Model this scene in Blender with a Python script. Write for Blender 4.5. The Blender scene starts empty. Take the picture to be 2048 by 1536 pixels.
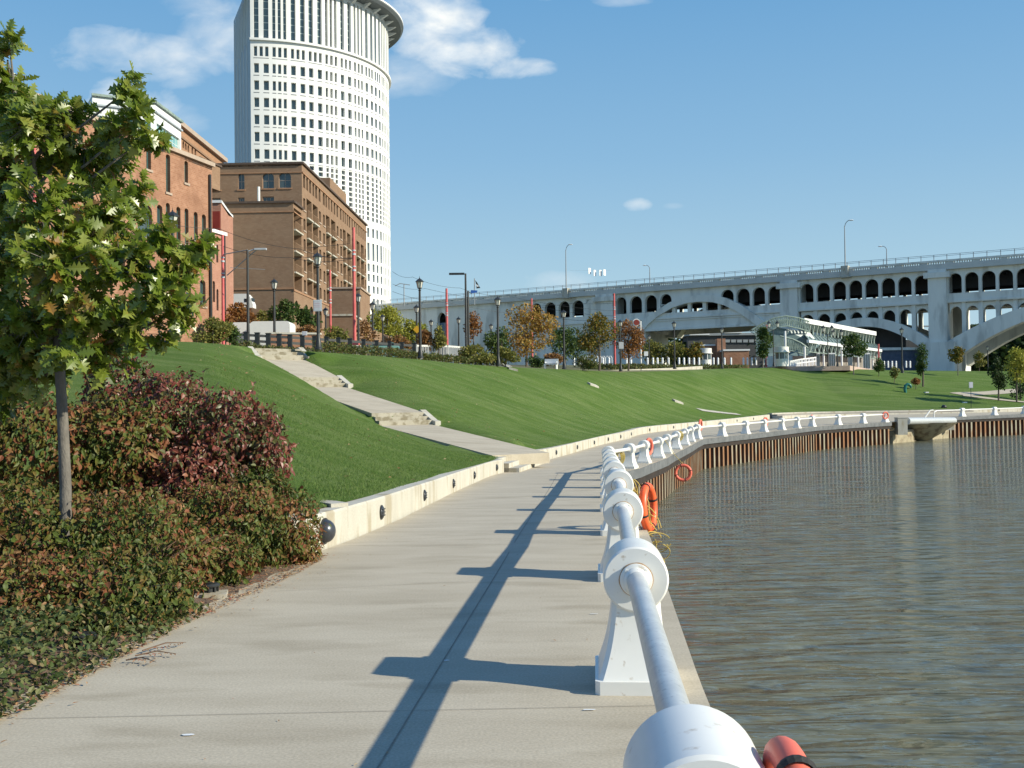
import bpy, math, random
import numpy as np
from mathutils import Vector, noise as mn
random.seed(7)
PI = math.pi
E = 1.85; FPX = 2160.0; W2 = 1024; H2 = 768
PITCH = math.atan(39/2160.0); ROLL = math.radians(0.7)
sc = bpy.context.scene
C = bpy.data.collections.new('place'); sc.collection.children.link(C)
# ---------------------------------------------------------------- camera
F_ = Vector((0, math.cos(PITCH), math.sin(PITCH)))
r0 = Vector((1, 0, 0)); u0_ = Vector((0, -math.sin(PITCH), math.cos(PITCH)))
UPV = u0_*math.cos(ROLL) + r0*math.sin(ROLL)
RTV = r0*math.cos(ROLL) - u0_*math.sin(ROLL)
cam_d = bpy.data.cameras.new('camera'); cam = bpy.data.objects.new('camera', cam_d); C.objects.link(cam)
from mathutils import Matrix
M3 = Matrix((RTV, UPV, -F_)).transposed()
cam.matrix_world = Matrix.Translation((0, 0, E)) @ M3.to_4x4()
cam_d.sensor_width = 36; cam_d.lens = 36*FPX/2048; cam_d.clip_start = 0.05; cam_d.clip_end = 6000
sc.camera = cam
O3 = Vector((0, 0, E))
def ray(px, py): return F_*FPX + RTV*(px-W2) - UPV*(py-H2)
def U(px, py, d):                      # point on the ray of a photograph pixel at distance d along +Y
    r = ray(px, py); return O3 + r*(d/r.y)
def UZ(px, py, z):
    r = ray(px, py); return O3 + r*((z-E)/r.z)
def interp(x, pts):
    if x <= pts[0][0]: return pts[0][1]
    for (a, b), (c, d) in zip(pts, pts[1:]):
        if x <= c: return b+(d-b)*(x-a)/(c-a)
    return pts[-1][1]
ZW = [(0, 0), (14, 0), (20, -.15), (24.5, -.3), (28.5, -.4), (32.5, -.49), (38, -.59), (45, -.62), (52, -.6), (60, -.53), (70, -.46), (80, -.42), (90, -.38), (100, -.32), (115, -.15), (128, .05), (150, .1)]
def zw(y): return interp(y, ZW)
def UW(px, py):
    d = 20.0
    for _ in range(60):
        p = U(px, py, 10.0); s = (p.z-E)/10.0
        d = .5*d + .5*(zw(d)-E)/s
    return U(px, py, d)
# ---------------------------------------------------------------- mesh builder
class MB:
    def __init__(s): s.v = []; s.f = []; s.m = []; s.uv = None
    def add(s, vs, fs, mi=0):
        o = len(s.v); s.v.extend([tuple(v) for v in vs]); s.f.extend([tuple(i+o for i in f) for f in fs]); s.m.extend([mi]*len(fs)); return s
    def box(s, c, sz, rz=0.0, mi=0, M=None):
        x, y, z = sz[0]/2, sz[1]/2, sz[2]/2; ca, sa = math.cos(rz), math.sin(rz)
        vs = [(c[0]+a*ca-b*sa, c[1]+a*sa+b*ca, c[2]+e) for e in (-z, z) for a, b in ((-x, -y), (x, -y), (x, y), (-x, y))]
        return s.add(vs, [(0, 3, 2, 1), (4, 5, 6, 7), (0, 1, 5, 4), (1, 2, 6, 5), (2, 3, 7, 6), (3, 0, 4, 7)], mi)
    def rings(s, rs, cap=True, mi=0, close=True):
        n = len(rs[0]); o = len(s.v); fs = []
        vs = [p for r in rs for p in r]
        for i in range(len(rs)-1):
            for j in range(n if close else n-1):
                k = (j+1) % n; fs.append((i*n+j, i*n+k, (i+1)*n+k, (i+1)*n+j))
        if cap: fs.append(tuple(range(n-1, -1, -1))); fs.append(tuple((len(rs)-1)*n+j for j in range(n)))
        return s.add(vs, fs, mi)
    def cyl(s, p0, p1, ra, rb=None, n=12, mi=0, cap=True):
        rb = ra if rb is None else rb; p0 = Vector(p0); p1 = Vector(p1); d = (p1-p0)
        if d.length < 1e-6: return s
        d.normalize(); a = d.orthogonal().normalized() if abs(d.z) < .999 else Vector((1, 0, 0)); b = d.cross(a)
        return s.rings([[p+(a*math.cos(2*PI*k/n)+b*math.sin(2*PI*k/n))*r for k in range(n)] for p, r in ((p0, ra), (p1, rb))], cap, mi)
    def tube(s, pts, r, n=8, mi=0):
        pts = [Vector(p) for p in pts]; R = []; a = None
        for i, p in enumerate(pts):
            d = (pts[min(i+1, len(pts)-1)]-pts[max(i-1, 0)]).normalized()
            a = (d.orthogonal() if a is None else (a-d*a.dot(d))).normalized(); b = d.cross(a)
            rr = r[i] if isinstance(r, (list, tuple)) else r
            R.append([p+(a*math.cos(2*PI*k/n)+b*math.sin(2*PI*k/n))*rr for k in range(n)])
        return s.rings(R, True, mi)
    def lathe(s, c, prof, n=12, mi=0, rot=0):
        return s.rings([[(c[0]+r*math.cos(2*PI*k/n+rot), c[1]+r*math.sin(2*PI*k/n+rot), c[2]+z) for k in range(n)] for r, z in prof], True, mi)
    def ell(s, c, r, n=12, mi=0, m=8):
        return s.rings([[(c[0]+r[0]*math.sin(t)*math.cos(2*PI*k/n), c[1]+r[1]*math.sin(t)*math.sin(2*PI*k/n), c[2]-r[2]*math.cos(t)) for k in range(n)] for t in [max(.02, min(PI-.02, PI*i/m)) for i in range(m+1)]], True, mi)
    def sweep(s, path, prof, mi=0, cap=True):      # path [(x,y,z)], prof [(out,z)] : out = to the right of travel
        R = []
        for i, p in enumerate(path):
            a = Vector(path[max(i-1, 0)][:2]); b = Vector(path[min(i+1, len(path)-1)][:2]); d = (b-a).normalized(); n = Vector((d.y, -d.x))
            R.append([(p[0]+n.x*o, p[1]+n.y*o, p[2]+z) for o, z in prof])
        return s.rings(R, cap, mi)
    def build(s, name, mats, parent=None, smooth=False, kind=None, label=None, cat=None, group=None, angle=35):
        me = bpy.data.meshes.new(name); me.from_pydata(s.v, [], s.f)
        mats = mats if isinstance(mats, (list, tuple)) else [mats]
        for m in mats: me.materials.append(m)
        if len(mats) > 1: me.polygons.foreach_set('material_index', s.m)
        me.update()
        if smooth:
            me.polygons.foreach_set('use_smooth', [True]*len(me.polygons))
            if angle < 180: me.set_sharp_from_angle(angle=math.radians(angle))
        o = bpy.data.objects.new(name, me); C.objects.link(o)
        if parent: o.parent = parent
        tag(o, label, cat, group, kind); return o
def tag(o, label=None, cat=None, group=None, kind=None):
    if label: o['label'] = label
    if cat: o['category'] = cat
    if group: o['group'] = group
    if kind: o['kind'] = kind
    return o
def thing(name, label, cat, loc=(0, 0, 0), rz=0, group=None):
    o = bpy.data.objects.new(name, None); C.objects.link(o); o.location = loc; o.rotation_euler = (0, 0, rz); o.empty_display_size = .2
    return tag(o, label, cat, group)
def dup(root, loc, rz=0, label=None, group=None, sc_=None):
    r = root.copy(); C.objects.link(r); r.location = loc; r.rotation_euler = (0, 0, rz)
    if sc_: r.scale = sc_ if isinstance(sc_, (tuple, list)) else (sc_,)*3
    if label: r['label'] = label
    if group: r['group'] = group
    for ch in list(root.children):
        c = ch.copy(); C.objects.link(c); c.parent = r
        for g in list(ch.children):
            d = g.copy(); C.objects.link(d); d.parent = c
    return r
ORD = 'first second third fourth fifth sixth seventh eighth ninth tenth eleventh twelfth thirteenth fourteenth fifteenth sixteenth seventeenth eighteenth nineteenth twentieth'.split()
ORD += ['twenty-'+w for w in ORD[:9]] + ['thirtieth'] + ['thirty-'+w for w in ORD[:9]] + ['fortieth'] + ['forty-'+w for w in ORD[:9]] + ['fiftieth'] + ['fifty-'+w for w in ORD[:9]]
# ---------------------------------------------------------------- materials
def mat(name, c1, c2=None, scale=5, rough=.85, bump=0, bscale=None, metal=0, detail=6, stretch=(1, 1, 1), spec=.4, fine=0.0, c3=None, s3=1.0, p3=.62, emit=None):
    m = bpy.data.materials.new(name); m.use_nodes = True; nt = m.node_tree; N = nt.nodes; L = nt.links
    b = N['Principled BSDF']; b.inputs['Roughness'].default_value = rough; b.inputs['Metallic'].default_value = metal
    b.inputs['Specular IOR Level'].default_value = spec
    b.inputs['Base Color'].default_value = (*c1, 1)
    if c2 is None and not bump: return m
    g = N.new('ShaderNodeNewGeometry'); mp = N.new('ShaderNodeMapping'); L.new(g.outputs['Position'], mp.inputs['Vector']); mp.inputs['Scale'].default_value = stretch
    col = None
    if c2 is not None:
        n = N.new('ShaderNodeTexNoise'); n.inputs['Scale'].default_value = scale; n.inputs['Detail'].default_value = detail; n.inputs['Roughness'].default_value = .62
        L.new(mp.outputs[0], n.inputs['Vector'])
        r = N.new('ShaderNodeValToRGB'); r.color_ramp.elements[0].position = .32; r.color_ramp.elements[1].position = .68
        r.color_ramp.elements[0].color = (*c1, 1); r.color_ramp.elements[1].color = (*c2, 1)
        L.new(n.outputs['Fac'], r.inputs[0]); col = r.outputs[0]
        if c3 is not None:
            n3 = N.new('ShaderNodeTexNoise'); n3.inputs['Scale'].default_value = s3; n3.inputs['Detail'].default_value = 8; L.new(mp.outputs[0], n3.inputs['Vector'])
            r3 = N.new('ShaderNodeValToRGB'); r3.color_ramp.elements[0].position = p3-.08; r3.color_ramp.elements[1].position = p3+.06
            r3.color_ramp.elements[0].color = (0, 0, 0, 1); r3.color_ramp.elements[1].color = (1, 1, 1, 1); L.new(n3.outputs['Fac'], r3.inputs[0])
            mx = N.new('ShaderNodeMix'); mx.data_type = 'RGBA'; L.new(r3.outputs[0], mx.inputs['Factor']); L.new(col, mx.inputs['A']); mx.inputs['B'].default_value = (*c3, 1); col = mx.outputs['Result']
        if fine:
            nf = N.new('ShaderNodeTexNoise'); nf.inputs['Scale'].default_value = 220 if bscale is None else bscale; nf.inputs['Detail'].default_value = 2; L.new(g.outputs['Position'], nf.inputs['Vector'])
            hs = N.new('ShaderNodeMapRange'); hs.inputs[1].default_value = .3; hs.inputs[2].default_value = .7; hs.inputs[3].default_value = 1-fine; hs.inputs[4].default_value = 1+fine; L.new(nf.outputs['Fac'], hs.inputs[0])
            mu = N.new('ShaderNodeVectorMath'); mu.operation = 'SCALE'; L.new(col, mu.inputs[0]); L.new(hs.outputs[0], mu.inputs['Scale']); col = mu.outputs[0]
        L.new(col, b.inputs['Base Color'])
    if bump:
        nb = N.new('ShaderNodeTexNoise'); nb.inputs['Scale'].default_value = bscale or scale*6; nb.inputs['Detail'].default_value = 4; L.new(mp.outputs[0], nb.inputs['Vector'])
        bp = N.new('ShaderNodeBump'); bp.inputs['Strength'].default_value = bump; bp.inputs['Distance'].default_value = .02; L.new(nb.outputs['Fac'], bp.inputs['Height']); L.new(bp.outputs[0], b.inputs['Normal'])
    return m
def leafmat(name, stops, trans=.35, rough=.5, spec=.3, patch=0.0):
    m = bpy.data.materials.new(name); m.use_nodes = True; nt = m.node_tree; N = nt.nodes; L = nt.links
    b = N['Principled BSDF']; b.inputs['Roughness'].default_value = rough; b.inputs['Specular IOR Level'].default_value = spec
    g = N.new('ShaderNodeNewGeometry'); r = N.new('ShaderNodeValToRGB'); r.color_ramp.interpolation = 'LINEAR'
    els = r.color_ramp.elements
    while len(els) < len(stops): els.new(.5)
    for e, (p, c) in zip(els, stops): e.position = p; e.color = (*c, 1)
    pn = N.new('ShaderNodeTexNoise'); pn.inputs['Scale'].default_value = 1.5 if patch else 0.0; pn.inputs['Detail'].default_value = 3; L.new(g.outputs['Position'], pn.inputs['Vector'])
    ma = N.new('ShaderNodeMath'); ma.operation = 'MULTIPLY_ADD'; ma.inputs[1].default_value = patch; ma.inputs[2].default_value = -.44*patch; L.new(pn.outputs['Fac'], ma.inputs[0])
    ad = N.new('ShaderNodeMath'); ad.operation = 'MULTIPLY_ADD'; ad.inputs[1].default_value = 1-.25*min(1, patch); L.new(g.outputs['Random Per Island'], ad.inputs[0]); L.new(ma.outputs[0], ad.inputs[2]); ad.use_clamp = True
    L.new(ad.outputs[0] if patch else g.outputs['Random Per Island'], r.inputs[0]); L.new(r.outputs[0], b.inputs['Base Color'])
    t = N.new('ShaderNodeBsdfTranslucent'); L.new(r.outputs[0], t.inputs['Color'])
    mx = N.new('ShaderNodeMixShader'); mx.inputs[0].default_value = trans; L.new(b.outputs[0], mx.inputs[1]); L.new(t.outputs[0], mx.inputs[2])
    L.new(mx.outputs[0], N['Material Output'].inputs['Surface']); return m
def brickmat(name, a, b_, mortar, blotch, ax='yz', scale=1.0, bl=.55):
    m = bpy.data.materials.new(name); m.use_nodes = True; nt = m.node_tree; N = nt.nodes; L = nt.links
    b = N['Principled BSDF']; b.inputs['Roughness'].default_value = .9; b.inputs['Specular IOR Level'].default_value = .2
    g = N.new('ShaderNodeNewGeometry'); sp = N.new('ShaderNodeSeparateXYZ'); L.new(g.outputs['Position'], sp.inputs[0])
    ad = N.new('ShaderNodeMath'); ad.operation = 'ADD'; L.new(sp.outputs[0], ad.inputs[0]); L.new(sp.outputs[1], ad.inputs[1])
    cb = N.new('ShaderNodeCombineXYZ'); L.new(ad.outputs[0], cb.inputs[0]); L.new(sp.outputs[2], cb.inputs[1])
    br = N.new('ShaderNodeTexBrick'); br.inputs['Scale'].default_value = scale; br.inputs['Brick Width'].default_value = .42; br.inputs['Row Height'].default_value = .16
    br.inputs['Mortar Size'].default_value = .012; br.inputs['Color1'].default_value = (*a, 1); br.inputs['Color2'].default_value = (*b_, 1); br.inputs['Mortar'].default_value = (*mortar, 1)
    L.new(cb.outputs[0], br.inputs['Vector'])
    n = N.new('ShaderNodeTexNoise'); n.inputs['Scale'].default_value = .6; n.inputs['Detail'].default_value = 9; n.inputs['Roughness'].default_value = .7; L.new(g.outputs['Position'], n.inputs['Vector'])
    r = N.new('ShaderNodeValToRGB'); r.color_ramp.elements[0].position = .42; r.color_ramp.elements[1].position = .7; r.color_ramp.elements[0].color = (0, 0, 0, 1); r.color_ramp.elements[1].color = (bl, bl, bl, 1); L.new(n.outputs['Fac'], r.inputs[0])
    mx = N.new('ShaderNodeMix'); mx.data_type = 'RGBA'; L.new(r.outputs[0], mx.inputs['Factor']); L.new(br.outputs['Color'], mx.inputs['A']); mx.inputs['B'].default_value = (*blotch, 1); L.new(mx.outputs['Result'], b.inputs['Base Color'])
    return m
M = {}
def paneglass(name, a, b_):
    m = leafmat(name, [(0, a), (.7, tuple(x*.6+y*.4 for x, y in zip(a, b_))), (.93, b_), (1, (.30, .30, .27))], 0, .12, .7); return m
M['concrete'] = mat('pale_concrete', (.42, .362, .272), (.505, .443, .342), 1.1, .9, .12, 60, detail=11, stretch=(.55, 1.7, 1), c3=(.385, .33, .245), s3=1.3, p3=.62, fine=.13)
M['wallconc'] = mat('wall_concrete', (.44, .415, .35), (.53, .50, .43), 1.4, .9, .15, 40, detail=10, stretch=(1, 1, .3), c3=(.37, .325, .24), s3=2.6, p3=.60, fine=.08)
M['coping'] = mat('dark_timber', (.10, .105, .11), (.17, .175, .18), 2, .7, .3, 30)
M['white'] = mat('white_paint', (.78, .765, .72), (.83, .81, .76), 3, .30, 0, c3=(.45, .36, .26), s3=17, p3=.725, spec=.5, detail=9)
M['whitep'] = mat('white_plain', (.78, .78, .77), rough=.5)
M['silver'] = mat('silver_pipe', (.56, .57, .57), (.68, .69, .68), 9, .36, 0, metal=.35, c3=(.42, .44, .45), s3=40, p3=.66)
M['rust'] = mat('rust_stain', (.35, .18, .07), (.5, .33, .18), 30, .9)
M['black'] = mat('black_iron', (.018, .02, .02), (.035, .037, .037), 4, .45, spec=.5)
M['red'] = mat('red_pole_paint', (.52, .085, .085), (.62, .14, .13), 2, .45)
M['orange'] = mat('orange_plastic', (.85, .10, .025), (.92, .16, .05), 4, .42, spec=.5)
M['salmon'] = mat('faded_orange_plastic', (.75, .13, .08), (.83, .20, .13), 3, .5, spec=.4)
M['rope'] = mat('yellow_rope', (.50, .36, .08), (.68, .52, .16), 60, .8)
M['blackrope'] = mat('black_rope', (.012, .012, .012), (.04, .04, .04), 160, .8)
M['sheet'] = mat('rusty_shaded_pile', (.085, .04, .022), (.17, .085, .045), 3.2, .85, .4, 25, stretch=(1, 1, .2), c3=(.11, .05, .03), s3=2.5, p3=.60)  # rust tone, darkened to carry the shade of the recesses
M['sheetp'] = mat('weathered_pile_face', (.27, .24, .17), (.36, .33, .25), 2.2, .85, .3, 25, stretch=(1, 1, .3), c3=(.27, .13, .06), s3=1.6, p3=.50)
M['glass'] = paneglass('window_glass', (.035, .055, .06), (.12, .155, .16))
M['glassd'] = paneglass('dark_window_glass', (.015, .02, .024), (.06, .07, .075))
M['greenfr'] = mat('teal_window_frame', (.05, .12, .12), rough=.5)
M['brick'] = brickmat('red_brick', (.30, .145, .085), (.385, .20, .125), (.36, .25, .18), (.21, .105, .065), bl=.8)
M['brickb'] = brickmat('brown_brick', (.25, .162, .105), (.295, .195, .127), (.26, .17, .11), (.20, .11, .065), bl=.5)
M['brickp'] = brickmat('pink_brick', (.37, .18, .125), (.43, .22, .155), (.4, .26, .2), (.30, .14, .10))
M['brickt'] = brickmat('tan_brick', (.34, .18, .10), (.39, .22, .13), (.36, .24, .16), (.27, .14, .08))
M['stonetrim'] = mat('stone_coping', (.36, .28, .22), (.44, .35, .28), 2, .9)
M['dtrim'] = mat('dark_roof_trim', (.075, .05, .04), (.11, .08, .06), 2, .8)
M['tower'] = mat('white_tower_stone', (.74, .73, .70), (.80, .79, .76), .2, .75)
M['towersh'] = mat('grey_shade_and_trim', (.36, .40, .43), (.42, .46, .49), .3, .6)  # tower side's shade put into a blue-grey; also the office cornice's grey
M['towerdk'] = mat('tower_soffit', (.13, .145, .155), (.16, .18, .19), .3, .7)
M['bridge'] = mat('bridge_concrete', (.70, .69, .63), (.80, .79, .72), .3, .9, c3=(.54, .53, .48), s3=.45, p3=.58, stretch=(1, 1, .25), detail=9)
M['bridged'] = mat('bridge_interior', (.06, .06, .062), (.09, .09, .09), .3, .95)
M['railmetal'] = mat('grey_rail_metal', (.30, .32, .33), rough=.5)
M['bark'] = mat('grey_bark', (.11, .098, .085), (.19, .17, .145), 14, .9, .5, 60, stretch=(1, 1, .4))
M['barkd'] = mat('dark_bark', (.09, .07, .055), (.15, .12, .10), 10, .9)
M['twig'] = mat('brown_twig', (.12, .07, .045), (.18, .11, .07), 10, .9)
M['soil'] = mat('mulch_soil', (.10, .065, .045), (.19, .14, .10), 6, .95, .8, 60, c3=(.30, .12, .06), s3=14, p3=.62)
M['grassfar'] = mat('ground_cover_far', (.10, .12, .05), (.17, .15, .08), .4, .95)
M['road'] = mat('road_paving', (.22, .20, .18), (.30, .27, .24), .8, .9)
M['teal'] = mat('teal_paint', (.015, .10, .09), (.03, .22, .18), 3, .4)
M['blue'] = mat('blue_cloth', (.03, .12, .42), rough=.7)
M['yellow'] = mat('yellow_sign_paint', (.65, .36, .02), rough=.6)
M['signgrey'] = mat('grey_sign_metal', (.42, .44, .47), (.5, .52, .54), 6, .5)
M['canopy'] = mat('pale_green_truss', (.15, .20, .17), (.32, .40, .35), 1.5, .5)
M['canglass'] = mat('green_canopy_glass', (.11, .17, .18), (.20, .27, .28), .8, .2)
# ---------------------------------------------------------------- sky and sun
SUN = Vector((math.cos(math.radians(-17))*math.cos(math.radians(27)), math.sin(math.radians(-17))*math.cos(math.radians(27)), math.sin(math.radians(27))))
w = bpy.data.worlds.new('World'); sc.world = w; w.use_nodes = True
nt = w.node_tree; N = nt.nodes; L = nt.links
bg = N['Background']; bg.inputs['Strength'].default_value = .115
sky = N.new('ShaderNodeTexSky'); sky.sky_type = 'NISHITA'; sky.sun_disc = False
sky.sun_elevation = math.radians(27); sky.sun_rotation = math.radians(90+17)
sky.altitude = 0; sky.air_density = 1.0; sky.dust_density = .4; sky.ozone_density = 3.2
tc = N.new('ShaderNodeTexCoord'); sp = N.new('ShaderNodeSeparateXYZ'); L.new(tc.outputs['Generated'], sp.inputs[0])
def mth(op, a, b=None, c=None, clamp=False):
    n = N.new('ShaderNodeMath'); n.operation = op; n.use_clamp = clamp
    for i, x in enumerate((a, b, c)):
        if x is None: continue
        if isinstance(x, (int, float)): n.inputs[i].default_value = x
        else: L.new(x, n.inputs[i])
    return n.outputs[0]
yy = mth('MAXIMUM', sp.outputs[1], .02)
uu = mth('DIVIDE', sp.outputs[0], yy); vv = mth('DIVIDE', sp.outputs[2], yy)
cmb = N.new('ShaderNodeCombineXYZ'); L.new(uu, cmb.inputs[0]); L.new(vv, cmb.inputs[1])
nz = N.new('ShaderNodeTexNoise'); nz.inputs['Scale'].default_value = 22; nz.inputs['Detail'].default_value = 9; nz.inputs['Roughness'].default_value = .55; nz.inputs['Distortion'].default_value = .3
mpn = N.new('ShaderNodeMapping'); mpn.inputs['Scale'].default_value = (1, 1.7, 1); L.new(cmb.outputs[0], mpn.inputs[0]); L.new(mpn.outputs[0], nz.inputs['Vector'])
nzf = mth('MULTIPLY', mth('SUBTRACT', nz.outputs['Fac'], .5), 3.4)
def uvp(px, py): r = ray(px, py); return r.x/r.y, r.z/r.y
tot = None
# (px, py, rx, ry, density)
for px, py, rx, ry, den in [(215, 98, 115, 46, .58), (350, 118, 135, 52, .62), (430, 60, 85, 70, .55), (400, 8, 70, 40, .25),
    (860, 40, 110, 95, 1.0), (930, 105, 105, 55, .95), (1030, 135, 70, 24, .75), (800, 150, 120, 50, .42), (820, 182, 60, 14, .3), (230, 192, 62, 38, .75), (300, 215, 65, 36, .65), (365, 240, 50, 30, .3),
    (1275, 410, 28, 13, .5), (1345, 412, 22, 7, .18), (1115, 563, 70, 22, .35), (1240, 2, 60, 12, .35), (1160, -30, 120, 30, .4)]:
    a, b = uvp(px, py); rx /= FPX; ry /= FPX
    q = mth('SUBTRACT', 1.15, mth('ADD', mth('POWER', mth('ABSOLUTE', mth('DIVIDE', mth('SUBTRACT', uu, a), rx)), 2), mth('POWER', mth('ABSOLUTE', mth('DIVIDE', mth('SUBTRACT', vv, b), ry)), 2)))
    q = mth('ADD', q, nzf)
    q = mth('MULTIPLY', mth('SMOOTH_MIN', mth('MAXIMUM', mth('MULTIPLY', q, .6), 0), 1, .2), den, clamp=True)
    tot = q if tot is None else mth('MAXIMUM', tot, q)
tot = mth('MULTIPLY', tot, mth('GREATER_THAN', sp.outputs[1], .03))
gr = N.new('ShaderNodeValToRGB'); els = gr.color_ramp.elements
while len(els) < 6: els.new(.5)
for e_, (p_, c_) in zip(els, [(0, (.38, .525, .60)), (.10, (.32, .485, .585)), (.22, (.205, .385, .565)), (.36, (.118, .297, .52)), (.6, (.07, .22, .50)), (1, (.04, .14, .38))]): e_.position = p_; e_.color = (*c_, 1)
L.new(mth('MAXIMUM', sp.outputs[2], 0), gr.inputs[0])
gs = N.new('ShaderNodeVectorMath'); gs.operation = 'SCALE'; L.new(gr.outputs[0], gs.inputs[0]); gs.inputs['Scale'].default_value = 1/.115
hsv = N.new('ShaderNodeMix'); hsv.data_type = 'RGBA'; hsv.inputs['Factor'].default_value = .9; L.new(sky.outputs[0], hsv.inputs['A']); L.new(gs.outputs[0], hsv.inputs['B'])
# gentle vertical shading of the cloud bodies
nz2 = N.new('ShaderNodeTexNoise'); nz2.inputs['Scale'].default_value = 40; nz2.inputs['Detail'].default_value = 5; L.new(mpn.outputs[0], nz2.inputs['Vector'])
cr = N.new('ShaderNodeValToRGB'); cr.color_ramp.elements[0].position = .3; cr.color_ramp.elements[1].position = .65
cr.color_ramp.elements[0].color = (5.0, 5.7, 6.3, 1); cr.color_ramp.elements[1].color = (6.9, 7.0, 6.8, 1); L.new(nz2.outputs['Fac'], cr.inputs[0])
mx = N.new('ShaderNodeMix'); mx.data_type = 'RGBA'; L.new(tot, mx.inputs['Factor']); L.new(hsv.outputs['Result'], mx.inputs['A']); L.new(cr.outputs[0], mx.inputs['B'])
L.new(mx.outputs['Result'], bg.inputs['Color'])
sd = bpy.data.lights.new('sun', 'SUN'); sd.energy = 4.8; sd.angle = math.radians(.55); sd.color = (1, .94, .76)
so = bpy.data.objects.new('sun', sd); C.objects.link(so); so.rotation_euler = SUN.to_track_quat('Z', 'Y').to_euler(); so.location = (60, -20, 60)
sc.view_settings.view_transform = 'Standard'; sc.view_settings.look = 'None'; sc.view_settings.exposure = .38; sc.view_settings.gamma = 1
sc.render.engine = 'CYCLES'; sc.cycles.use_denoising = True; sc.cycles.max_bounces = 6; sc.cycles.transparent_max_bounces = 6
# ---------------------------------------------------------------- plan of the embankment
RAIL = [(.52, 3.1), (.80, 7.2), (1.16, 11.5), (1.52, 15.6), (1.87, 20.0), (2.24, 24.5), (2.57, 28.5), (2.90, 32.6), (3.27, 37.0)]
for px, d in [(1257, 40.0), (1286, 43.6), (1315, 47.4), (1332, 51.2), (1351, 55), (1368, 59), (1380, 63), (1393, 66.8), (1443, 70.5), (1490, 74.3), (1526.5, 78), (1562, 82), (1593, 86), (1623, 90), (1675, 94), (1725, 97.6), (1769, 100.6)]:
    RAIL.append(((px-1024)/FPX*d + .0, d))
RAILR = [(48.3, 116.0), (53.1, 119.0), (57.8, 122.0), (62.4, 124.6), (67.0, 127.2)]
W = [UW(*p) for p in [(645, 1100), (705, 1078), (806, 1035), (902, 986), (979, 951.6), (1008, 944.7)]]
Wb = [UW(*p) for p in [(1074, 922.5), (1100, 918.8), (1198, 890), (1257, 877.5)]]
W = [(p.x, p.y) for p in W]; Wb = [(p.x, p.y) for p in Wb]
W2b = Wb + [(9.3, 78), (14.5, 89), (21.7, 104), (27.5, 115.5)]
WR = [(55.5, 131), (60, 133.2), (66, 136.2), (76, 141), (90, 148)]
EDGE_R = [(-.25, -8)] + [(x, y) for x, y in RAIL] + [(46, 114.6)] + RAILR + [(90, 140)]
# left edge of paving as function of Y
XL = [(-8, -3.9), (0, -3.45), (6.4, -3.05), (9.4, -2.8), (11.5, -2.45), (13.2, -2.3)] + [(y, x) for x, y in W] + [(y, x) for x, y in W2b] + [(124, 34), (127, 41.5), (129, 48.5), (131, 55.5), (136.2, 66), (148, 90)]
XR = [(y, x) for x, y in EDGE_R]
def walk_x(t, y): return
mb = MB(); ys = sorted(set([round(-8+.5*i, 2) for i in range(296)]))
ys = [y for y in ys if y <= 139.5]; K = 12; rows = []
XR2 = [(y, x+.40) for y, x in XR]
for y in ys:
    a = interp(y, XL)-.25 if y < 14 else interp(y, XL)+.02; b = interp(y, XR2)+.02
    if 100.6 < y < 116: b = interp(y, [(100.6, 35.1), (102.2, 36.8), (107, 38.8), (112, 43.6), (116, 48.7)])
    rows.append([(a+(b-a)*k/K, y, zw(y)) for k in range(K+1)])
n = K+1
mb.add([p for r in rows for p in r], [(i*n+k, i*n+k+1, (i+1)*n+k+1, (i+1)*n+k) for i in range(len(rows)-1) for k in range(K)])
walk = mb.build('walkway', M['concrete'], kind='structure', smooth=True, angle=180)
# joints in the paving (thin dark grooves)
M['joint'] = mat('joint_dirt', (.22, .19, .15), (.34, .29, .23), 9, .95)
def ribbon(pts, wd, mi=0, mbx=None, lift=.004):
    m = mbx or MB(); R = []
    for i, p in enumerate(pts):
        a = Vector(pts[max(i-1, 0)]); b = Vector(pts[min(i+1, len(pts)-1)]); d = (b-a).normalized(); nn = Vector((d.y, -d.x))*wd/2
        R.append((p[0]-nn.x, p[1]-nn.y, zw(p[1]-nn.y)+lift)); R.append((p[0]+nn.x, p[1]+nn.y, zw(p[1]+nn.y)+lift))
    m.add(R, [(2*i, 2*i+1, 2*i+3, 2*i+2) for i in range(len(pts)-1)], mi); return m
jm = MB()
j0 = UW(755, 1536); j1 = UW(1010, 1120)
pts = []
for i in range(60):
    y = -6+i*1.6
    if y > 92: break
    xr = interp(y, XR); xc = interp(y, [(-6, -1.6), (j0.y, j0.x), (j1.y, j1.x), (38, 1.6), (60, 7.0), (92, 23.5)]); pts.append((xc, y))
ribbon(pts, .010, 0, jm)
for yj, tilt in [(1.6, 0), (6.55, .12), (11.3, .95), (16.2, 1.1), (21.5, 1.2), (27, 1.3), (33, 1.5), (39, 2), (46, 3), (54, 3), (62, 4), (72, 5), (84, 6)]:
    a = (interp(yj, XL)+.05, yj-tilt*.5); b = (interp(yj, XR)+.35, yj+tilt*.5)
    ribbon([(a[0]+(b[0]-a[0])*t/6, a[1]+(b[1]-a[1])*t/6) for t in range(7)], .0055, 0, jm, .005)
jm.build('expansion_joint', M['joint'], walk)
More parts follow.
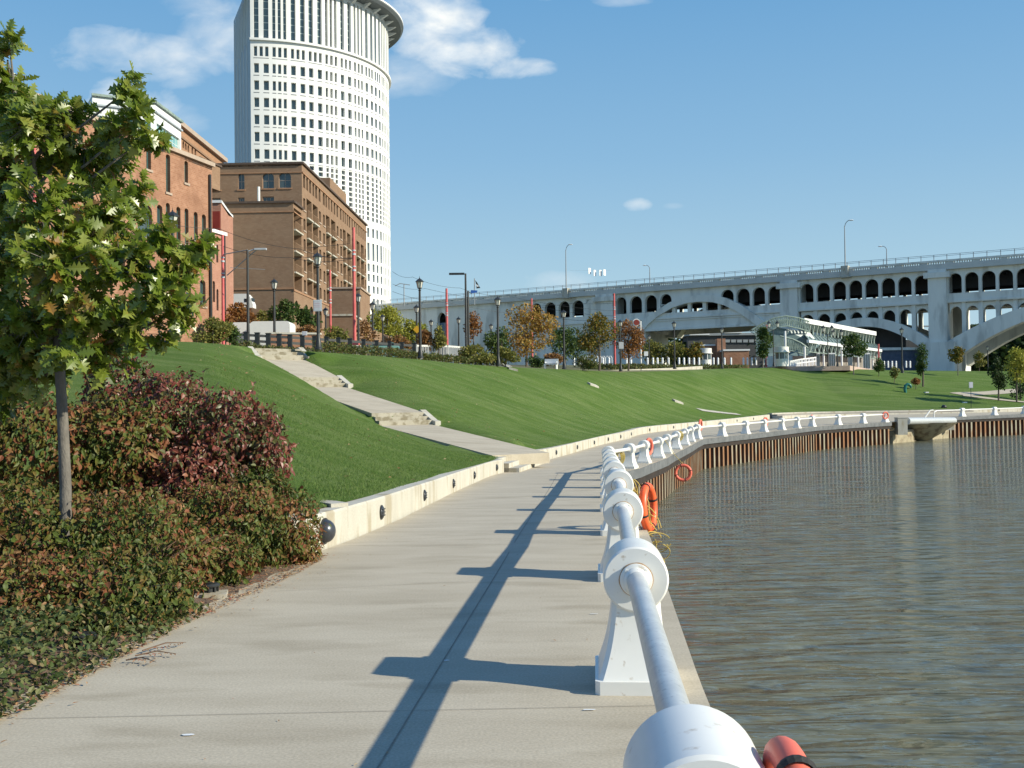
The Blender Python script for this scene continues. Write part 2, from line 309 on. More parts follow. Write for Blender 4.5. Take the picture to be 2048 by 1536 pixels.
# ---------------------------------------------------------------- coping and sheet pile wall
def resample(pl, step):
    out = []; 
    for (a, b) in zip(pl, pl[1:]):
        L_ = math.dist(a, b); k = max(1, int(L_/step))
        for i in range(k): out.append(tuple(a[j]+(b[j]-a[j])*i/k for j in range(2)))
    out.append(tuple(pl[-1][:2])); return out
M['copingshade'] = mat('coping_shade', (.022, .018, .016), (.045, .032, .026), 2.5, .9)
def coping(pl, nm, lab):
    p = resample(pl, 1.5); path = [(x, y, zw(y)) for x, y in p]
    t = thing(nm, lab, 'quay wall')
    MB().sweep(path, [(.02, -.34), (.42, -.34), (.42, -.03), (.42, -.004), (.02, -.004)]).build('coping_beam', M['coping'], t)
    MB().sweep(path, [(.0, -.62), (.33, -.62), (.33, -.345), (.0, -.345)]).build('coping_shade_band', M['copingshade'], t)  # added band, its dark colour stands for the shadow under the coping
    # corrugated steel
    q = resample(pl, .05); acc = 0; V = []; Fq = []; pr = None; mi = []
    pts = []; P = .80; s_ = 0
    L_tot = sum(math.dist(a, b) for a, b in zip(pl, pl[1:]))
    def at(s):
        for a, b in zip(pl, pl[1:]):
            l = math.dist(a, b)
            if s <= l or (a, b) == (pl[-2], pl[-1]):
                d = ((b[0]-a[0])/l, (b[1]-a[1])/l); return (a[0]+d[0]*s, a[1]+d[1]*s, d)
            s -= l
    s = 0; prof = [(0, -.10), (.24, -.10), (.29, .31), (.47, .31), (.52, -.10)]; k = 0
    while s < L_tot-P:
        for ds, off in prof:
            x, y, d = at(s+ds*P/.56*1.0); pts.append((x+d[1]*off, y-d[0]*off, off))
        s += P
    m = MB(); prev = None
    for i, (x, y, off) in enumerate(pts):
        m.v.append((x, y, zw(y)-.33)); m.v.append((x, y, -3.6))
        if i:
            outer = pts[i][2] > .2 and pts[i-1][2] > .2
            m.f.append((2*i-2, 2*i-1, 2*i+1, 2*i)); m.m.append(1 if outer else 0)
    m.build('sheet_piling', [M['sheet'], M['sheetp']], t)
    return t
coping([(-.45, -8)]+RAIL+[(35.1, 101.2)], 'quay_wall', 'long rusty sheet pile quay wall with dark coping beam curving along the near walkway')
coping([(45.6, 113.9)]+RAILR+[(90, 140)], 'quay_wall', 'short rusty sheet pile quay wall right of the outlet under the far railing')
# ---------------------------------------------------------------- water
mw = bpy.data.materials.new('river_water'); mw.use_nodes = True; nt = mw.node_tree; N = nt.nodes; L = nt.links
b = N['Principled BSDF']; b.inputs['Base Color'].default_value = (.142, .145, .098, 1); b.inputs['Roughness'].default_value = .09; b.inputs['IOR'].default_value = 1.5; b.inputs['Specular IOR Level'].default_value = .5
g = N.new('ShaderNodeNewGeometry')
def wn(scale, st, rot, det, wgt, rough=.55):
    mp = N.new('ShaderNodeMapping'); mp.inputs['Scale'].default_value = st; mp.inputs['Rotation'].default_value = (0, 0, rot); L.new(g.outputs['Position'], mp.inputs[0])
    n = N.new('ShaderNodeTexNoise'); n.inputs['Scale'].default_value = scale; n.inputs['Detail'].default_value = det; n.inputs['Roughness'].default_value = rough; n.inputs['Distortion'].default_value = .5; L.new(mp.outputs[0], n.inputs['Vector'])
    m = N.new('ShaderNodeMath'); m.operation = 'MULTIPLY'; m.inputs[1].default_value = wgt; L.new(n.outputs['Fac'], m.inputs[0]); return m.outputs[0]
def addn(a, b_):
    m = N.new('ShaderNodeMath'); m.operation = 'ADD'; L.new(a, m.inputs[0]); L.new(b_, m.inputs[1]); return m.outputs[0]
hh = addn(addn(wn(1.25, (.42, 1.9, 1), .12, 2.2, 1.5, .42), wn(4.2, (.5, 1.7, 1), -.2, 2, .16)), wn(.3, (.6, 1.2, 1), .3, 3, 1.2))
bp = N.new('ShaderNodeBump'); bp.inputs['Strength'].default_value = 1.0; bp.inputs['Distance'].default_value = .34; L.new(hh, bp.inputs['Height']); L.new(bp.outputs[0], b.inputs['Normal'])
MB().add([(-1.5, -60, -2.35), (900, -60, -2.35), (900, 420, -2.35), (-1.5, 420, -2.35)], [(0, 1, 2, 3)]).build('water', mw, kind='structure')
# ---------------------------------------------------------------- terrain
B = [(-15, 11.5, 1.5), (-7, 13.2, .8), (W[0][0]-.2, W[0][1], .5)] + [(x-.25, y, zw(y)+.46) for x, y in (W[2], W[3], W[5])]
B += [(x-.3, y+.1, zw(y)+.46) for x, y in (Wb[0], Wb[1], Wb[3])] + [(x-.3, y+.2, zw(y)+.46) for x, y in W2b[4:]] + [(33.5, 124.3, .42), (41.5, 127.3, .5), (48.5, 129.2, .5), (55.4, 131.2, .5), (66, 136.5, .55), (90, 148.5, .6)]
def cp(px, py, d): p = U(px, py, d); return (p.x, p.y, p.z)
Cc = [(-32, 38, 5.0), (-22, 44, 4.9), cp(385, 684, 51), cp(440, 688, 54), cp(478, 692, 57), cp(500, 694, 59.5), cp(640, 704, 60), cp(700, 708, 63), cp(840, 719, 72), cp(915, 727, 78), cp(995, 733, 84), cp(1127, 739, 98), cp(1240, 744, 112), cp(1348, 742, 122), cp(1450, 737, 142), cp(1570, 735, 165), cp(1700, 738, 167), cp(1800, 741, 172), cp(1940, 742, 182), cp(2120, 743, 190)]
print('B', len(B), 'C', len(Cc))
# path down the lawn : (t, z)
PA = Vector((.10, 40.9)); PB = Vector((-13.7, 60.6)); PZ = [(0, -.05), (.362, 1.0), (.378, 1.5), (.721, 2.86), (.737, 3.32), (.919, 4.46), (.94, 5.02), (1, 5.05)]
PW = 2.65
def pathinfo(x, y):
    d = PB-PA; q = Vector((x, y))-PA; t = q.dot(d)/d.length_squared; off = (q-d*t).length
    return t, off
def path_blend(x, y, z):
    t, off = pathinfo(x, y)
    if t < -.04 or t > 1.04: return z
    pz = interp(t, [(0, -.05), (.37, 1.3), (.73, 3.15), (.93, 4.75), (1, 4.95)]) ; k = max(0, min(1, (off-PW/2-.1)/3.5)); k = k*k*(3-2*k)
    side = .10 if off > PW/2-.05 else 0
    lo = interp(t, PZ)-.12
    if off < PW/2-.02: return lo
    return (min(pz, interp(t, PZ)+.02)*(1-k)+z*k) if off > PW/2+.0 else lo
def clerp(P, s):
    i = min(int(s), len(P)-2); f = s-i; return [P[i][j]+(P[i+1][j]-P[i][j])*f for j in range(3)]
mb = MB(); S = len(B)-1
ss = [i/14 for i in range(S*14+1)]; T = 46; rows = []
# match Cc to B count by arc index
def cget(s): return clerp(Cc, s*(len(Cc)-1)/S)
BPX = None
for s in ss:
    b_ = clerp(B, s); c_ = cget(s); r = []
    for j in range(T+1):
        t = j/T; x = b_[0]+(c_[0]-b_[0])*t; y = b_[1]+(c_[1]-b_[1])*t
        e = t*t*(3-2*t); z = b_[2]+(c_[2]-b_[2])*(.55*t+.45*e)
        z += (mn.noise(Vector((x*.09, y*.09, 3)))*.35)*math.sin(PI*t)
        if t > 0:
            zb_ = path_blend(x, y, z); tt_, of_ = pathinfo(x, y); fd = 0 if of_ < PW/2 and tt_ < 1.04 else max(0, min(1, (t-.93)/.06)); z = zb_*(1-fd)+z*fd
        r.append((x, y, z))
    rows.append(r)
# blend across the photo: upper rows continue as crest
n = T+1
mb.add([p for r in rows for p in r], [(i*n+k, i*n+k+1, (i+1)*n+k+1, (i+1)*n+k) for i in range(len(rows)-1) for k in range(T)])
ml = bpy.data.materials.new('mown_grass'); ml.use_nodes = True; nt = ml.node_tree; N = nt.nodes; L = nt.links
b = N['Principled BSDF']; b.inputs['Roughness'].default_value = .9; b.inputs['Specular IOR Level'].default_value = .15
g = N.new('ShaderNodeNewGeometry')
def nzz(scale, st=(1, 1, 1), rot=0, det=6, ro=.6):
    mp = N.new('ShaderNodeMapping'); mp.inputs['Scale'].default_value = st; mp.inputs['Rotation'].default_value = (0, 0, rot); L.new(g.outputs['Position'], mp.inputs[0])
    n = N.new('ShaderNodeTexNoise'); n.inputs['Scale'].default_value = scale; n.inputs['Detail'].default_value = det; n.inputs['Roughness'].default_value = ro; L.new(mp.outputs[0], n.inputs['Vector']); return n.outputs['Fac']
def ramp(f, stops):
    r = N.new('ShaderNodeValToRGB'); els = r.color_ramp.elements
    while len(els) < len(stops): els.new(.5)
    for e, (p, c) in zip(els, stops): e.position = p; e.color = (*c, 1)
    L.new(f, r.inputs[0]); return r.outputs[0]
def mixc(f, a, b_):
    m = N.new('ShaderNodeMix'); m.data_type = 'RGBA'
    if isinstance(f, float): m.inputs['Factor'].default_value = f
    else: L.new(f, m.inputs['Factor'])
    L.new(a, m.inputs['A'])
    if isinstance(b_, tuple): m.inputs['B'].default_value = (*b_, 1)
    else: L.new(b_, m.inputs['B'])
    return m.outputs['Result']
base = ramp(nzz(.35, det=7), [(.3, (.078, .140, .022)), (.7, (.120, .190, .036))])
st = ramp(nzz(.8, (.10, 1.0, 1), .45, 5), [(.42, (0, 0, 0)), (.66, (1, 1, 1))])
c1 = mixc(st, base, (.17, .225, .07))
spk = ramp(nzz(9, det=9, ro=.85), [(.44, (.0, .0, .0)), (.64, (1, 1, 1))])
c2 = mixc(spk, c1, (.07, .125, .018)); 
dry = ramp(nzz(1.7, det=8, ro=.75), [(.60, (0, 0, 0)), (.74, (.6, .6, .6))])
L.new(mixc(dry, c2, (.17, .175, .055)), b.inputs['Base Color'])
bp = N.new('ShaderNodeBump'); bp.inputs['Strength'].default_value = .9; bp.inputs['Distance'].default_value = .06; L.new(nzz(30, det=4, ro=.8), bp.inputs['Height']); L.new(bp.outputs[0], b.inputs['Normal'])
lawn = mb.build('lawn', ml, kind='structure', smooth=True, angle=180)
LR = rows
from mathutils.bvhtree import BVHTree
LB = BVHTree.FromPolygons([Vector(v) for v in mb.v], mb.f)
def lawn_z(x, y, dflt=5.0):
    h = LB.ray_cast(Vector((x, y, 50)), Vector((0, 0, -1)))[0]; return h.z if h else dflt
# plateau behind the crest
mb = MB(); rows = []
for s in [i/4 for i in range(S*4+1)]:
    c_ = cget(s); q = s/S; r = [(c_[0], c_[1], c_[2]-1.6)]
    fx = c_[0]+(-150+170*q); fy = c_[1]+230; fz = (9.0*(1-q)+7.0*q)
    for j in range(13):
        t = (j/12)**1.9; dist = 230*t; tg = 5.3+1.5*max(0, min(1, (q-.42)/.22)); k_ = min(1, dist/24); zz = c_[2]-.02+(tg-c_[2])*k_
        r.append((c_[0]+(fx-c_[0])*t, c_[1]+(fy-c_[1])*t, zz+max(0, t-.1)*2.5))
    rows.append(r)
n = 14
mb.add([p for r in rows for p in r], [(i*n+k, i*n+k+1, (i+1)*n+k+1, (i+1)*n+k) for i in range(len(rows)-1) for k in range(13)])
mb.build('upper_ground', M['grassfar'], kind='structure', smooth=True, angle=180)
PBV = BVHTree.FromPolygons([Vector(v) for v in mb.v], mb.f)
def gz(x, y):
    for bv in (PBV, LB):
        h = bv.ray_cast(Vector((x, y, 60)), Vector((0, 0, -1)))[0]
        if h: return h.z
    return 6.0
MB().add([(-900, -200, -3.2), (-4, -200, -3.2), (-4, 10, -3.2), (20, 150, -3.2), (900, 430, -3.2), (900, 2500, 6), (-900, 2500, 6), (-900, 40, 3)], [(0, 1, 2, 3, 4, 5, 6, 7)]).build('ground', M['grassfar'], kind='structure')
# planting bed beside the walkway
mb = MB(); rows = []
for i in range(57):
    y = -8+i*.4; xl = interp(y, XL)+.04; r = []
    for k in range(31):
        x = xl-k*.45+(.45 if 0 else 0); dx = xl-x
        z = -.03 + .15*max(0, dx-.15)**1.12*.95 + (mn.noise(Vector((x*2.2, y*2.2, 0)))*.05 if dx > .3 else 0) + max(0, y-11)*.0
        r.append((x, y, z+.02*(dx > .1)))
    rows.append(r)
n = 31
mb.add([p for r in rows for p in r], [(i*n+k, i*n+k+1, (i+1)*n+k+1, (i+1)*n+k) for i in range(56) for k in range(30)])
mb.build('planting_bed', M['soil'], kind='structure', smooth=True, angle=180)
def bed_z(x, y): dx = interp(y, XL)-x; return 0 if dx < 0 else .14*max(0, dx-.15)**1.12
# ---------------------------------------------------------------- retaining walls with round lights
WPROF = [(0, -.3), (0, .44), (-.02, .47), (-.34, .47), (-.36, .44), (-.36, -.6)]
def flipn(p): return [(x, y, zw(y)) for x, y in p]
def smooth_pl(pl, k=2):
    for _ in range(k):
        o = [pl[0]]
        for a, b_ in zip(pl, pl[1:]): o += [tuple(a[j]*.75+b_[j]*.25 for j in range(2)), tuple(a[j]*.25+b_[j]*.75 for j in range(2))]
        pl = o+[pl[-1]]
    return pl
def retaining(pl, lab, lights, domes=()):
    t = thing('retaining_wall', lab, 'low wall')
    MB().sweep(flipn(pl), WPROF).build('wall_body', M['wallconc'], t, smooth=True, angle=30)
    for px, py in lights:
        # find wall point on this ray
        best = None
        for a, b_ in zip(pl, pl[1:]):
            r = ray(px, py); dx, dy = b_[0]-a[0], b_[1]-a[1]; den = r.x*dy-r.y*dx
            if abs(den) < 1e-9: continue
            k = (a[0]*dy-a[1]*dx)/den; x, y = r.x*k, r.y*k
            s = ((x-a[0])*dx+(y-a[1])*dy)/(dx*dx+dy*dy)
            if -.02 <= s <= 1.02 and k > 0: best = (x, y, math.atan2(dy, dx)); break
        if not best: continue
        x, y, an = best; nrm = Vector((math.sin(an), -math.cos(an), 0)); c = Vector((x, y, zw(y)+.23)); big = (px, py) in domes
        R_ = .17 if big else .115
        m = MB(); m.cyl(c-nrm*.02, c+nrm*.02, R_, n=20)
        lt = m.build('wall_light', M['black'], t)
        m = MB(); a3 = Vector((math.cos(an), math.sin(an), 0)); RR = []
        for q in range(7):
            th = q/6*PI/2*.97; h_ = (.13 if big else .035)
            RR.append([c+nrm*(.02+h_*math.sin(th))+(a3*math.cos(2*PI*k/18)+Vector((0, 0, 1))*math.sin(2*PI*k/18))*R_*.9*math.cos(th) for k in range(18)])
        m.rings(RR); m.build('light_dome', M['gunmetal'], lt, smooth=True, angle=60)
        if not big:
            m = MB()
            for q in (-.05, 0, .05): m.box(c+nrm*.045+Vector((0, 0, q)), (.18, .02, .014), an)
            m.build('louvre', M['black'], lt)
    return t
M['gunmetal'] = mat('gunmetal', (.05, .055, .065), (.08, .085, .095), 8, .28, metal=.4)
p0 = W[0]
endc = [(p0[0]-3.2, p0[1]+.9), (p0[0]-1.6, p0[1]+.55), (p0[0]-.6, p0[1]-.0), (p0[0]-.15, p0[1]-.18), (p0[0]+.02, p0[1]-.05)]
endc = [(-3.75, 12.9), (-3.0, 13.2), (-2.62, 13.4)]
nearw = endc+W
retaining(smooth_pl(nearw, 2), 'pale concrete retaining wall with round lights, from the red shrubs to the lawn steps', [(648, 1056), (762, 1020), (848, 987), (906, 964), (948, 947), (993, 934)], [(648, 1056)])
retaining(smooth_pl(W2b, 2), 'pale concrete retaining wall with round lights, from the lawn steps to the far bend', [(1077, 912), (1112, 903), (1154, 890), (1188, 883), (1216, 879.5), (1241, 873), (1262, 868), (1299, 862), (1347, 855), (1391, 853), (1440, 850), (1474, 849), (1507, 846), (1560, 842), (1608, 840), (1641, 838)], [(1077, 912)])
retaining(smooth_pl(WR, 2), 'pale concrete retaining wall behind the far right railing', [(1875, 826), (1937, 824), (1998, 821)])
# curved planter kerb behind the near wall end
cpts = [U(560, 1000, 15.6), U(600, 997, 15.5), U(640, 998, 15.2), U(662, 1000, 14.9)]
MB().sweep([(p.x, p.y, .45) for p in cpts], [(.0, -.3), (0, .05), (-.26, .05), (-.26, -.3)]).build('planter_kerb', M['wallconc'], smooth=True, label='short curved concrete kerb at the lawn corner behind the red shrubs', cat='kerb')
# ---------------------------------------------------------------- lawn steps and ramped path
dv = (PB-PA).normalized(); nv = Vector((dv.y, -dv.x)); LP = (PB-PA).length; pang = math.atan2(dv.y, dv.x)
pth = MB()
def pp(t, o, z): q = PA+dv*t*LP+nv*o; return (q.x, q.y, z)
for (t0, z0), (t1, z1) in [((-.015, -.05), (.362, 1.0)), ((.378, 1.5), (.721, 2.86)), ((.737, 3.32), (.919, 4.46)), ((.94, 5.02), (1.03, 5.05))]:
    h = PW/2
    pth.add([pp(t0, -h, z0), pp(t0, h, z0), pp(t1, h, z1), pp(t1, -h, z1), pp(t0, -h, z0-.4), pp(t0, h, z0-.4), pp(t1, h, z1-.4), pp(t1, -h, z1-.4)], [(0, 1, 2, 3), (0, 4, 5, 1), (1, 5, 6, 2), (2, 6, 7, 3), (3, 7, 4, 0)])
pth.build('path', M['concrete'], kind='structure')
M['stepconc'] = mat('stained_step_concrete', (.33, .30, .235), (.42, .385, .31), 1.6, .9, c3=(.22, .19, .13), s3=3, p3=.56, fine=.1)
nm_ = ['lowest', 'middle', 'top']
for (ta, za, tb, zb), w_ in zip([(.362, 1.0, .378, 1.5), (.721, 2.86, .737, 3.32), (.919, 4.46, .94, 5.02)], nm_):
    st = thing('stair_flight', 'short %s flight of concrete steps on the ramped lawn path, with a sloped cheek wall' % w_, 'steps')
    n_ = 3; L3 = 1.05; tc_ = (ta+tb)/2; dt = L3/LP
    for k in range(n_):
        a_ = tc_-dt/2+dt*k/n_; b2 = tc_+dt/2+.004; z_ = za+(zb-za)*(k+1)/n_
        m = MB(); h = PW/2
        vs = [pp(a_, -h, z_), pp(a_, h, z_), pp(b2, h, z_), pp(b2, -h, z_), pp(a_, -h, z_-.6), pp(a_, h, z_-.6), pp(b2, h, z_-.6), pp(b2, -h, z_-.6)]
        m.add([(v[0], v[1], v[2]+k*.001) for v in vs], [(0, 1, 2, 3), (0, 4, 5, 1), (1, 5, 6, 2), (3, 7, 4, 0)]); m.build('step', M['stepconc'], st)
    for sgn in ((1, -1) if w_ == 'top' else (1,)):
        m = MB(); o1 = sgn*(PW/2+.01); o2 = sgn*(PW/2+.30); a_ = tc_-dt/2-.012; b2 = tc_+dt/2+.03
        pts_ = [(a_, za-.35), (a_, za+.10), (a_+.012, za+.15), (b2-.03, zb+.12), (b2, zb-.02), (b2, zb-.5)]
        R1 = [pp(t_, o1, z_) for t_, z_ in pts_]; R2 = [pp(t_, o2, z_) for t_, z_ in pts_]
        m.rings([R1, R2]); m.build('cheek_wall', M['wallconc'], st)
# steps from the walkway through the wall
a = Vector(W[-1]); b_ = Vector(Wb[0]); dd = (b_-a); ln = dd.length; dd.normalize(); nn = Vector((dd.y, -dd.x))
st = thing('stair_flight', 'wide concrete steps rising from the walkway between the two retaining walls', 'steps')
z0 = zw((a.y+b_.y)/2)
for k in range(3):
    m = MB(); q0 = a+dd*.02; q1 = b_-dd*(.02+.55*(2-k)*0); fr = .55-.38*k; z_ = z0+.165*(k+1)
    vs = [(q0.x+nn.x*fr, q0.y+nn.y*fr), (q1.x+nn.x*fr, q1.y+nn.y*fr), (q1.x-nn.x*1.6, q1.y-nn.y*1.6), (q0.x-nn.x*1.6, q0.y-nn.y*1.6)]
    m.add([(x, y, z) for z in (z_, z_-.5) for x, y in vs], [(0, 1, 2, 3), (0, 4, 5, 1), (1, 5, 6, 2), (3, 7, 4, 0), (2, 6, 7, 3)]); m.build('step', M['wallconc'], st)
# far amphitheatre steps on the plaza
st = thing('seating_steps', 'low dark curved seating steps at the foot of the far lawn by the plaza', 'steps')
ap = [(28, 116.5), (33.5, 123.6), (41.5, 126.6), (48.5, 128.3), (55, 130.3)]
for k in range(3):
    MB().sweep([(x+.9-.45*k, y-.9+.45*k, .0) for x, y in smooth_pl(ap, 2)], [(0, -.3), (0, .14*(k+1)+.05), (-1.2, .14*(k+1)+.05), (-1.2, -.3)]).build('step', M['wallconc'] if k != 1 else M['road'], st)
# ---------------------------------------------------------------- railing
def flare(w0, l0, w1, l1, z0, z1, k, mi=0):
    R = []
    for i in range(k+1):
        t = i/k; e = (1-t)**2.1; w_ = w1+(w0-w1)*e; l_ = l1+(l0-l1)*e; z = z0+(z1-z0)*t; c = .03
        R.append([(-w_/2+c, -l_/2, z), (w_/2-c, -l_/2, z), (w_/2, -l_/2+c, z), (w_/2, l_/2-c, z), (w_/2-c, l_/2, z), (-w_/2+c, l_/2, z), (-w_/2, l_/2-c, z), (-w_/2, -l_/2+c, z)])
    return R
HC = .71; RD = .21; LD = .50
def make_post(full=True):
    t = thing('railing_post', '', 'railing post', group='white posts along the quay railing')
    m = MB(); m.rings(flare(.54, .74, .54, .74, 0, .085, 1)); m.rings(flare(.50, .68, .31, .44, .0851, .62, 12)); m.build('pedestal', M['white'], t, smooth=True, angle=40)
    m = MB(); rr = [(RD-.012, -LD/2), (RD, -LD/2+.012), (RD, LD/2-.012), (RD-.012, LD/2)]
    m.rings([[(r*math.cos(2*PI*k/48), y, HC+r*math.sin(2*PI*k/48)) for k in range(48)] for r, y in rr]); m.build('drum', M['white'], t, smooth=True, angle=35)
    for s in (-1, 1):
        m = MB(); rr = [(.105, LD/2+.001), (.105, LD/2+.02), (.097, LD/2+.024), (.082, LD/2+.026), (.082, LD/2+.07), (.066, LD/2+.085)]
        m.rings([[(r*math.cos(2*PI*k/32), s*y, HC+r*math.sin(2*PI*k/32)) for k in range(32)] for r, y in rr]); 
        for k in range(4):
            a = PI/4+k*PI/2; m.cyl((.09*math.cos(a), s*(LD/2+.022), HC+.09*math.sin(a)), (.09*math.cos(a), s*(LD/2+.034), HC+.09*math.sin(a)), .009, n=6)
        c_ = m.build('collar', M['white'], t, smooth=True, angle=30)
        m = MB(); RR = []
        for k in range(33):
            a = 2*PI*k/32; w_ = .0035+.003*mn.noise(Vector((a*2, s, 1)))
            RR.append([((.107+w_*math.cos(q))*math.cos(a), s*(LD/2+.003+w_*math.sin(q)*.6), HC+(.107+w_*math.cos(q))*math.sin(a)) for q in (0, 1.57, 3.14, 4.71)])
        m.rings(RR, False); m.build('rust_ring', M['rust'], c_)
    return t
post0 = make_post()
def heading(pl, i):
    a = pl[max(i-1, 0)]; b = pl[min(i+1, len(pl)-1)]; return math.atan2(b[1]-a[1], b[0]-a[0])-PI/2
desc = ['nearest white railing post, its drum filling the bottom of the view'] + ['white drum-topped railing post, %s along the railing from the camera' % ORD[i] for i in range(1, len(RAIL))]
first = True
allposts = []
for pl, right in ((RAIL, False), (RAILR, True)):
    for i, (x, y) in enumerate(pl):
        rz = heading(pl, i)
        lab = desc[i] if not right else 'white railing post, %s one right of the round outlet' % ORD[i]
        if first: o = post0; o.location = (x, y, zw(y)); o.rotation_euler = (0, 0, rz); o['label'] = lab; first = False
        else: o = dup(post0, (x, y, zw(y)), rz, lab)
        allposts.append((x, y))
pipes = [((.22, -1.3), RAIL[0])]+list(zip(RAIL, RAIL[1:]))+list(zip(RAILR, RAILR[1:]))
for i, (a, b) in enumerate(pipes):
    pa = Vector((a[0], a[1], zw(a[1])+HC)); pb = Vector((b[0], b[1], zw(b[1])+HC)); d = (pb-pa).normalized()
    m = MB(); m.cyl(pa+d*(.26 if i else 0), pb-d*.26, .064, n=28)
    nR = len(RAIL)
    lab = ('silver rail pipe running from behind the camera into the nearest post' if i == 0 else 'silver rail pipe between the %s and %s railing posts' % (ORD[i-1], ORD[i]) if i < nR else 'pale rail pipe after the %s post right of the outlet' % ORD[i-nR])
    m.build('rail_pipe', M['silver'] if i < 9 else M['white'], smooth=True, label=lab, cat='rail pipe', group='pipes of the quay railing')
# end hoop rails either side of the outlet
p = Vector((RAILR[0][0], RAILR[0][1], zw(116)+HC)); q = Vector((44.6, 113.6, zw(114)+HC))
MB().tube([p, q, q+Vector((-.35, -.25, -.15)), q+Vector((-.4, -.3, -HC))], .06, 10).build('rail_pipe', M['white'], smooth=True, label='bent end pipe of the far railing beside the round outlet', cat='rail pipe', group='pipes of the quay railing')
MB().tube([(43.2, 113.2, zw(114)), (43.9, 113.5, zw(114)+.75), (44.25, 113.6, zw(114)+.78)], .07, 10).build('hoop_rail', M['white'], smooth=True, label='slanted white hoop pipe just left of the far railing end', cat='rail pipe')
# bird droppings and flake marks on the paving
for (px, py, w_, h_) in [(1187, 1229, .055, .012), (893, 1322, .03, .02), (1178, 1421, .05, .015), (378, 1471, .05, .018)]:
    p = UW(px, py); m = MB(); n_ = 9
    m.add([(p.x+w_*math.cos(2*PI*k/n_)*random.uniform(.6, 1), p.y+h_*math.sin(2*PI*k/n_)*random.uniform(.6, 1.2), zw(p.y)+.006) for k in range(n_)], [tuple(range(n_))]).build('paint_speck', M['whitep'], walk)
m = MB()
for (dx, dz) in ((-.13, .22), (-.125, .20), (-.10, .165)):
    m.ell((RAIL[1][0]+dx, RAIL[1][1]-.30, dz), (.014, .012, .016), 8, 0, 5)
# ---------------------------------------------------------------- life rings
def torus(c, R, r, nrm, n=40, k=14, flat=1.0, a0=0, a1=2*PI):
    nrm = Vector(nrm).normalized(); a = nrm.orthogonal().normalized() if abs(nrm.z) > .9 else Vector((0, 0, 1)).cross(nrm).normalized(); b = nrm.cross(a); RR = []
    full = abs(a1-a0-2*PI) < 1e-6
    for i in range(n+(0 if full else 1)):
        t = a0+(a1-a0)*i/n; d = a*math.cos(t)+b*math.sin(t)
        RR.append([Vector(c)+d*(R+r*math.cos(2*PI*j/k))+nrm*r*flat*math.sin(2*PI*j/k) for j in range(k)])
    if full: RR.append(RR[0])
    return RR
def life_ring(c, R, r, nrm, mt, lab, rope=True, bands=4):
    t = thing('life_ring', lab, 'life ring', c)
    m = MB(); m.rings(torus((0, 0, 0), R, r, nrm), False); m.build('float', mt, t, smooth=True, angle=180)
    if rope:
        for i in range(bands):
            a = i*2*PI/bands+PI/2+.30; m = MB()
            nn_ = Vector(nrm).normalized(); aa = Vector((0, 0, 1)).cross(nn_).normalized(); bb = nn_.cross(aa); d = aa*math.cos(a)+bb*math.sin(a); tt = nn_.cross(d)
            for off in (0,):
                RR = [[d*(R+(r+.006+.007*math.cos(q))*math.cos(u))+nn_*((r+.006+.007*math.cos(q))*math.sin(u))+tt*(off+.016*math.sin(q)) for q in (0, 1.57, 3.14, 4.71)] for u in [2*PI*k/18 for k in range(19)]]
                m.rings(RR, False)
            m.build('band', M['blackrope'], t)
    return t
c = Vector((.80, 3.0, .55))
life_ring(c, .315, .046, (.99, -.05, .16), M['salmon'], 'faded orange life ring with black rope at the bottom edge beside the nearest post')
def wander(p0, p1, n, amp, sag=0, seed=0):
    rn = random.Random(seed); o = [rn.uniform(0, 6) for _ in range(6)]; P = []
    for i in range(n+1):
        t = i/n; q = Vector(p0).lerp(Vector(p1), t); q.z -= sag*4*t*(1-t)
        q += Vector((math.sin(7*t+o[0])*amp*math.sin(PI*t), math.sin(9*t+o[1])*amp*math.sin(PI*t), math.sin(11*t+o[2])*amp*.6*math.sin(PI*t))); P.append(q)
    return P
c2 = Vector((2.03, 16.3, .26)); life_ring(c2, .315, .062, (.93, -.36, .05), M['orange'], 'bright orange life ring tangled with yellow rope beside the fourth railing post')
m = MB()
a0 = Vector((1.60, 15.8, .70))
for k in range(9):
    m.tube(wander(a0+Vector((.05*k*.5, .04*k, 0)), c2+Vector((-.10+.035*k, -.08, -.34+.02*(k % 3))), 22, .04+.006*k, .0, k), .0075, 6)
for k in range(5):
    cc = c2+Vector(((.02, .10, -.03, .13, .05)[k], -.12, (-.44, -.50, -.47, -.58, -.66)[k])); rr = (.12, .17, .09, .11, .20)[k]
    m.tube([cc+Vector((rr*1.25*math.cos(u+.4*k), .04*math.sin(2*u), rr*.75*math.sin(u+.4*k))) for u in [i*2*PI*.9/26 for i in range(27)]], .0075, 6)
m.tube(wander(c2+Vector((.1, -.1, -.5)), c2+Vector((.22, -.05, -.95)), 14, .05, 0, 33), .0075, 6)
m.build('rope', M['rope'], smooth=True, label='tangle of loose yellow rope hanging around the bright orange life ring', cat='rope')
c3 = Vector((7.80, 49.6, -1.42)); life_ring(c3, .34, .072, (-.10, -1, .0), M['salmon'], 'orange life ring hanging face-on over the water by the sheet piling', True)
MB().tube([(7.0, 49.9, zw(50)+.72), (7.45, 49.8, zw(50)), (7.78, 49.6, -1.0)], .012, 6).build('rope', M['rope'], label='thin line holding the life ring above the water', cat='rope')
for (px, py, d, nr, lab) in [(1298, 893, 44.6, (.85, -.5, 0), 'small orange life ring on the railing just past the bend'), (1401, 850, 67.3, (.9, -.4, 0), 'orange life ring at the second bend of the railing'), (1531, 844, 78.4, (.8, -.6, 0), 'orange life ring on the far railing left of centre, above the piling'), (1624, 838, 90.3, (.8, -.6, 0), 'reddish life ring on the far railing, by the lawn foot'), (1771, 831, 100.3, (.35, -1, 0), 'orange life ring on the last post before the round outlet')]:
    p = U(px, py, d); life_ring(p, .30, .065, nr, M['salmon'], lab, False)
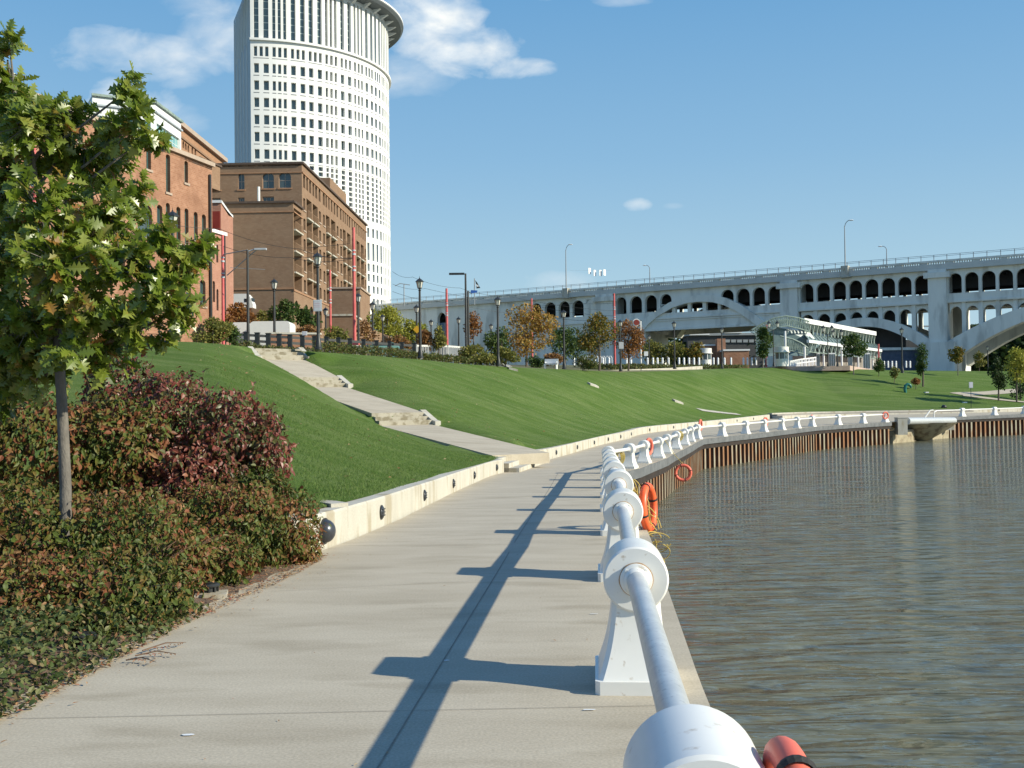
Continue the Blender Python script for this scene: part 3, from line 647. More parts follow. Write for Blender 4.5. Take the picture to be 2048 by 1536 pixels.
for (px, py, d, lab) in [(1239, 915, 39.2, 'coil of yellow rope on the post at the railing bend'), (1359, 872, 56.5, 'coil of yellow rope on the railing before the second bend'), (1625, 843, 90.2, 'yellow rope coil under the reddish far life ring')]:
    p = U(px, py, d); m = MB()
    for k in range(8):
        m.tube([p+Vector((.13*math.cos(u)+.02*k-.08, -.05, .22*math.sin(u)+.03*math.sin(k*2)))for u in [i*2*PI/16 for i in range(17)]], .014, 5)
    m.build('rope', M['rope'], label=lab, cat='rope')
# ---------------------------------------------------------------- outlet between the quay walls
def beamblock(c, sz, rz, lab):
    m = MB(); m.box(c, sz, rz); m.box((c[0], c[1], c[2]+sz[2]/2+.04), (sz[0]*1.06, sz[1]*1.06, .08), rz); return m.build('concrete_block', M['wallconc'], label=lab, cat='concrete block')
an = math.atan2(113.6-101.6, 45.3-35.7)
q1 = U(1802, 845, 101.6); q2 = U(1884, 845, 112.5)
beamblock((q1.x, q1.y, -.75), (.9, .9, 1.55), 0.0, 'tall concrete block at the left end of the silver outlet pipe')
beamblock((q2.x+.6, q2.y, -1.05), (.95, .9, .8), 0.0, 'concrete block under the right end of the silver outlet pipe')
q1 = U(1814, 842, 101.3); q2 = U(1907, 841, 111)
m = MB(); m.cyl(q1, q2, .33, n=28); m.ell(q2, (.33, .33, .33), 16); m.build('fender_pipe', M['silver'], smooth=True, label='fat silver pipe spanning the gap over the round outlet', cat='pipe')
# curved cone apron and back walls
t = thing('outlet', 'round stained concrete outlet bowl between the quay walls, under the fat silver pipe', 'outlet')
cA = U(1845, 852, 107.5); m = MB(); RR = []
for i in range(9):
    s = i/8; r = 3.4*(1-s)**.8+.1; z = -.55-1.95*s; RR.append([(cA.x+r*math.cos(u), cA.y+.2+r*.75*math.sin(u), z) for u in [PI*1.0+PI*k/24*1.0 for k in range(25)]])
m.rings(RR, False, close=False); 
RR = [[(x, y+.15, z) for x, y, z in r] for r in RR]; m.rings(RR, False, close=False); M['bowl'] = mat('stained_concrete', (.30, .26, .18), (.42, .36, .24), 1.4, .9, c3=(.2, .15, .1), s3=2, p3=.58)
m.build('bowl', M['bowl'], t, smooth=True)
m = MB(); a_ = Vector((35.6, 101.9)); b_ = Vector((46.2, 114.6)); dd = (b_-a_).normalized(); nn = Vector((-dd.y, dd.x)); 
for s0, s1 in ((0, .34), (.66, 1)):
    p_ = a_.lerp(b_, s0); q_ = a_.lerp(b_, s1); m.sweep([(p_.x, p_.y, 0), (q_.x, q_.y, 0)], [(.25, -3.5), (.25, -.95-.2), (-.5, -1.15), (-.5, -3.5)])
p_ = a_+nn*2.6; q_ = b_+nn*2.6; m.sweep([(p_.x, p_.y, 0), (q_.x, q_.y, 0)], [(.0, -3.5), (.0, -.42), (-.4, -.42), (-.4, -3.5)]); m.build('back_wall', M['bowl'], t)
# ---------------------------------------------------------------- facades with real openings
def facade(mb, fn, u0, u1, z0, z1, holes, depth, extra=(), mi=0, back=None, mir=None):
    mir = mi if mir is None else mir
    us = sorted(set([round(v, 4) for v in [u0, u1, *extra] + [h[0] for h in holes] + [h[1] for h in holes] if u0-1e-6 <= v <= u1+1e-6]))
    zs = sorted(set([round(v, 4) for v in [z0, z1] + [h[2] for h in holes] + [h[3] for h in holes] if z0-1e-6 <= v <= z1+1e-6]))
    ui = {v: i for i, v in enumerate(us)}; zi = {v: i for i, v in enumerate(zs)}; occ = set()
    for h in holes:
        a, b, c, d = [round(v, 4) for v in h[:4]]
        if a not in ui or b not in ui or c not in zi or d not in zi: continue
        for i in range(ui[a], ui[b]):
            for j in range(zi[c], zi[d]): occ.add((i, j))
    nz_ = len(zs); vs = [fn(u, z, 0) for u in us for z in zs]
    mb.add(vs, [(i*nz_+j, (i+1)*nz_+j, (i+1)*nz_+j+1, i*nz_+j+1) for i in range(len(us)-1) for j in range(nz_-1) if (i, j) not in occ], mi)
    for h in holes:
        a, b, c, d = h[:4]; rise = h[4] if len(h) > 4 else 0
        dd = -depth; sp = d-rise
        mb.add([fn(a, c, 0), fn(a, sp, 0), fn(a, sp, dd), fn(a, c, dd)], [(0, 1, 2, 3)], mir)
        mb.add([fn(b, c, 0), fn(b, sp, 0), fn(b, sp, dd), fn(b, c, dd)], [(0, 1, 2, 3)], mir)
        mb.add([fn(a, c, 0), fn(b, c, 0), fn(b, c, dd), fn(a, c, dd)], [(0, 1, 2, 3)], mir)
        if rise <= 0: mb.add([fn(a, d, 0), fn(b, d, 0), fn(b, d, dd), fn(a, d, dd)], [(0, 1, 2, 3)], mir)
        else:
            n_ = 10; cx = (a+b)/2; hw = (b-a)/2
            P_ = [(cx-hw*math.cos(PI*k/n_), sp+rise*math.sin(PI*k/n_)) for k in range(n_+1)]
            for (x0, y0), (x1, y1) in zip(P_, P_[1:]):
                mb.add([fn(x0, y0, 0), fn(x1, y1, 0), fn(x1, d, 0), fn(x0, d, 0)], [(0, 1, 2, 3)], mi)
                mb.add([fn(x0, y0, 0), fn(x1, y1, 0), fn(x1, y1, dd), fn(x0, y0, dd)], [(0, 1, 2, 3)], mir)
                if back: mb.add([fn(x0, y0, dd), fn(x1, y1, dd), fn(x1, d, dd), fn(x0, d, dd)], [(0, 1, 2, 3)], mi)
def flat_fn(o, u, n):
    return lambda a, z, off: (o[0]+u[0]*a+n[0]*off, o[1]+u[1]*a+n[1]*off, z)
class Plane:
    def __init__(s, o, u, n): s.o = Vector(o[:2]); s.u = Vector(u).normalized(); s.n = Vector(n).normalized(); s.fn = flat_fn(s.o, s.u, s.n)
    def px(s, px, py):
        r = ray(px, py); k = (s.o.dot(s.n))/(r.x*s.n.x+r.y*s.n.y); p = Vector((r.x*k, r.y*k)); return (p-s.o).dot(s.u), E+r.z*k
    def hole(s, x0, x1, y0, y1, rise=0):       # photo pixels -> (u0,u1,z0,z1,rise)
        ym = (y0+y1)/2; a = s.px(x0, ym)[0]; b = s.px(x1, ym)[0]; xm = (x0+x1)/2; t = s.px(xm, y0)[1]; q = s.px(xm, y1)[1]
        return (min(a, b), max(a, b), q, t, rise)
def window(fn, h, depth, par, fr='greenfr', gl='glass', nv=1, nh=2, fw=.09, name='window', sill=None):
    m = MB(); a, b, c, d = h[:4]; e = -depth+.06
    m.add([fn(a, c, -depth+.02), fn(b, c, -depth+.02), fn(b, d, -depth+.02), fn(a, d, -depth+.02)], [(0, 1, 2, 3)], 0)
    def bar(a0, b0, c0, d0): m.add([fn(a0, c0, e), fn(b0, c0, e), fn(b0, d0, e), fn(a0, d0, e)], [(0, 1, 2, 3)], 1)
    bar(a, a+fw, c, d); bar(b-fw, b, c, d); bar(a, b, c, c+fw); bar(a, b, d-fw, d)
    for i in range(1, nv): x = a+(b-a)*i/nv; bar(x-fw*.3, x+fw*.3, c, d)
    for i in range(1, nh): z = c+(d-c)*i/nh; bar(a, b, z-fw*.3, z+fw*.3)
    w_ = m.build(name, [M[gl], M[fr]], par)
    if sill:
        m = MB(); a -= .15; b += .15; m.rings([[fn(a, c-.18, .0), fn(a, c-.18, .10), fn(a, c, .10), fn(a, c, 0)], [fn(b, c-.18, 0), fn(b, c-.18, .10), fn(b, c, .10), fn(b, c, 0)]]); m.build('sill', M[sill], w_)
    return w_
def slab(par, name, pts, z0, z1, mt):
    m = MB(); n_ = len(pts); m.rings([[(x, y, z0) for x, y in pts], [(x, y, z1) for x, y in pts]]); return m.build(name, mt, par)
def strip(par, name, pl, u0, u1, z0, z1, out, mt, off=0.003):
    m = MB(); f = pl.fn; m.rings([[f(u0, z0, off), f(u0, z0, out), f(u0, z1, out), f(u0, z1, off)], [f(u1, z0, off), f(u1, z0, out), f(u1, z1, out), f(u1, z1, off)]]); return m.build(name, mt, par)
# ---- red brick warehouse
t = thing('brick_warehouse', 'tall orange-red brick warehouse with narrow arched windows behind the oak', 'building')
c0 = U(425, 500, 95.0); dr = Vector((-.27, -.963)); nrm = Vector((.963, -.27))
PR = Plane(c0, dr, nrm)
zt = PR.px(424, 334)[1]; LR_ = 44
H = []
wins = [(155, 166, 250, 285), (250, 260, 287, 340), (292.5, 302, 292, 339), (332, 340.5, 309, 385), (369, 376, 322, 366),
        (314, 325, 410, 477), (332, 340, 406, 481), (353, 361, 414, 486), (369.5, 377, 417, 489), (388, 395.5, 424, 482), (404, 412, 429, 480), (275, 304, 407, 475), (275, 300, 510, 562), (400, 411, 560, 612),
        (210, 222, 262, 330), (175, 187, 330, 420), (215, 232, 340, 420), (120, 134, 320, 400), (340, 352, 535, 600), (372, 382, 545, 605), (60, 85, 400, 500), (225, 250, 470, 540)]
for w_ in wins: h = PR.hole(*w_); H.append((*h[:4], min(.5, (h[1]-h[0])*.35)))
m = MB(); facade(m, PR.fn, 0, LR_, 2, zt, H, .35); 
e = [PR.fn(0, 0, 0), PR.fn(LR_, 0, 0), PR.fn(LR_, 0, -22), PR.fn(0, 0, -22)]; e = [(p[0], p[1]) for p in e]
for a_, b_ in ((1, 2), (2, 3), (3, 0)): m.add([(*e[a_], 2), (*e[b_], 2), (*e[b_], zt), (*e[a_], zt)], [(0, 1, 2, 3)])
m.build('wall', M['brick'], t)
for i, h in enumerate(H): window(PR.fn, h, .35, t, nh=3 if h[3]-h[2] > 3 else 2, nv=3 if h[1]-h[0] > 3.5 else 1, sill='stonetrim')
slab(t, 'roof', e, zt-.3, zt-.1, M['dtrim'])
strip(t, 'parapet_coping', PR, -.15, LR_, zt, zt+.35, .25, M['stonetrim'], -.5)
ud, _ = PR.px(418, 500); m = MB(); m.cyl(PR.fn(.55, 2, .14), PR.fn(.55, zt-.8, .14), .12, n=8); m.build('drainpipe', M['black'], t)
# ---- lower brick wing with dark red stair tower
t = thing('brick_annex', 'low pink-red brick annex with small windows at the corner of the orange warehouse', 'building')
c1 = U(450, 500, 99.5); PA_ = Plane(c1, (-.242, -.97), (.97, -.242)); u1 = 8.5
zt2 = PA_.px(449, 472)[1]; H = []
for w_ in [(423, 427, 476, 520), (432.5, 436.5, 489, 525), (425, 430, 562, 604), (433, 437, 578, 621)]: h = PA_.hole(*w_); H.append((*h[:4], .2))
m = MB(); facade(m, PA_.fn, 0, u1, 2, zt2, [h for h in H if h[0] > 0 and h[1] < u1], .3)
q = [PA_.fn(0, 0, 0)[:2], PA_.fn(0, 0, -14)[:2], PA_.fn(u1, 0, -14)[:2]]
for a_, b_ in zip(q, q[1:]): m.add([(*a_, 2), (*b_, 2), (*b_, zt2), (*a_, zt2)], [(0, 1, 2, 3)])
m.build('wall', M['brickp'], t)
for h in H:
    if h[0] > 0 and h[1] < u1: window(PA_.fn, h, .3, t)
strip(t, 'parapet_coping', PA_, -.1, u1, zt2, zt2+.3, .2, M['whitep'], -.5)
m = MB(); m.cyl(PA_.fn(.3, 3, .12), PA_.fn(.3, zt2, .12), .1, n=8); m.build('drainpipe', M['black'], t)
t = thing('stair_tower', 'square brick stair tower with a dark red metal panel beside the brown apartment block', 'building')
ca = U(423, 450, 103); cb = U(442, 450, 103); cc = U(459, 450, 110)
zt3 = U(442, 406, 103).z
m = MB(); pts_ = [(ca.x, ca.y), (cb.x, cb.y), (cc.x, cc.y), (ca.x, cc.y+1)]; m.rings([[(x, y, 2) for x, y in pts_], [(x, y, zt3) for x, y in pts_]]); m.build('wall', M['brickp'], t)
M['maroon'] = mat('maroon_panel', (.22, .03, .02), (.28, .045, .03), 1, .5)
m = MB(); m.box(((ca.x+cb.x)/2, ca.y-.06, zt3-2.9), (cb.x-ca.x-.15, .1, 4.2)); m.build('metal_panel', M['maroon'], t)
m = MB(); pts2 = [(ca.x, ca.y-.15), (cb.x+.12, cb.y-.15), (cc.x+.15, cc.y), (ca.x, cc.y+1.1)]; m.rings([[(x, y, zt3+.002) for x, y in pts2], [(x, y, zt3+.25) for x, y in pts2]]); m.build('parapet_coping', M['whitep'], t)
# ---- white stepped building with green glazing
t = thing('white_office', 'white stepped office building with green glazed bands behind the orange warehouse', 'building')
M['offwhite'] = mat('white_cladding', (.72, .74, .72), (.78, .80, .78), .5, .6); M['greenglass'] = mat('green_band_glass', (.16, .36, .36), (.26, .46, .46), .6, .15)
KL = U(185, 250, 126.5); KC = U(310, 250, 130.0); KE = U(362, 250, 139.0); zt4 = U(310, 204, 130).z
def two(a, b): d = Vector((b.x-a.x, b.y-a.y)); return Plane((a.x, a.y), d, (d.y, -d.x)), d.length
PW1, L1_ = two(KL, KC); PW2_, L2_ = two(KC, KE)
m = MB(); q = [(KL.x, KL.y), (KC.x, KC.y), (KE.x, KE.y), (KE.x-16, KE.y+12), (KL.x-12, KL.y+22)]
fh = []
for pl, ll in ((PW1, L1_), (PW2_, L2_)):
    hs = [(.5, ll-.5, zt4-4.4, zt4-2.4), (.5, ll-.5, zt4-7.6, zt4-5.9)]; fh += [(pl, h) for h in hs]; facade(m, pl.fn, 0, ll, 20, zt4, hs, .3)
for a_, b_ in ((2, 3), (3, 4), (4, 0)): m.add([(*q[a_], 20), (*q[b_], 20), (*q[b_], zt4), (*q[a_], zt4)], [(0, 1, 2, 3)])
m.build('wall', M['offwhite'], t); slab(t, 'roof', q, zt4-.3, zt4-.15, M['offwhite'])
for pl, h in fh: window(pl.fn, h, .3, t, 'offwhite', 'greenglass', nv=max(3, int((h[1]-h[0])/.9)), nh=2, fw=.10)
for pl, ll in ((PW1, L1_), (PW2_, L2_)): strip(t, 'cornice', pl, -.05, ll+.05, zt4-1.3, zt4-1.1, .25, M['towersh']); strip(t, 'roof_edge', pl, -.1, ll+.1, zt4-.2, zt4+.08, .3, M['canopy'])
# ---- tan brick block behind
t = thing('tan_block', 'long tan brick block with a dark cornice stepping down behind the white office', 'building')
c3_ = U(447, 320, 185); PT = Plane(c3_, (-.01, -1), (1, -.01)); uL = PT.px(361, 270)[0]; zt5 = PT.px(446, 321)[1]
H = [PT.hole(a_, a_+3.5, b_, b_+14, .5) for a_, b_ in ((365, 282), (370, 286), (375, 290), (383, 294), (389, 298))]
m = MB(); facade(m, PT.fn, 0, uL+8, 20, zt5, H, .3)
q = [PT.fn(0, 0, 0)[:2], PT.fn(0, 0, -20)[:2]]; m.add([(*q[0], 20), (*q[1], 20), (*q[1], zt5), (*q[0], zt5)], [(0, 1, 2, 3)]); m.build('wall', M['brickt'], t)
for h in H: window(PT.fn, h, .3, t, 'dtrim', 'glassd')
strip(t, 'cornice', PT, -.5, uL+8, zt5-.2, zt5+.5, .6, M['stonetrim'], -.5); strip(t, 'string_course', PT, -.1, uL+8, zt5-1.8, zt5-1.5, .2, M['brickb'])
t = thing('roof_house', 'small dark roof housing on the right end of the orange warehouse roof', 'building')
p = U(384, 318, 104); m = MB(); m.box((p.x, p.y+3, p.z-1.0), (2.0, 4, 2.4), -.24); m.build('wall', M['brickb'], t); m = MB(); m.box((p.x, p.y+3, p.z+.3), (2.3, 4.3, .18), -.24); m.build('roof', M['dtrim'], t)
# ---- brown apartment block
t = thing('apartment_block', 'large brown brick apartment block with recessed balconies below the white tower', 'building')
D1 = 140.0; k1 = U(587, 500, D1); ur = Vector((.035, 1)).normalized(); nr = Vector((ur.y, -ur.x))
PB_ = Plane(k1, ur, nr); uw, _ = PB_.px(605, 500); uend, _ = PB_.px(733, 520)
zwing = PB_.px(587, 404)[1]; zup = PB_.px(605, 327)[1]
PFw = Plane(k1, (-ur.y, ur.x), (-ur.x, -ur.y)); PFw = Plane(k1, (-nr.x, -nr.y), (-ur.x, -ur.y))
ku = Vector(PB_.fn(uw, 0, 0)); PFu = Plane(ku, (-nr.x, -nr.y), (-ur.x, -ur.y))
def cpx(cx, cy): return PB_.px(400+cx/4, 300+cy/4)
s1 = cpx(778, 650)[1]; s2 = cpx(778, 815)[1]; s3 = cpx(778, 985)[1]; fl = (s1-s3)/2; print('floor pitch', fl, 'zup', zup, 'wing', zwing)
base = cpx(778, 1120)[1]
def ur_(cx): 
    return cpx(cx, 600)[0]
H = []; bal = []
def bay(cx0, cx1, top): 
    a_, b_ = ur_(cx0), ur_(cx1); h = (a_, b_, base, top, 0); bal.append(h); H.append(h)
ztw = cpx(778, 482)[1]; ztop = cpx(875, 405)[1]
bay(750, 811, ztw)
for a_, b_ in ((853, 895), (903, 943), (1008, 1037), (1049, 1083), (1143, 1165), (1176, 1203), (1250, 1275), (1285, 1308)): bay(a_, b_, ztop)
wz = []
for cx0, cx1 in ((828, 845), (953, 968), (985, 1000), (1094, 1107), (1121, 1135), (1213, 1225), (1230, 1241), (1316, 1324)):
    a_, b_ = ur_(cx0), ur_(cx1)
    for k in range(5):
        z_ = s3-fl+fl*k+.75; h = (a_, b_, z_, z_+1.65, .15)
        if h[3] < ztop+.3: H.append(h); wz.append(h)
# arched top row
zt0, zt1 = cpx(838, 308)[1], cpx(838, 200)[1]
x = 828
topcols = [(828, 845), (853, 867), (876, 892), (902, 916), (924, 940), (951, 966), (985, 1000), (1006, 1017), (1028, 1038), (1049, 1060), (1071, 1083), (1093, 1105), (1121, 1132), (1142, 1150), (1158, 1166), (1175, 1183), (1191, 1201), (1213, 1221), (1234, 1242), (1251, 1258), (1267, 1275), (1284, 1291), (1300, 1307), (1316, 1323)]
tw = []
for a_, b_ in topcols: h = (ur_(a_), ur_(b_), zt0, zt1, min(.5, .4*(ur_(b_)-ur_(a_)))); H.append(h); tw.append(h)
# ground arches
ga = []
for a_, b_ in ((750, 782), (790, 820), (829, 859), (869, 901), (912, 935), (945, 968)):
    h = (ur_(a_)+.2, ur_(b_), cpx(770, 1300)[1]-1, cpx(770, 1215)[1]+.2, 1.0); H.append(h); ga.append(h)
wallr = MB()
Hw = [h for h in H if h[0] < uw and h[3] <= zwing]; 
facade(wallr, PB_.fn, 0, uw, 6, zwing, [h for h in H if h[1] <= uw], .3)
# the upper block right facade
Hu = [h for h in H if h[0] >= uw]
facade(wallr, PB_.fn, uw, uend, 6, zup, Hu, .3)
zin = zwing
facade(wallr, PFw.fn, 0, 34, 6, zwing, [], .3)
HF = [PFu.hole(*w_) for w_ in ((424, 441, 349, 380), (476, 489, 347, 379), (524.5, 548, 346, 377), (557.5, 582, 345, 376))]
HF = [(*h[:4], .6) for h in HF]; HS = [PFu.hole(*w_) for w_ in ((424, 441, 396, 404), (476, 489, 395, 403.5), (525, 548, 393, 402.5))]
HS = [(*h[:4], 0) for h in HS]
facade(wallr, PFu.fn, 0, 40, 6, zup, HF+HS, .3)
e1 = PB_.fn(uend, 0, 0); e2 = (e1[0]-nr.x*40, e1[1]-nr.y*40); wallr.add([(e1[0], e1[1], 6), (*e2, 6), (*e2, zup), (e1[0], e1[1], zup)], [(0, 1, 2, 3)])
wallr.build('wall', M['brickb'], t)
slab(t, 'roof', [PB_.fn(uw, 0, -.01)[:2], PB_.fn(uend, 0, -.01)[:2], PB_.fn(uend, 0, -38)[:2], PB_.fn(uw, 0, -38)[:2]], zup-.4, zup-.2, M['dtrim'])
slab(t, 'roof', [PB_.fn(0.01, 0, -.01)[:2], PB_.fn(uw, 0, -.01)[:2], PB_.fn(uw, 0, -33)[:2], PB_.fn(.01, 0, -33)[:2]], zwing-.4, zwing-.2, M['dtrim'])
for h in HF: window(PFu.fn, h, .3, t, 'stonetrim', 'glass', nv=2, sill='brickt')
for h in HS: window(PFu.fn, h, .3, t, 'stonetrim', 'glass', nv=3, nh=1)
for h in wz: window(PB_.fn, h, .3, t, 'dtrim', 'glass', sill='stonetrim')
for h in tw: window(PB_.fn, h, .3, t, 'dtrim', 'glassd')
for h in ga: window(PB_.fn, h, .3, t, 'dtrim', 'glassd', name='arch_opening')
for h in bal:
    m = MB(); f = PB_.fn; a_, b_, c_, d_, _ = h; dp = -2.2; cs = [f(a_, c_, -.3), f(b_, c_, -.3), f(b_, c_, dp), f(a_, c_, dp)]; ct = [(p[0], p[1], d_) for p in cs]
    m.add(cs+ct, [(0, 1, 2, 3), (4, 5, 6, 7), (2, 3, 7, 6), (1, 2, 6, 5), (3, 0, 4, 7)]); bo = m.build('balcony_bay', M['brickb'], t)
    k = 0
    while s3-fl+fl*k < d_-1.2:
        z_ = s3-fl+fl*k
        if z_ > c_-.4:
            m = MB(); m.rings([[f(a_-.05, z_-.2, dp), f(a_-.05, z_-.2, .28), f(a_-.05, z_, .28), f(a_-.05, z_, dp)], [f(b_+.05, z_-.2, dp), f(b_+.05, z_-.2, .28), f(b_+.05, z_, .28), f(b_+.05, z_, dp)]]); m.build('balcony_slab', M['wallconc'], bo)
            m = MB(); m.rings([[f(a_, z_+.95, .2), f(a_, z_+.95, .24), f(a_, z_+1.0, .24), f(a_, z_+1.0, .2)], [f(b_, z_+.95, .2), f(b_, z_+.95, .24), f(b_, z_+1.0, .24), f(b_, z_+1.0, .2)]])
            n_ = max(3, int((b_-a_)/.3))
            for q in range(n_+1): uq = a_+(b_-a_)*q/n_; m.cyl(f(uq, z_, .22), f(uq, z_+.95, .22), .02, n=4, cap=False)
            m.build('balcony_railing', M['brickb'], bo)
            m = MB(); m.add([f(a_+(b_-a_)*.15, z_+.05, dp+.04), f(b_-(b_-a_)*.15, z_+.05, dp+.04), f(b_-(b_-a_)*.15, z_+2.1, dp+.04), f(a_+(b_-a_)*.15, z_+2.1, dp+.04)], [(0, 1, 2, 3)]); m.build('balcony_door', M['glass'], bo)
        k += 1
for pl, a_, b_, z_ in ((PB_, uw, uend+.2, zup), (PFu, -.2, 40, zup), (PB_, 0, uw, zwing), (PFw, -.2, 34, zwing)):
    strip(t, 'cornice', pl, a_, b_, z_-.15, z_+.12, .28, M['dtrim']); strip(t, 'string_course', pl, a_, b_, z_-1.35, z_-1.2, .12, M['brickt'])
strip(t, 'string_course', PFw, -.1, 34, base-.1, base+.12, .1, M['brickt']); strip(t, 'string_course', PB_, -.1, uend, base-.35, base-.15, .1, M['brickt'])
ub0 = cpx(1040, 400)[0]; ub1 = cpx(1170, 500)[0]
m = MB(); f = PB_.fn; m.rings([[f(ub0, zup, -3), f(ub0, zup, .02), f(ub0, zup+1.9, .02), f(ub0, zup+1.9, -3)], [f(ub1, zup, -3), f(ub1, zup, .02), f(ub1, zup+1.9, .02), f(ub1, zup+1.9, -3)]]); m.build('raised_parapet', M['brickb'], t)
pv = U(512, 388, 139.5); m = MB(); m.cyl((pv.x, pv.y+1.5, zwing-.5), (pv.x, pv.y+1.5, zwing+2.2), .18, n=8); m.build('vent_pipe', M['white'], t, smooth=True)
# low projecting brown volume and ramp wall in front of the block
t = thing('brick_terrace', 'stepped brown brick terrace wall at the right foot of the apartment block', 'building')
a_ = U(662, 600, 128); b_ = U(737, 600, 136); zz = U(662, 577, 128).z
m = MB(); m.box(((a_.x+b_.x)/2, 133, (zz+4)/2), (b_.x-a_.x, 9, zz-4)); m.build('wall', M['brickb'], t); m = MB(); m.box(((a_.x+b_.x)/2, 133, zz+.1), (b_.x-a_.x+.3, 9.3, .2)); m.build('parapet_coping', M['stonetrim'], t)
a_ = U(652, 650, 112); b_ = U(706, 650, 112); z2 = U(680, 632, 112).z
m = MB(); m.box(((a_.x+b_.x)/2, 115, (z2+4)/2), (b_.x-a_.x, 6, z2-4)); m.build('lower_wall', M['brickb'], t); m = MB(); m.box(((a_.x+b_.x)/2, 115, z2+.1), (b_.x-a_.x+.2, 6.2, .2)); m.build('parapet_coping', M['wallconc'], t)
a_ = U(708, 640, 112); b_ = U(820, 690, 125); m = MB()
za = U(708, 645, 112).z; zb_ = U(820, 688, 125).z
m.rings([[(a_.x, a_.y, 4), (a_.x, a_.y, za), (a_.x, a_.y+.6, za), (a_.x, a_.y+.6, 4)], [(b_.x, b_.y, 4), (b_.x, b_.y, zb_), (b_.x, b_.y+.6, zb_), (b_.x, b_.y+.6, 4)]]); m.build('ramp_wall', M['brickb'], t)
# ---------------------------------------------------------------- tower
t = thing('office_tower', 'tall white curved office tower with rows of dark windows and a wide dark roof brim', 'building')
TC = Vector((-75.8, 337.8)); TR = 38.0; A0 = math.radians(-84.2)
def tf(u, z, off): a = A0+u/TR; return (TC.x+(TR+off)*math.cos(a), TC.y+(TR+off)*math.sin(a), z)
BW = 5.12; NB = 15; off0 = .95; typ = 'WNWWNWNWWNWNWWN'
zr = lambda y: (812.3-y)/FPX*300+E
bands = []   # (z0, z1, kind)
for k in range(6): y = 121+34.75*k; bands.append((zr(y+19.3), zr(y), 'n'))
z69 = zr(121+34.75*6); 
strips = (56.6, z69+1.2)
low = [(51.8, 54.6), (44.9, 50.2), (42.3-.1, 44.2), (38.6, 40.9), (35.2, 37.4), (31.4, 33.7), (27.6, 29.9), (23.8, 26.1), (20, 22.3)]
low[2] = (41.6, 44.0)
zcol = zr(72); ztop_t = 121.0; H = []; HW = []
for b_ in range(NB):
    u_ = off0+BW*b_; cols = [(0, 1.35), (2.65, 4.05)] if typ[b_] == 'W' else [(0, .85), (1.5, 2.35), (3.0, 3.85)]
    for c_ in cols:
        for z0_, z1_, _ in bands: H.append((u_+c_[0], u_+c_[1], z0_, z1_)); HW.append((H[-1], 1))
        for k in range(9):
            z0_ = strips[0]+k*(strips[1]-strips[0])/9; H.append((u_+c_[0], u_+c_[1], z0_+.15, z0_+1.35)); HW.append((H[-1], 0))
        for z0_, z1_ in low: H.append((u_+c_[0]+.1, u_+c_[1]-.1, z0_, z1_)); HW.append((H[-1], 1))
        H.append((u_+c_[0], u_+c_[1], zcol+.4, ztop_t-1.2)); HW.append((H[-1], 2))
    for c_ in ((0, .9), (1.55, 2.45), (3.1, 4.0)): H.append((u_+c_[0], u_+c_[1], zr(106.5), zr(86.5))); HW.append((H[-1], 1))
uT = off0+BW*NB+.5
m = MB(); facade(m, tf, 0, uT, 4, ztop_t, H, .9, mir=0); m.build('curved_wall', M['tower'], t)
# sill shadow grooves and ledges
m = MB()
def arcbox(m, u0, u1, z0_, z1_, o0, o1, n_):
    m.rings([[tf(u0+(u1-u0)*i/n_, z, o) for z, o in ((z0_, o0), (z0_, o1), (z1_, o1), (z1_, o0))] for i in range(n_+1)])
arcbox(m, -.1, uT, zcol-.45, zcol+.15, -.3, .75, 60); m.build('ledge', M['tower'], t)
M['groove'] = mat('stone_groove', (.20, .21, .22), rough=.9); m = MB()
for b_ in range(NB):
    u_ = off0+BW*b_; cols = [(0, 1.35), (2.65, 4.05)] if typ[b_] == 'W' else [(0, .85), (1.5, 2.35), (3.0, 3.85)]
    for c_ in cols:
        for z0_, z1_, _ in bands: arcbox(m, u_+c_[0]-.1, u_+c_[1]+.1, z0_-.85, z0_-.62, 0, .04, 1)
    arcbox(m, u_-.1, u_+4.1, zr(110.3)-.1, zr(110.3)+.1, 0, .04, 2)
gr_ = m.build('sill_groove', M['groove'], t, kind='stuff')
def tdist(h): p = tf(h[0], (h[2]+h[3])/2, 0); return math.hypot(p[0], p[1])-(h[3]-h[2])*4+(60 if h[2] < 60 else 0)
order = sorted(range(len(HW)), key=lambda i: tdist(HW[i][0]))
M['twglass'] = paneglass('tower_glass', (.05, .08, .09), (.14, .20, .22)); M['mull'] = mat('tower_mullion', (.30, .36, .36), rough=.5)
rest = MB()
for r_, i in enumerate(order):
    h, kd = HW[i]; m = MB() if r_ < 100 else rest; a_, b_, c_, d_ = h
    m.add([tf(a_, c_, -.85), tf(b_, c_, -.85), tf(b_, d_, -.85), tf(a_, d_, -.85)], [(0, 1, 2, 3)], 0)
    if kd == 2:
        z_ = c_+2.4
        while z_ < d_: m.add([tf(a_, z_, -.8), tf(b_, z_, -.8), tf(b_, z_+.28, -.8), tf(a_, z_+.28, -.8)], [(0, 1, 2, 3)], 1); z_ += 3.1 if int(z_*7) % 2 else 2.0
    if r_ < 100: m.build('window', [M['twglass'], M['mull']], t)
rest.build('small_windows', [M['twglass'], M['mull']], t, kind='stuff')
K_ = tf(0, 0, 0); Kb = (-84.6, 331.5)
m = MB(); m.add([(K_[0], K_[1], 4), (Kb[0], Kb[1], 4), (Kb[0], Kb[1], ztop_t), (K_[0], K_[1], ztop_t)], [(0, 1, 2, 3)])
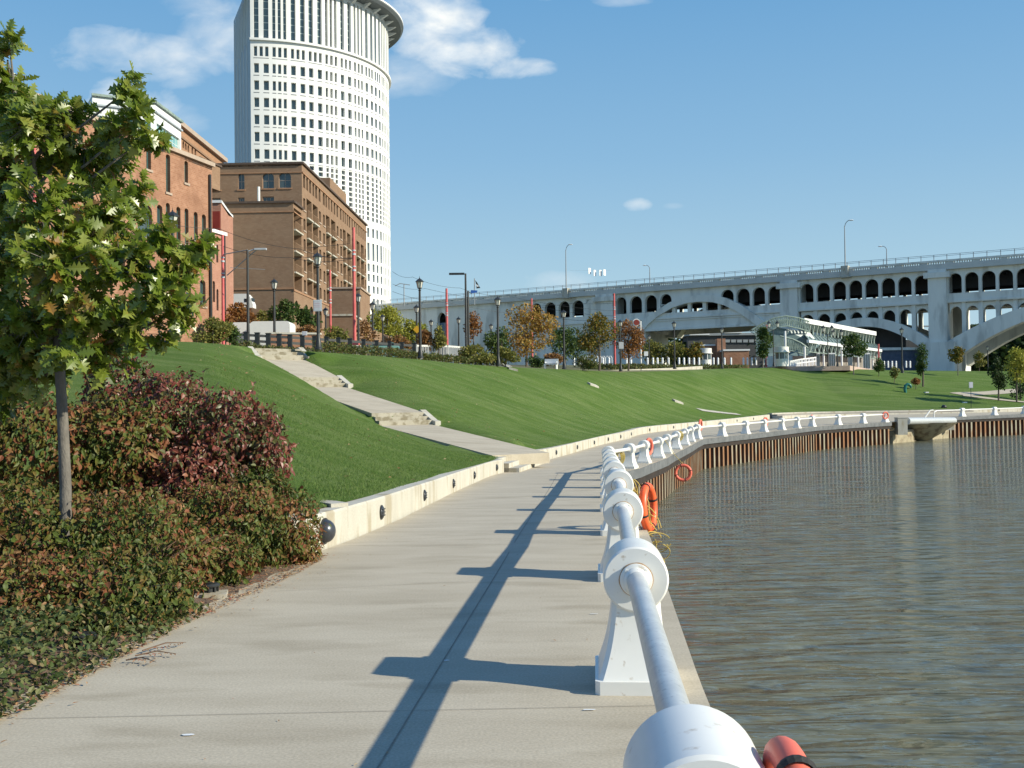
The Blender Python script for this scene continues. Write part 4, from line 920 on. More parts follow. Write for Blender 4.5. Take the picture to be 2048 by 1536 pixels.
e_ = tf(uT, 0, 0); m.add([(Kb[0], Kb[1], 4), (e_[0]-30, e_[1]+20, 4), (e_[0]-30, e_[1]+20, ztop_t), (Kb[0], Kb[1], ztop_t)], [(0, 1, 2, 3)]); m.add([(e_[0], e_[1], 4), (e_[0]-30, e_[1]+20, 4), (e_[0]-30, e_[1]+20, ztop_t), (e_[0], e_[1], ztop_t)], [(0, 1, 2, 3)])
m.build('side_wall', M['towersh'], t)
m = MB(); dx, dy = Kb[0]-K_[0], Kb[1]-K_[1]; ln_ = math.hypot(dx, dy)
for i in range(1, 11):
    x_, y_ = K_[0]+dx*i/11-.05*dy/ln_*0, K_[1]+dy*i/11; nx_, ny_ = dy/ln_*-1, dx/ln_
    m.box((x_+(-.93)*.08, y_-.37*.08, (zcol+ztop_t)/2 if i % 2 else 64), (.25, .35, (ztop_t-zcol-2) if i % 2 else 110), math.atan2(dy, dx))
m.build('wall_rib', M['tower'], t, kind='stuff')
m = MB(); RB = 42.7; n_ = 72; ang = [math.radians(-118+210*i/n_) for i in range(n_+1)]
m.rings([[(TC.x+r*math.cos(a), TC.y+r*math.sin(a), z) for r, z in ((30, ztop_t+.05), (RB-.7, ztop_t+.05), (RB, ztop_t+.7), (RB, ztop_t+1.3), (30, ztop_t+2.2))] for a in ang]); m.build('roof_brim', M['towerdk'], t, smooth=True)
m = MB(); m.rings([[(TC.x+r*math.cos(a), TC.y+r*math.sin(a), z) for r, z in ((RB-.2, ztop_t+1.31), (RB+.12, ztop_t+1.0), (RB+.12, ztop_t+1.5), (RB-.2, ztop_t+1.6))] for a in ang]); m.build('brim_edge', M['tower'], t, smooth=True)
for b_ in range(NB+1):
    u_ = off0+BW*b_-.55; m = MB(); m.rings([[tf(u_-.4, ztop_t-1.1, -.1), tf(u_-.4, ztop_t-1.1, .5), tf(u_-.4, ztop_t+.02, 2.6), tf(u_-.4, ztop_t+.02, -.1)], [tf(u_+.4, ztop_t-1.1, -.1), tf(u_+.4, ztop_t-1.1, .5), tf(u_+.4, ztop_t+.02, 2.6), tf(u_+.4, ztop_t+.02, -.1)]]); m.build('bracket', M['tower'], t)
# ---------------------------------------------------------------- bridge
t = thing('arch_bridge', 'long grey concrete double-deck arch bridge crossing the right half behind the lawn', 'bridge')
BA = (-35.5, 320.8); bd = Vector((.836, -.548)).normalized(); bn = Vector((bd.y, -bd.x))
PG = Plane(BA, bd, bn); g = PG.px; bf = PG.fn
u_l = g(700, 600)[0]; u_r = g(2330, 500)[0]
zf = 31.9                                     # top of fascia
zfb = g(1300, 582)[1]; zpt = g(1300, 566.5)[1]; zfence = g(1300, 557)[1]
print('bridge z', zfb, zpt, zfence, 'u', u_l, u_r)
ZP = zpt                                       # parapet top
DW = 24.0
def pbox(u0, u1, z0, z1, o0, o1, m): return m.rings([[bf(u0, z0, o0), bf(u0, z0, o1), bf(u0, z1, o1), bf(u0, z1, o0)], [bf(u1, z0, o0), bf(u1, z0, o1), bf(u1, z1, o1), bf(u1, z1, o0)]])
HB = []; opens = []
def op(x0, x1, yt, yb, rise=None):
    a, zt_ = g((x0+x1)/2, yt); _, zb_ = g((x0+x1)/2, yb); u0 = g(x0, (yt+yb)/2)[0]; u1 = g(x1, (yt+yb)/2)[0]; w_ = (u1-u0)/2
    HB.append((u0, u1, zb_, zt_, min(w_, 1.9) if rise is None else rise))
zc_t = g(1740, 558.5)[1]; zc_b = g(1740, 597)[1]; print('upper openings', zc_t, zc_b)
def up(x0, x1):
    u0 = g(x0, 600)[0]; u1 = g(x1, 600)[0]; HB.append((u0, u1, zc_b, zc_t, min((u1-u0)/2, 1.9)))
for x0, x1 in [(1063, 1082), (1089, 1111), (1117, 1139), (1144.5, 1167), (1172.6, 1195), (1231, 1252.5), (1259.5, 1283.7), (1289.7, 1313.5), (1320, 1343), (1442, 1467.4), (1473, 1499.6), (1505, 1530), (1536, 1562.6),
    (1600, 1627), (1633, 1660), (1665.8, 1692), (1698, 1724.5), (1730, 1757), (1763, 1790.5), (1796, 1823.5), (1829.6, 1857), (1897.6, 1924), (1930, 1957.5), (1964, 1992), (1998, 2027), (2034, 2063), (2070, 2100), (2107, 2138), (2145, 2177)]: up(x0, x1)
# small openings beneath the crown of the first arch
zq1 = g(1400, 604)[1]; zq0 = g(1400, 622)[1]
for x0, x1 in ((1322, 1344), (1350.5, 1375), (1381, 1405), (1412, 1435.5), (1441, 1458)):
    HB.append((g(x0, 610)[0], g(x1, 610)[0], zq0, min(zq1+.2, zc_b-.6) if False else zq1, 0.4))
HB = [h for h in HB]
zlow1 = g(1400, 655)[1]                        # underside of lower deck beam
u_p0 = g(1050, 640)[0]
pier1 = (g(1563.6, 640)[0], g(1597.8, 640)[0]); pier2 = (g(1859, 640)[0], g(1895.6, 640)[0]); pier0 = (g(1195, 640)[0], g(1229, 640)[0])
zl2t = g(1720, 640)[1]; zbeam_b = zc_b-2.1
for off, rev in ((0, 0), (-DW, 1)):
    fn = (lambda u, z, o: bf(u, z, o)) if not rev else (lambda u, z, o: bf(u, z, -DW-o))
    part = 'near_facade' if not rev else 'far_facade'
    m = MB()
    f = lambda u0, u1, z0, z1, hs, d=1.1: facade(m, fn, u0, u1, z0, z1, hs, d, back=True)
    zmin = 2.0
    # abutment
    ha = (g(875, 650)[0], g(892, 650)[0], g(883, 740)[1], g(883, 625)[1], 2.2)
    f(u_l, u_p0, zmin, zfb, [ha] if not rev else [], 1.1)
    f(u_p0, pier0[0], zc_b-4.5, zfb, [h for h in HB if h[0] > u_p0-.5 and h[1] < pier0[0]+.3 and h[3] > zc_t-.1])
    f(u_p0, pier0[0], zmin, zc_b-4.5, [])
    s1h = [h for h in HB if h[0] >= pier0[1]-.3 and h[1] <= pier1[0]+.5]
    f(pier0[1], pier1[0], zlow1, zfb, s1h)
    s2h = [h for h in HB if h[0] >= pier1[1]-.5 and h[1] <= pier2[0]+.5]; f(pier1[1], pier2[0], zbeam_b, zfb, s2h)
    s3h = [h for h in HB if h[0] >= pier2[1]-.5]; f(pier2[1], u_r, zbeam_b, zfb, s3h)
    m.build(part, M['bridge'], t)
m = MB(); pbox(g(875, 650)[0]-.1, g(892, 650)[0]+.1, 2, g(883, 645)[1], -1.6, -1.15, m); M['door'] = mat('blue_grey_door', (.16, .19, .24), (.22, .25, .30), .8, .7); m.build('door', M['door'], t)
# arch ribs and the posts standing on them
def quad_arch(u0, u1, zs, zcr):
    c_ = (u0+u1)/2; h_ = (u1-u0)/2
    return lambda u: zcr-(zcr-zs)*(1-math.sqrt(max(0, 1-((u-c_)/h_*.93)**2)))/(1-math.sqrt(1-.93**2))
arches = []
A1 = (g(1268, 660)[0], g(1556, 660)[0]); crown1 = g(1412, 590)[1]; 
def arch_px(pts): 
    return [g(x, y) for x, y in pts]
# extrados sampled from the photograph: span 1
ex1 = arch_px([(1262, 668), (1285, 642), (1311, 624), (1340, 605), (1370, 594), (1400, 590), (1425, 590), (1450, 595), (1480, 608), (1510, 628), (1535, 648), (1560, 672)])
in1 = arch_px([(1284, 668), (1296, 650), (1318, 632), (1345, 616), (1372, 607), (1398, 603.5), (1424, 604), (1448, 610), (1475, 623), (1500, 640), (1520, 656), (1540, 676)])
# spans two and three: symmetric curves fitted to crown and springing
def span_curve(u0, u1, z_sp_e, z_cr_e, th0, th1, n_=26):
    ex, inn = [], []
    c_ = (u0+u1)/2; h_ = (u1-u0)/2
    for i in range(n_+1):
        s = -1+2*i/n_; z = z_cr_e-(z_cr_e-z_sp_e)*abs(s)**2.05; th = th0+(th1-th0)*abs(s)**2
        ex.append((c_+h_*s, z)); inn.append((c_+h_*s*.995, z-th))
    return ex, inn
zsp = g(1857, 682)[1]; zcr = g(1728, 635.5)[1]; print('arch2', zsp, zcr)
e2_, i2_ = span_curve(pier1[1]-.5, pier2[0]+.5, zsp, zcr, 2.0, 3.6)
u3 = pier2[1]+(pier2[0]-pier1[1])*2.05; zsp3 = g(1901, 685)[1]; zc3 = g(2048, 615)[1]+2.0
e3_, i3_ = span_curve(pier2[1]-.5, u3, zsp3, zc3, 2.4, 5.0, 40)
def zat(c, u):
    for a, b in zip(c, c[1:]):
        if a[0] <= u <= b[0]: return a[1]+(b[1]-a[1])*(u-a[0])/(b[0]-a[0])
    return c[-1][1] if u > c[-1][0] else c[0][1]
def resamp(c, us): return [(u, zat(c, u)) for u in us]
for ex, inn in ((ex1, in1), (e2_, i2_), (e3_, i3_)):
    us = [ex[0][0]+(ex[-1][0]-ex[0][0])*i/36 for i in range(37)]
    if ex is not ex1: ex_, in_ = resamp(ex, us), resamp(inn, us)
    else: ex_ = resamp(ex, us); us2 = [inn[0][0]+(inn[-1][0]-inn[0][0])*i/36 for i in range(37)]; in_ = resamp(inn, us2)
    for o0, o1 in ((-3.2, .55), (-DW-.55, -DW+3.2)):
        m = MB(); m.rings([[bf(a[0], a[1], o0), bf(a[0], a[1], o1), bf(b[0], b[1], o1), bf(b[0], b[1], o0)] for a, b in zip(ex_, in_)]); m.build('arch_rib', M['bridge'], t)
# lower row of arched openings in spans two and three
def lower(u0, u1, curve, o0, o1):
    hs = [h for h in HB if h[0] >= u0-.8 and h[1] <= u1+.8 and h[3] > zc_t-.1]
    edges = [u0]+[ (a[1]+b[0])/2 for a, b in zip(hs, hs[1:])]+[u1]
    zt_l = zbeam_b-1.0
    for i, h in enumerate(hs):
        m = MB(); fnl = lambda u, z, o: bf(u, z, o+o1)
        zb0 = min(zat(curve, h[0]), zat(curve, h[1])); 
        # post right of this opening
        if i < len(hs)-1:
            a, b = h[1]-.1, hs[i+1][0]+.1; zl = min(zat(curve, a), zat(curve, b))-.6
            if zl < zbeam_b: pbox(a, b, zl, zbeam_b, o0, o1, m); m.build('deck_post', M['bridge'], t)
        a, b = h[0]+.1, h[1]-.1; zr_ = min(1.6, (b-a)*.3); m = MB(); n_ = 10; top = zbeam_b-.05; sp_ = top-2.4; P_ = [((a+b)/2-(b-a)/2*math.cos(PI*k/n_), sp_+1.7*math.sin(PI*k/n_)) for k in range(n_+1)]
        m.rings([[bf(x, z, o0+.3), bf(x, z, o1-.3), bf(x, top, o1-.3), bf(x, top, o0+.3)] for x, z in P_]); m.build('arch_head', M['bridge'], t)
lower(pier1[1], pier2[0], e2_, -1.8, -.05); lower(pier2[1], u3, e3_, -1.8, -.05)
for u0, u1, curve in ((pier1[1], pier2[0], e2_), (pier2[1], u3, e3_)):
    hs = [h for h in HB if h[0] >= u0-.8 and h[1] <= u1+.8 and h[3] > zc_t-.1]
    for a_, b_ in zip(hs, hs[1:]):
        zl = zat(curve, a_[1])-.6
        if zl < zbeam_b: m = MB(); pbox(a_[1]-.1, b_[0]+.1, zl, zbeam_b, -DW+.05, -DW+1.8, m); m.build('deck_post', M['bridge'], t)
# piers
zled = g(1870, 685)[1]
for p_, zl in ((pier0, None), (pier1, zled), (pier2, zled)):
    m = MB(); pbox(p_[0], p_[1], 0, zfb, -5.5, 1.0, m); m.build('pier', M['bridge'], t)
    m = MB(); pbox(p_[0], p_[1], 0, zfb, -DW-1.0, -DW+5.5, m); m.build('pier', M['bridge'], t)
    m = MB(); pbox(p_[0]-.8, p_[1]+.8, zfb-1.9, zfb-.7, -.01, 1.5, m); m.build('pier_cap', M['bridge'], t)
    if zl: m = MB(); pbox(p_[0]-1.6, p_[1]+1.6, 0, zl, -6, 1.7, m); m.build('pier_foot', M['bridge'], t)
for uu0, uu1 in ((1262, 1290), (1530, 1564)):
    a, b = g(uu0, 660)[0], g(uu1, 660)[0]; m = MB(); pbox(a, b, 0, zlow1-.01, -2.4, -.1, m); m.build('pier_foot', M['bridge'], t)
# decks
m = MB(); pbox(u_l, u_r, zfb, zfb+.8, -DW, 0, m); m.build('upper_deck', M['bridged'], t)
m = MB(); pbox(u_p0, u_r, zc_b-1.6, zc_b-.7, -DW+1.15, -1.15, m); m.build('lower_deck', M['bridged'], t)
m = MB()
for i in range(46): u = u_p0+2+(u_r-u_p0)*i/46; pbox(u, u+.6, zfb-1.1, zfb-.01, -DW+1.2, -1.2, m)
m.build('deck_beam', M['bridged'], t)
# string mouldings
for a, b in ((u_p0, pier0[0]), (pier0[1], pier1[0]), (pier1[1], pier2[0]), (pier2[1], u_r)):
    m = MB(); pbox(a+.02, b-.02, zbeam_b+.1, zbeam_b+.55, .003, .35, m); m.build('moulding', M['bridge'], t)
m = MB(); pbox(pier0[1]+.02, pier1[0]-.02, zlow1-.3, zlow1+.25, -.6, .3, m); m.build('moulding', M['bridge'], t)
m = MB(); pbox(pier0[1]+6, pier1[0]-3, zlow1+2.1, zlow1+2.4, .003, .2, m); m.build('moulding', M['bridge'], t)
# fascia with balustrade
zb1 = zfb+(ZP-zfb)*.58; zb2 = ZP-.42
M['fascia'] = mat('bridge_fascia', (.50, .50, .47), (.60, .60, .56), .3, .9)
for o0, o1 in ((.02, .85), (-DW-.85, -DW-.02)):
    m = MB(); pbox(u_l, u_r, zfb-.15, zb1, o0, o1, m); m.build('fascia', M['fascia'], t)
    m = MB(); pbox(u_l, u_r, zb2, ZP, o0+.2, o1+.05, m); m.build('top_rail', M['bridge'], t)
m = MB(); k = 0; u = u_l; per = 5.4; sol = MB(); bal_n = 0; first_b = []
while u < u_r:
    pbox(u, u+1.35, zb1, zb2, .15, .8, sol)
    n_ = 8
    for q in range(n_):
        uu_ = u+1.35+(per-1.35)*(q+.5)/n_; pbox(uu_-.13, uu_+.13, zb1, zb2, .3, .6, m)
    u += per
sol.build('parapet_panel', M['fascia'], t, kind='stuff'); M['baluster'] = mat('pale_baluster', (.62, .62, .58), rough=.8); m.build('baluster', M['baluster'], t, kind='stuff')
m = MB(); pbox(u_l, u_r, zb1, zb2, -DW-.6, -DW-.4, m); m.build('far_parapet', M['bridge'], t)
m = MB(); u = u_l
while u < u_r: m.cyl(bf(u, ZP, .4), bf(u, zfence, .4), .085, n=5, cap=False); u += 2.7
for z in (ZP+.9, zfence): m.cyl(bf(u_l, z, .4), bf(u_r, z, .4), .05, n=4)
m.build('fence_posts', M['railmetal'], t, kind='stuff')
# inner walls and girders between the two facades
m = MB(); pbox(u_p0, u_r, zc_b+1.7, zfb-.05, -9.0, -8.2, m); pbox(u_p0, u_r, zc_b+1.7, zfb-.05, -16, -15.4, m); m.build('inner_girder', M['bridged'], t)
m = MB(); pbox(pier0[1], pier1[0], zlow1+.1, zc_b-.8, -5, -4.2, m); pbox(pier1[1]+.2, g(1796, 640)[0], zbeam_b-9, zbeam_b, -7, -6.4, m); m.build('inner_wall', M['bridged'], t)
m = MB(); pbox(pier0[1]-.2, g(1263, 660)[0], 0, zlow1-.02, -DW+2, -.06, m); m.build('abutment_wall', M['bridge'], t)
# bridge street lights
def arm_light(px_b, py_b, px_t, py_t, off, side, lab):
    p = U(px_b, py_b, 100); u_, z_ = g(px_b, py_b); b = Vector(bf(u_, z_, off)); 
    if off < 0: b = Vector(bf(u_, ZP, off)); 
    ztp = g(px_t, py_t)[1]; hgt = ztp-b.z
    th = thing('street_lamp', lab, 'street lamp', b, 0, 'lamps along the bridge deck')
    m = MB(); m.cyl((0, 0, 0), (0, 0, hgt*.9), .17, .10, 8); m.build('pole', M['railmetal'], th, smooth=True)
    m = MB(); s = side; d = bd*s
    m.tube([(0, 0, hgt*.88), (d.x*.25, d.y*.25, hgt*.95), (d.x*.7, d.y*.7, hgt*.99), (d.x*1.0, d.y*1.0, hgt)], .08, 6); m.build('arm', M['railmetal'], th, smooth=True)
    m = MB(); m.ell((d.x*1.5, d.y*1.5, hgt), (.6, .42, .13), 8); m.build('lamp_head', M['whitep'], th, smooth=True)
    if off > 0: m = MB(); m.box((0, 0, .2), (1.6, 1.6, 2.4), math.atan2(bd.y, bd.x)); m.box((0, 0, -1.15), (2.2, 2.2, .3), math.atan2(bd.y, bd.x)); m.build('base', M['wallconc'], th)
arm_light(1136, 588, 1133, 491, .9, 1, 'tall bridge lamp on a projecting base left of the hanging white panels')
arm_light(1222, 575, 1212, 513, -DW+1, -1, 'bridge lamp with arm to the left beside the hanging white panels')
arm_light(1693, 545, 1689, 443, .9, 1, 'tallest thin bridge lamp, on a projecting base above the station')
arm_light(1722, 536, 1713, 469, -DW+1, -1, 'thin bridge lamp with arm to the left, behind the tallest one')
th = thing('signal_gantry', 'four small white panels hanging in a row above the bridge deck', 'road sign', U(1180, 545, 300))
q0 = U(1140, 535, 303); l0 = th.location
for i, (px, py) in enumerate(((1179, 542), (1189.5, 546), (1201, 546), (1209, 545))):
    p = U(px, py, 303)-Vector(l0); m = MB(); m.box(p, (1.0, .12, 1.7), PI/4); m.build('panel', M['whitep'], th)
m = MB(); m.cyl(U(1140, 541, 303)-Vector(l0), U(1222, 541, 303)-Vector(l0), .012, n=4); m.build('span_wire', M['railmetal'], th)
# ---------------------------------------------------------------- leaves and trees
LEAF = {}
def leaf_shape(pts): return pts
OAK = [(0, .015), (.14, .04), (.24, .20), (.30, .08), (.42, .36), (.50, .10), (.62, .40), (.70, .11), (.80, .26), (.87, .08), (1, 0)]
OVAL = [(0, 0), (.28, .25), (.62, .24), (1, 0)]
DIAM = [(0, 0), (.5, .33), (1, 0)]
LANCE = [(0, 0), (.35, .16), (1, 0)]
class Leaves:
    def __init__(s): s.v = []; s.f = []
    def leaf(s, p, d, up, L_, shape, droop=.25, fold=.25, wd=1.0):
        d = d.normalized(); side = d.cross(up)
        if side.length < 1e-3: side = d.orthogonal()
        side.normalize(); nrm = side.cross(d); o = len(s.v); n = len(shape); vv = s.v
        for t, w_ in shape:
            c = p+d*(L_*t)-nrm*(L_*droop*t*t)
            e = side*(L_*w_*wd); q = nrm*(L_*w_*fold)
            vv.append(tuple(c)); vv.append(tuple(c+e+q)); vv.append(tuple(c-e+q))
        for i in range(n-1):
            a = o+3*i; b_ = a+3
            if shape[i][1] == 0: s.f.append((a, b_, b_+1)); s.f.append((a, b_+2, b_))
            elif shape[i+1][1] == 0: s.f.append((a, b_, a+1)); s.f.append((a, a+2, b_))
            else: s.f.append((a, b_, b_+1, a+1)); s.f.append((a, a+2, b_+2, b_))
    def build(s, name, mt, par=None, **k):
        m = MB(); m.v = s.v; m.f = s.f; m.m = [0]*len(s.f); return m.build(name, mt, par, **k)
def rdir(rn):
    z = rn.uniform(-1, 1); a = rn.uniform(0, 2*PI); r = math.sqrt(1-z*z); return Vector((r*math.cos(a), r*math.sin(a), z))
UPZ = Vector((0, 0, 1))
M['oak'] = leafmat('oak_leaves', [(0, (.09, .14, .014)), (.35, (.18, .25, .026)), (.72, (.27, .33, .05)), (.90, (.36, .38, .08)), (.965, (.30, .20, .04)), (1, (.42, .18, .05))], .5, .33, .8)
M['leafred'] = leafmat('dark_red_shrub_leaves', [(0, (.06, .05, .015)), (.2, (.11, .12, .03)), (.45, (.17, .045, .03)), (.7, (.21, .055, .04)), (.9, (.28, .10, .055)), (1, (.38, .18, .11))], .28, .42, .5, 1.3)
M['leafmix'] = leafmat('mixed_shrub_leaves', [(0, (.04, .06, .010)), (.36, (.10, .135, .025)), (.56, (.16, .13, .03)), (.76, (.19, .07, .03)), (.93, (.27, .10, .045)), (1, (.36, .20, .09))], .28, .5, .3, 1.5)
M['leafgreen'] = leafmat('green_cover_leaves', [(0, (.05, .08, .02)), (.5, (.11, .14, .045)), (.8, (.18, .18, .07)), (1, (.28, .15, .08))], .25, .5)
def gm(n_, *cs): M[n_] = leafmat(n_+'_foliage', [(i/(len(cs)-1), c) for i, c in enumerate(cs)], .3, .6, .3, 1.0)
gm('f_orange', (.24, .12, .025), (.42, .23, .05), (.32, .23, .05), (.17, .18, .04)); gm('f_green', (.03, .07, .015), (.08, .13, .03), (.14, .17, .04)); gm('f_olive', (.11, .13, .025), (.20, .20, .045), (.32, .25, .06))
gm('f_yellow', (.22, .24, .03), (.40, .38, .06), (.30, .34, .06)); gm('f_brown', (.14, .07, .03), (.26, .13, .05), (.36, .2, .07), (.12, .12, .04)); gm('f_brgreen', (.14, .11, .02), (.30, .19, .03), (.10, .13, .025), (.06, .09, .02))
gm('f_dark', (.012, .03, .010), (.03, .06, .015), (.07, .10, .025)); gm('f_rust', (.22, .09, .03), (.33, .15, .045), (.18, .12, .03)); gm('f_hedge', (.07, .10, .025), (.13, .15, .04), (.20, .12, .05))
# ---- the young oak
rn = random.Random(11)
TD = 10.0
oak = thing('oak_tree', 'young green oak tree with lobed leaves and slim grey trunk in front of the warehouse', 'tree', (0, 0, 0))
tb = U(131, 970, TD); tb.z = bed_z(tb.x, tb.y)-.05
tt = U(112, 560, TD); tk = [tb, U(131, 970, TD), U(126, 850, TD), U(120, 745, TD), U(114, 640, TD), U(100, 500, TD), U(78, 380, TD), U(40, 250, TD), U(15, 120, TD)]
m = MB(); m.tube(tk, [.058, .052, .049, .046, .042, .036, .028, .018, .008], 14); trunk = m.build('trunk', M['bark'], oak, smooth=True)
blobs = [(20, 95, 34, 50, 0), (60, 210, 80, 60, .1), (120, 230, 60, 45, 0), (170, 300, 60, 60, .1), (10, 170, 45, 50, .1), (60, 250, 95, 75, -.2), (0, 330, 80, 110, .4), (130, 290, 85, 70, .3), (265, 250, 62, 62, -.1), (262, 175, 24, 40, -.1), (300, 270, 40, 30, 0), (215, 330, 60, 45, .3), (80, 420, 110, 90, -.5), (210, 430, 90, 80, -.1),
         (275, 395, 50, 50, .3), (0, 520, 90, 110, .3), (120, 530, 120, 90, -.7), (240, 540, 90, 75, -.4), (355, 530, 62, 50, -.3), (395, 510, 34, 34, -.3), (310, 600, 85, 70, -.5), (370, 610, 38, 48, -.4), (180, 640, 110, 65, -.5), (60, 650, 110, 85, -.1), (-40, 600, 80, 160, .4), (280, 668, 70, 45, -.3), (140, 700, 50, 45, -.7), (40, 730, 80, 50, .1), (215, 720, 45, 35, -.4), (-30, 420, 80, 150, .5), (60, 745, 85, 45, .5), (-20, 800, 80, 60, .6), (140, 660, 90, 60, .4), (30, 690, 90, 70, .7), (250, 640, 60, 50, .3), (150, 470, 90, 60, .5), (20, 250, 60, 60, .4), (330, 470, 38, 22, -.2)]
lv = Leaves(); br = MB(); nb = 0
def trunk_pt(z):
    for a, b in zip(tk, tk[1:]):
        if a.z <= z <= b.z: return a.lerp(b, (z-a.z)/(b.z-a.z))
    return tk[-1] if z > tk[-1].z else tk[3]
for (cx, cy, rx, ry, dz) in blobs:
    d = TD+dz; c = U(cx, cy, d); a = rx/FPX*d*1.06; b = ry/FPX*d*1.05; base_ = trunk_pt(max(tk[3].z+.05, c.z-.45-.25*abs(c.x-tk[4].x)))
    br.tube([base_, base_.lerp(c, .5)+Vector((0, 0, -.03)), c], [.018, .013, .006], 7); nb += 1
    nt_ = max(9, int(a*b*200))
    for _ in range(nt_):
        q = rdir(rn); rr = rn.random()**.45; tp = c+Vector((q.x*a, q.y*(a+b)*.45, q.z*b))*rr*.93
        s0 = c.lerp(tp, .35); br.tube([s0, tp], [.005, .0025], 4)
        dd0 = (tp-c).normalized() if (tp-c).length > .02 else rdir(rn)
        for k in range(rn.randint(7, 11)):
            dd = (dd0*.8+rdir(rn)*.95+Vector((0, -.1, -.42))).normalized(); up = (SUN*.75+dd0*.4+rdir(rn)*.65+UPZ*.25).normalized()
            lv.leaf(tp-dd0*rn.uniform(0, .10), dd, up, rn.uniform(.11, .20), OAK, rn.uniform(.0, .35), rn.uniform(.1, .4), rn.uniform(.75, 1.05))
print('oak leaves', len(lv.v)//33)
lv.build('crown', M['oak'], oak); br.build('branches', M['bark'], oak, smooth=True)
# ---- shrubs of the bed
def shrub(lab, bl, mt, n_, L0, L1, seed, stems=True, cat='shrub', name='shrub', group='shrubs of the roadside bed', dens=1.0):
    rn = random.Random(seed); t = thing(name, lab, cat, (0, 0, 0), 0, group); lv = Leaves(); st = MB(); vol = [rx*ry for _, _, rx, ry, _ in bl]; tot = sum(vol)
    for (cx, cy, rx, ry, d), v in zip(bl, vol):
        c = U(cx, cy, d); a = rx/FPX*d; b = ry/FPX*d; dp = (a*.85+b*.3); nn_ = int(n_*v/tot)
        for _ in range(nn_):
            q = rdir(rn)
            if q.y > .5 and rn.random() < .7: q.y = -q.y
            rr = 1-abs(rn.gauss(0, .14)); ns = mn.noise(Vector((c.x+q.x*3, c.y+q.y*3, c.z+q.z*3))*1.9)*.20+mn.noise(Vector((q.x, q.y, q.z))*7)*.11
            if rr > .84 and mn.noise(Vector((c.x+q.x*a, c.y+q.y*a, c.z+q.z*b))*4.2) > .13: rr *= .80
            p = c+Vector((q.x*a, q.y*dp, q.z*b))*(rr+ns)
            if p.z < bed_z(p.x, p.y)+.02: p.z = bed_z(p.x, p.y)+rn.uniform(.02, .12)
            if p.x > interp(p.y, XL)+.03 and p.y < 13.3: p.x = interp(p.y, XL)+rn.uniform(-.25, .05)
            dd = (q*.4+rdir(rn)*.8+Vector((0, -.1, -.75))).normalized(); up = (q*.8+SUN*.55+rdir(rn)*.8+UPZ*.1).normalized()
            lv.leaf(p, dd, up, rn.uniform(L0*.6, L1*1.15), OVAL, rn.uniform(0, .5), rn.uniform(.1, .6), rn.uniform(.7, 1.2))
        gz_ = bed_z(c.x, c.y)
        for _ in range(int(14+rx/8)):
            q = rdir(rn); q.z = abs(q.z); tip = c+Vector((q.x*a, q.y*dp, q.z*b))*rn.uniform(.9, 1.2); b0 = Vector((c.x+rn.uniform(-.2, .2)*a, c.y, gz_)); st.tube([b0, b0.lerp(tip, .55)+Vector((0, 0, .08)), tip], [.010, .006, .002], 4)
            if rn.random() < .6:
                dd0 = (tip-c).normalized()
                for k in range(5): lv.leaf(tip-dd0*.03*k, (dd0*.6+rdir(rn)*.8).normalized(), UPZ, rn.uniform(L0, L1), OVAL, .2, .3)
    lv.build('foliage', mt, t); st.build('stems', M['twig'], t); return t
shrub('dark red leafy shrub highest against the lawn, right of the oak trunk', [(345, 850, 105, 112, 14.0), (465, 895, 100, 118, 13.8), (530, 905, 52, 85, 13.6), (400, 960, 150, 95, 13.5), (255, 800, 80, 90, 14.2)], M['leafred'], 15000, .05, .09, 3)
shrub('green and reddish shrub behind the oak trunk at the left edge', [(80, 905, 150, 120, 12.8), (235, 890, 115, 105, 13.1), (-60, 880, 100, 130, 12.5)], M['leafmix'], 10500, .055, .095, 4)
shrub('large mixed olive and rust shrub filling the left foreground', [(95, 1120, 190, 140, 10.2), (270, 1115, 150, 140, 10.4), (30, 1040, 110, 85, 10.9), (225, 1050, 140, 70, 11), (200, 1200, 170, 100, 9.3), (310, 1190, 85, 85, 9.7), (40, 1210, 130, 95, 9.0), (-80, 1130, 120, 160, 9.8)], M['leafmix'], 30000, .036, .068, 5)
shrub('mixed red green shrub hanging over the end of the retaining wall', [(450, 1060, 125, 105, 12.2), (555, 1060, 90, 92, 12.8), (600, 1095, 42, 48, 12.9), (420, 1120, 95, 60, 11.3), (520, 990, 62, 60, 13.1)], M['leafmix'], 15000, .04, .072, 6)
# low green ground cover in the near corner, litter along the kerb
rn = random.Random(9); lv = Leaves()
for _ in range(21000):
    y = rn.uniform(4.4, 9.8); dx = rn.random()**.8*2.3; xl = interp(y, XL); x = xl+.02-dx
    hgt = .05+.20*min(1, dx/.5)+mn.noise(Vector((x*2.5, y*2.5, 1)))*.10
    p = Vector((x, y, bed_z(x, y)+rn.random()**.6*max(.03, hgt)))
    lv.leaf(p, (rdir(rn)+UPZ*.1).normalized(), (UPZ+rdir(rn)*.7).normalized(), rn.uniform(.03, .065), OVAL, .15, .3, 1.2)
lv.build('ground_cover', M['leafgreen'], kind='stuff', label='low green creeping ground cover along the walkway edge', cat='ground cover')
M['litter'] = leafmat('dry_litter', [(0, (.20, .10, .05)), (.4, (.36, .20, .10)), (.7, (.50, .38, .22)), (1, (.30, .06, .03))], .1, .8)
lv = Leaves()
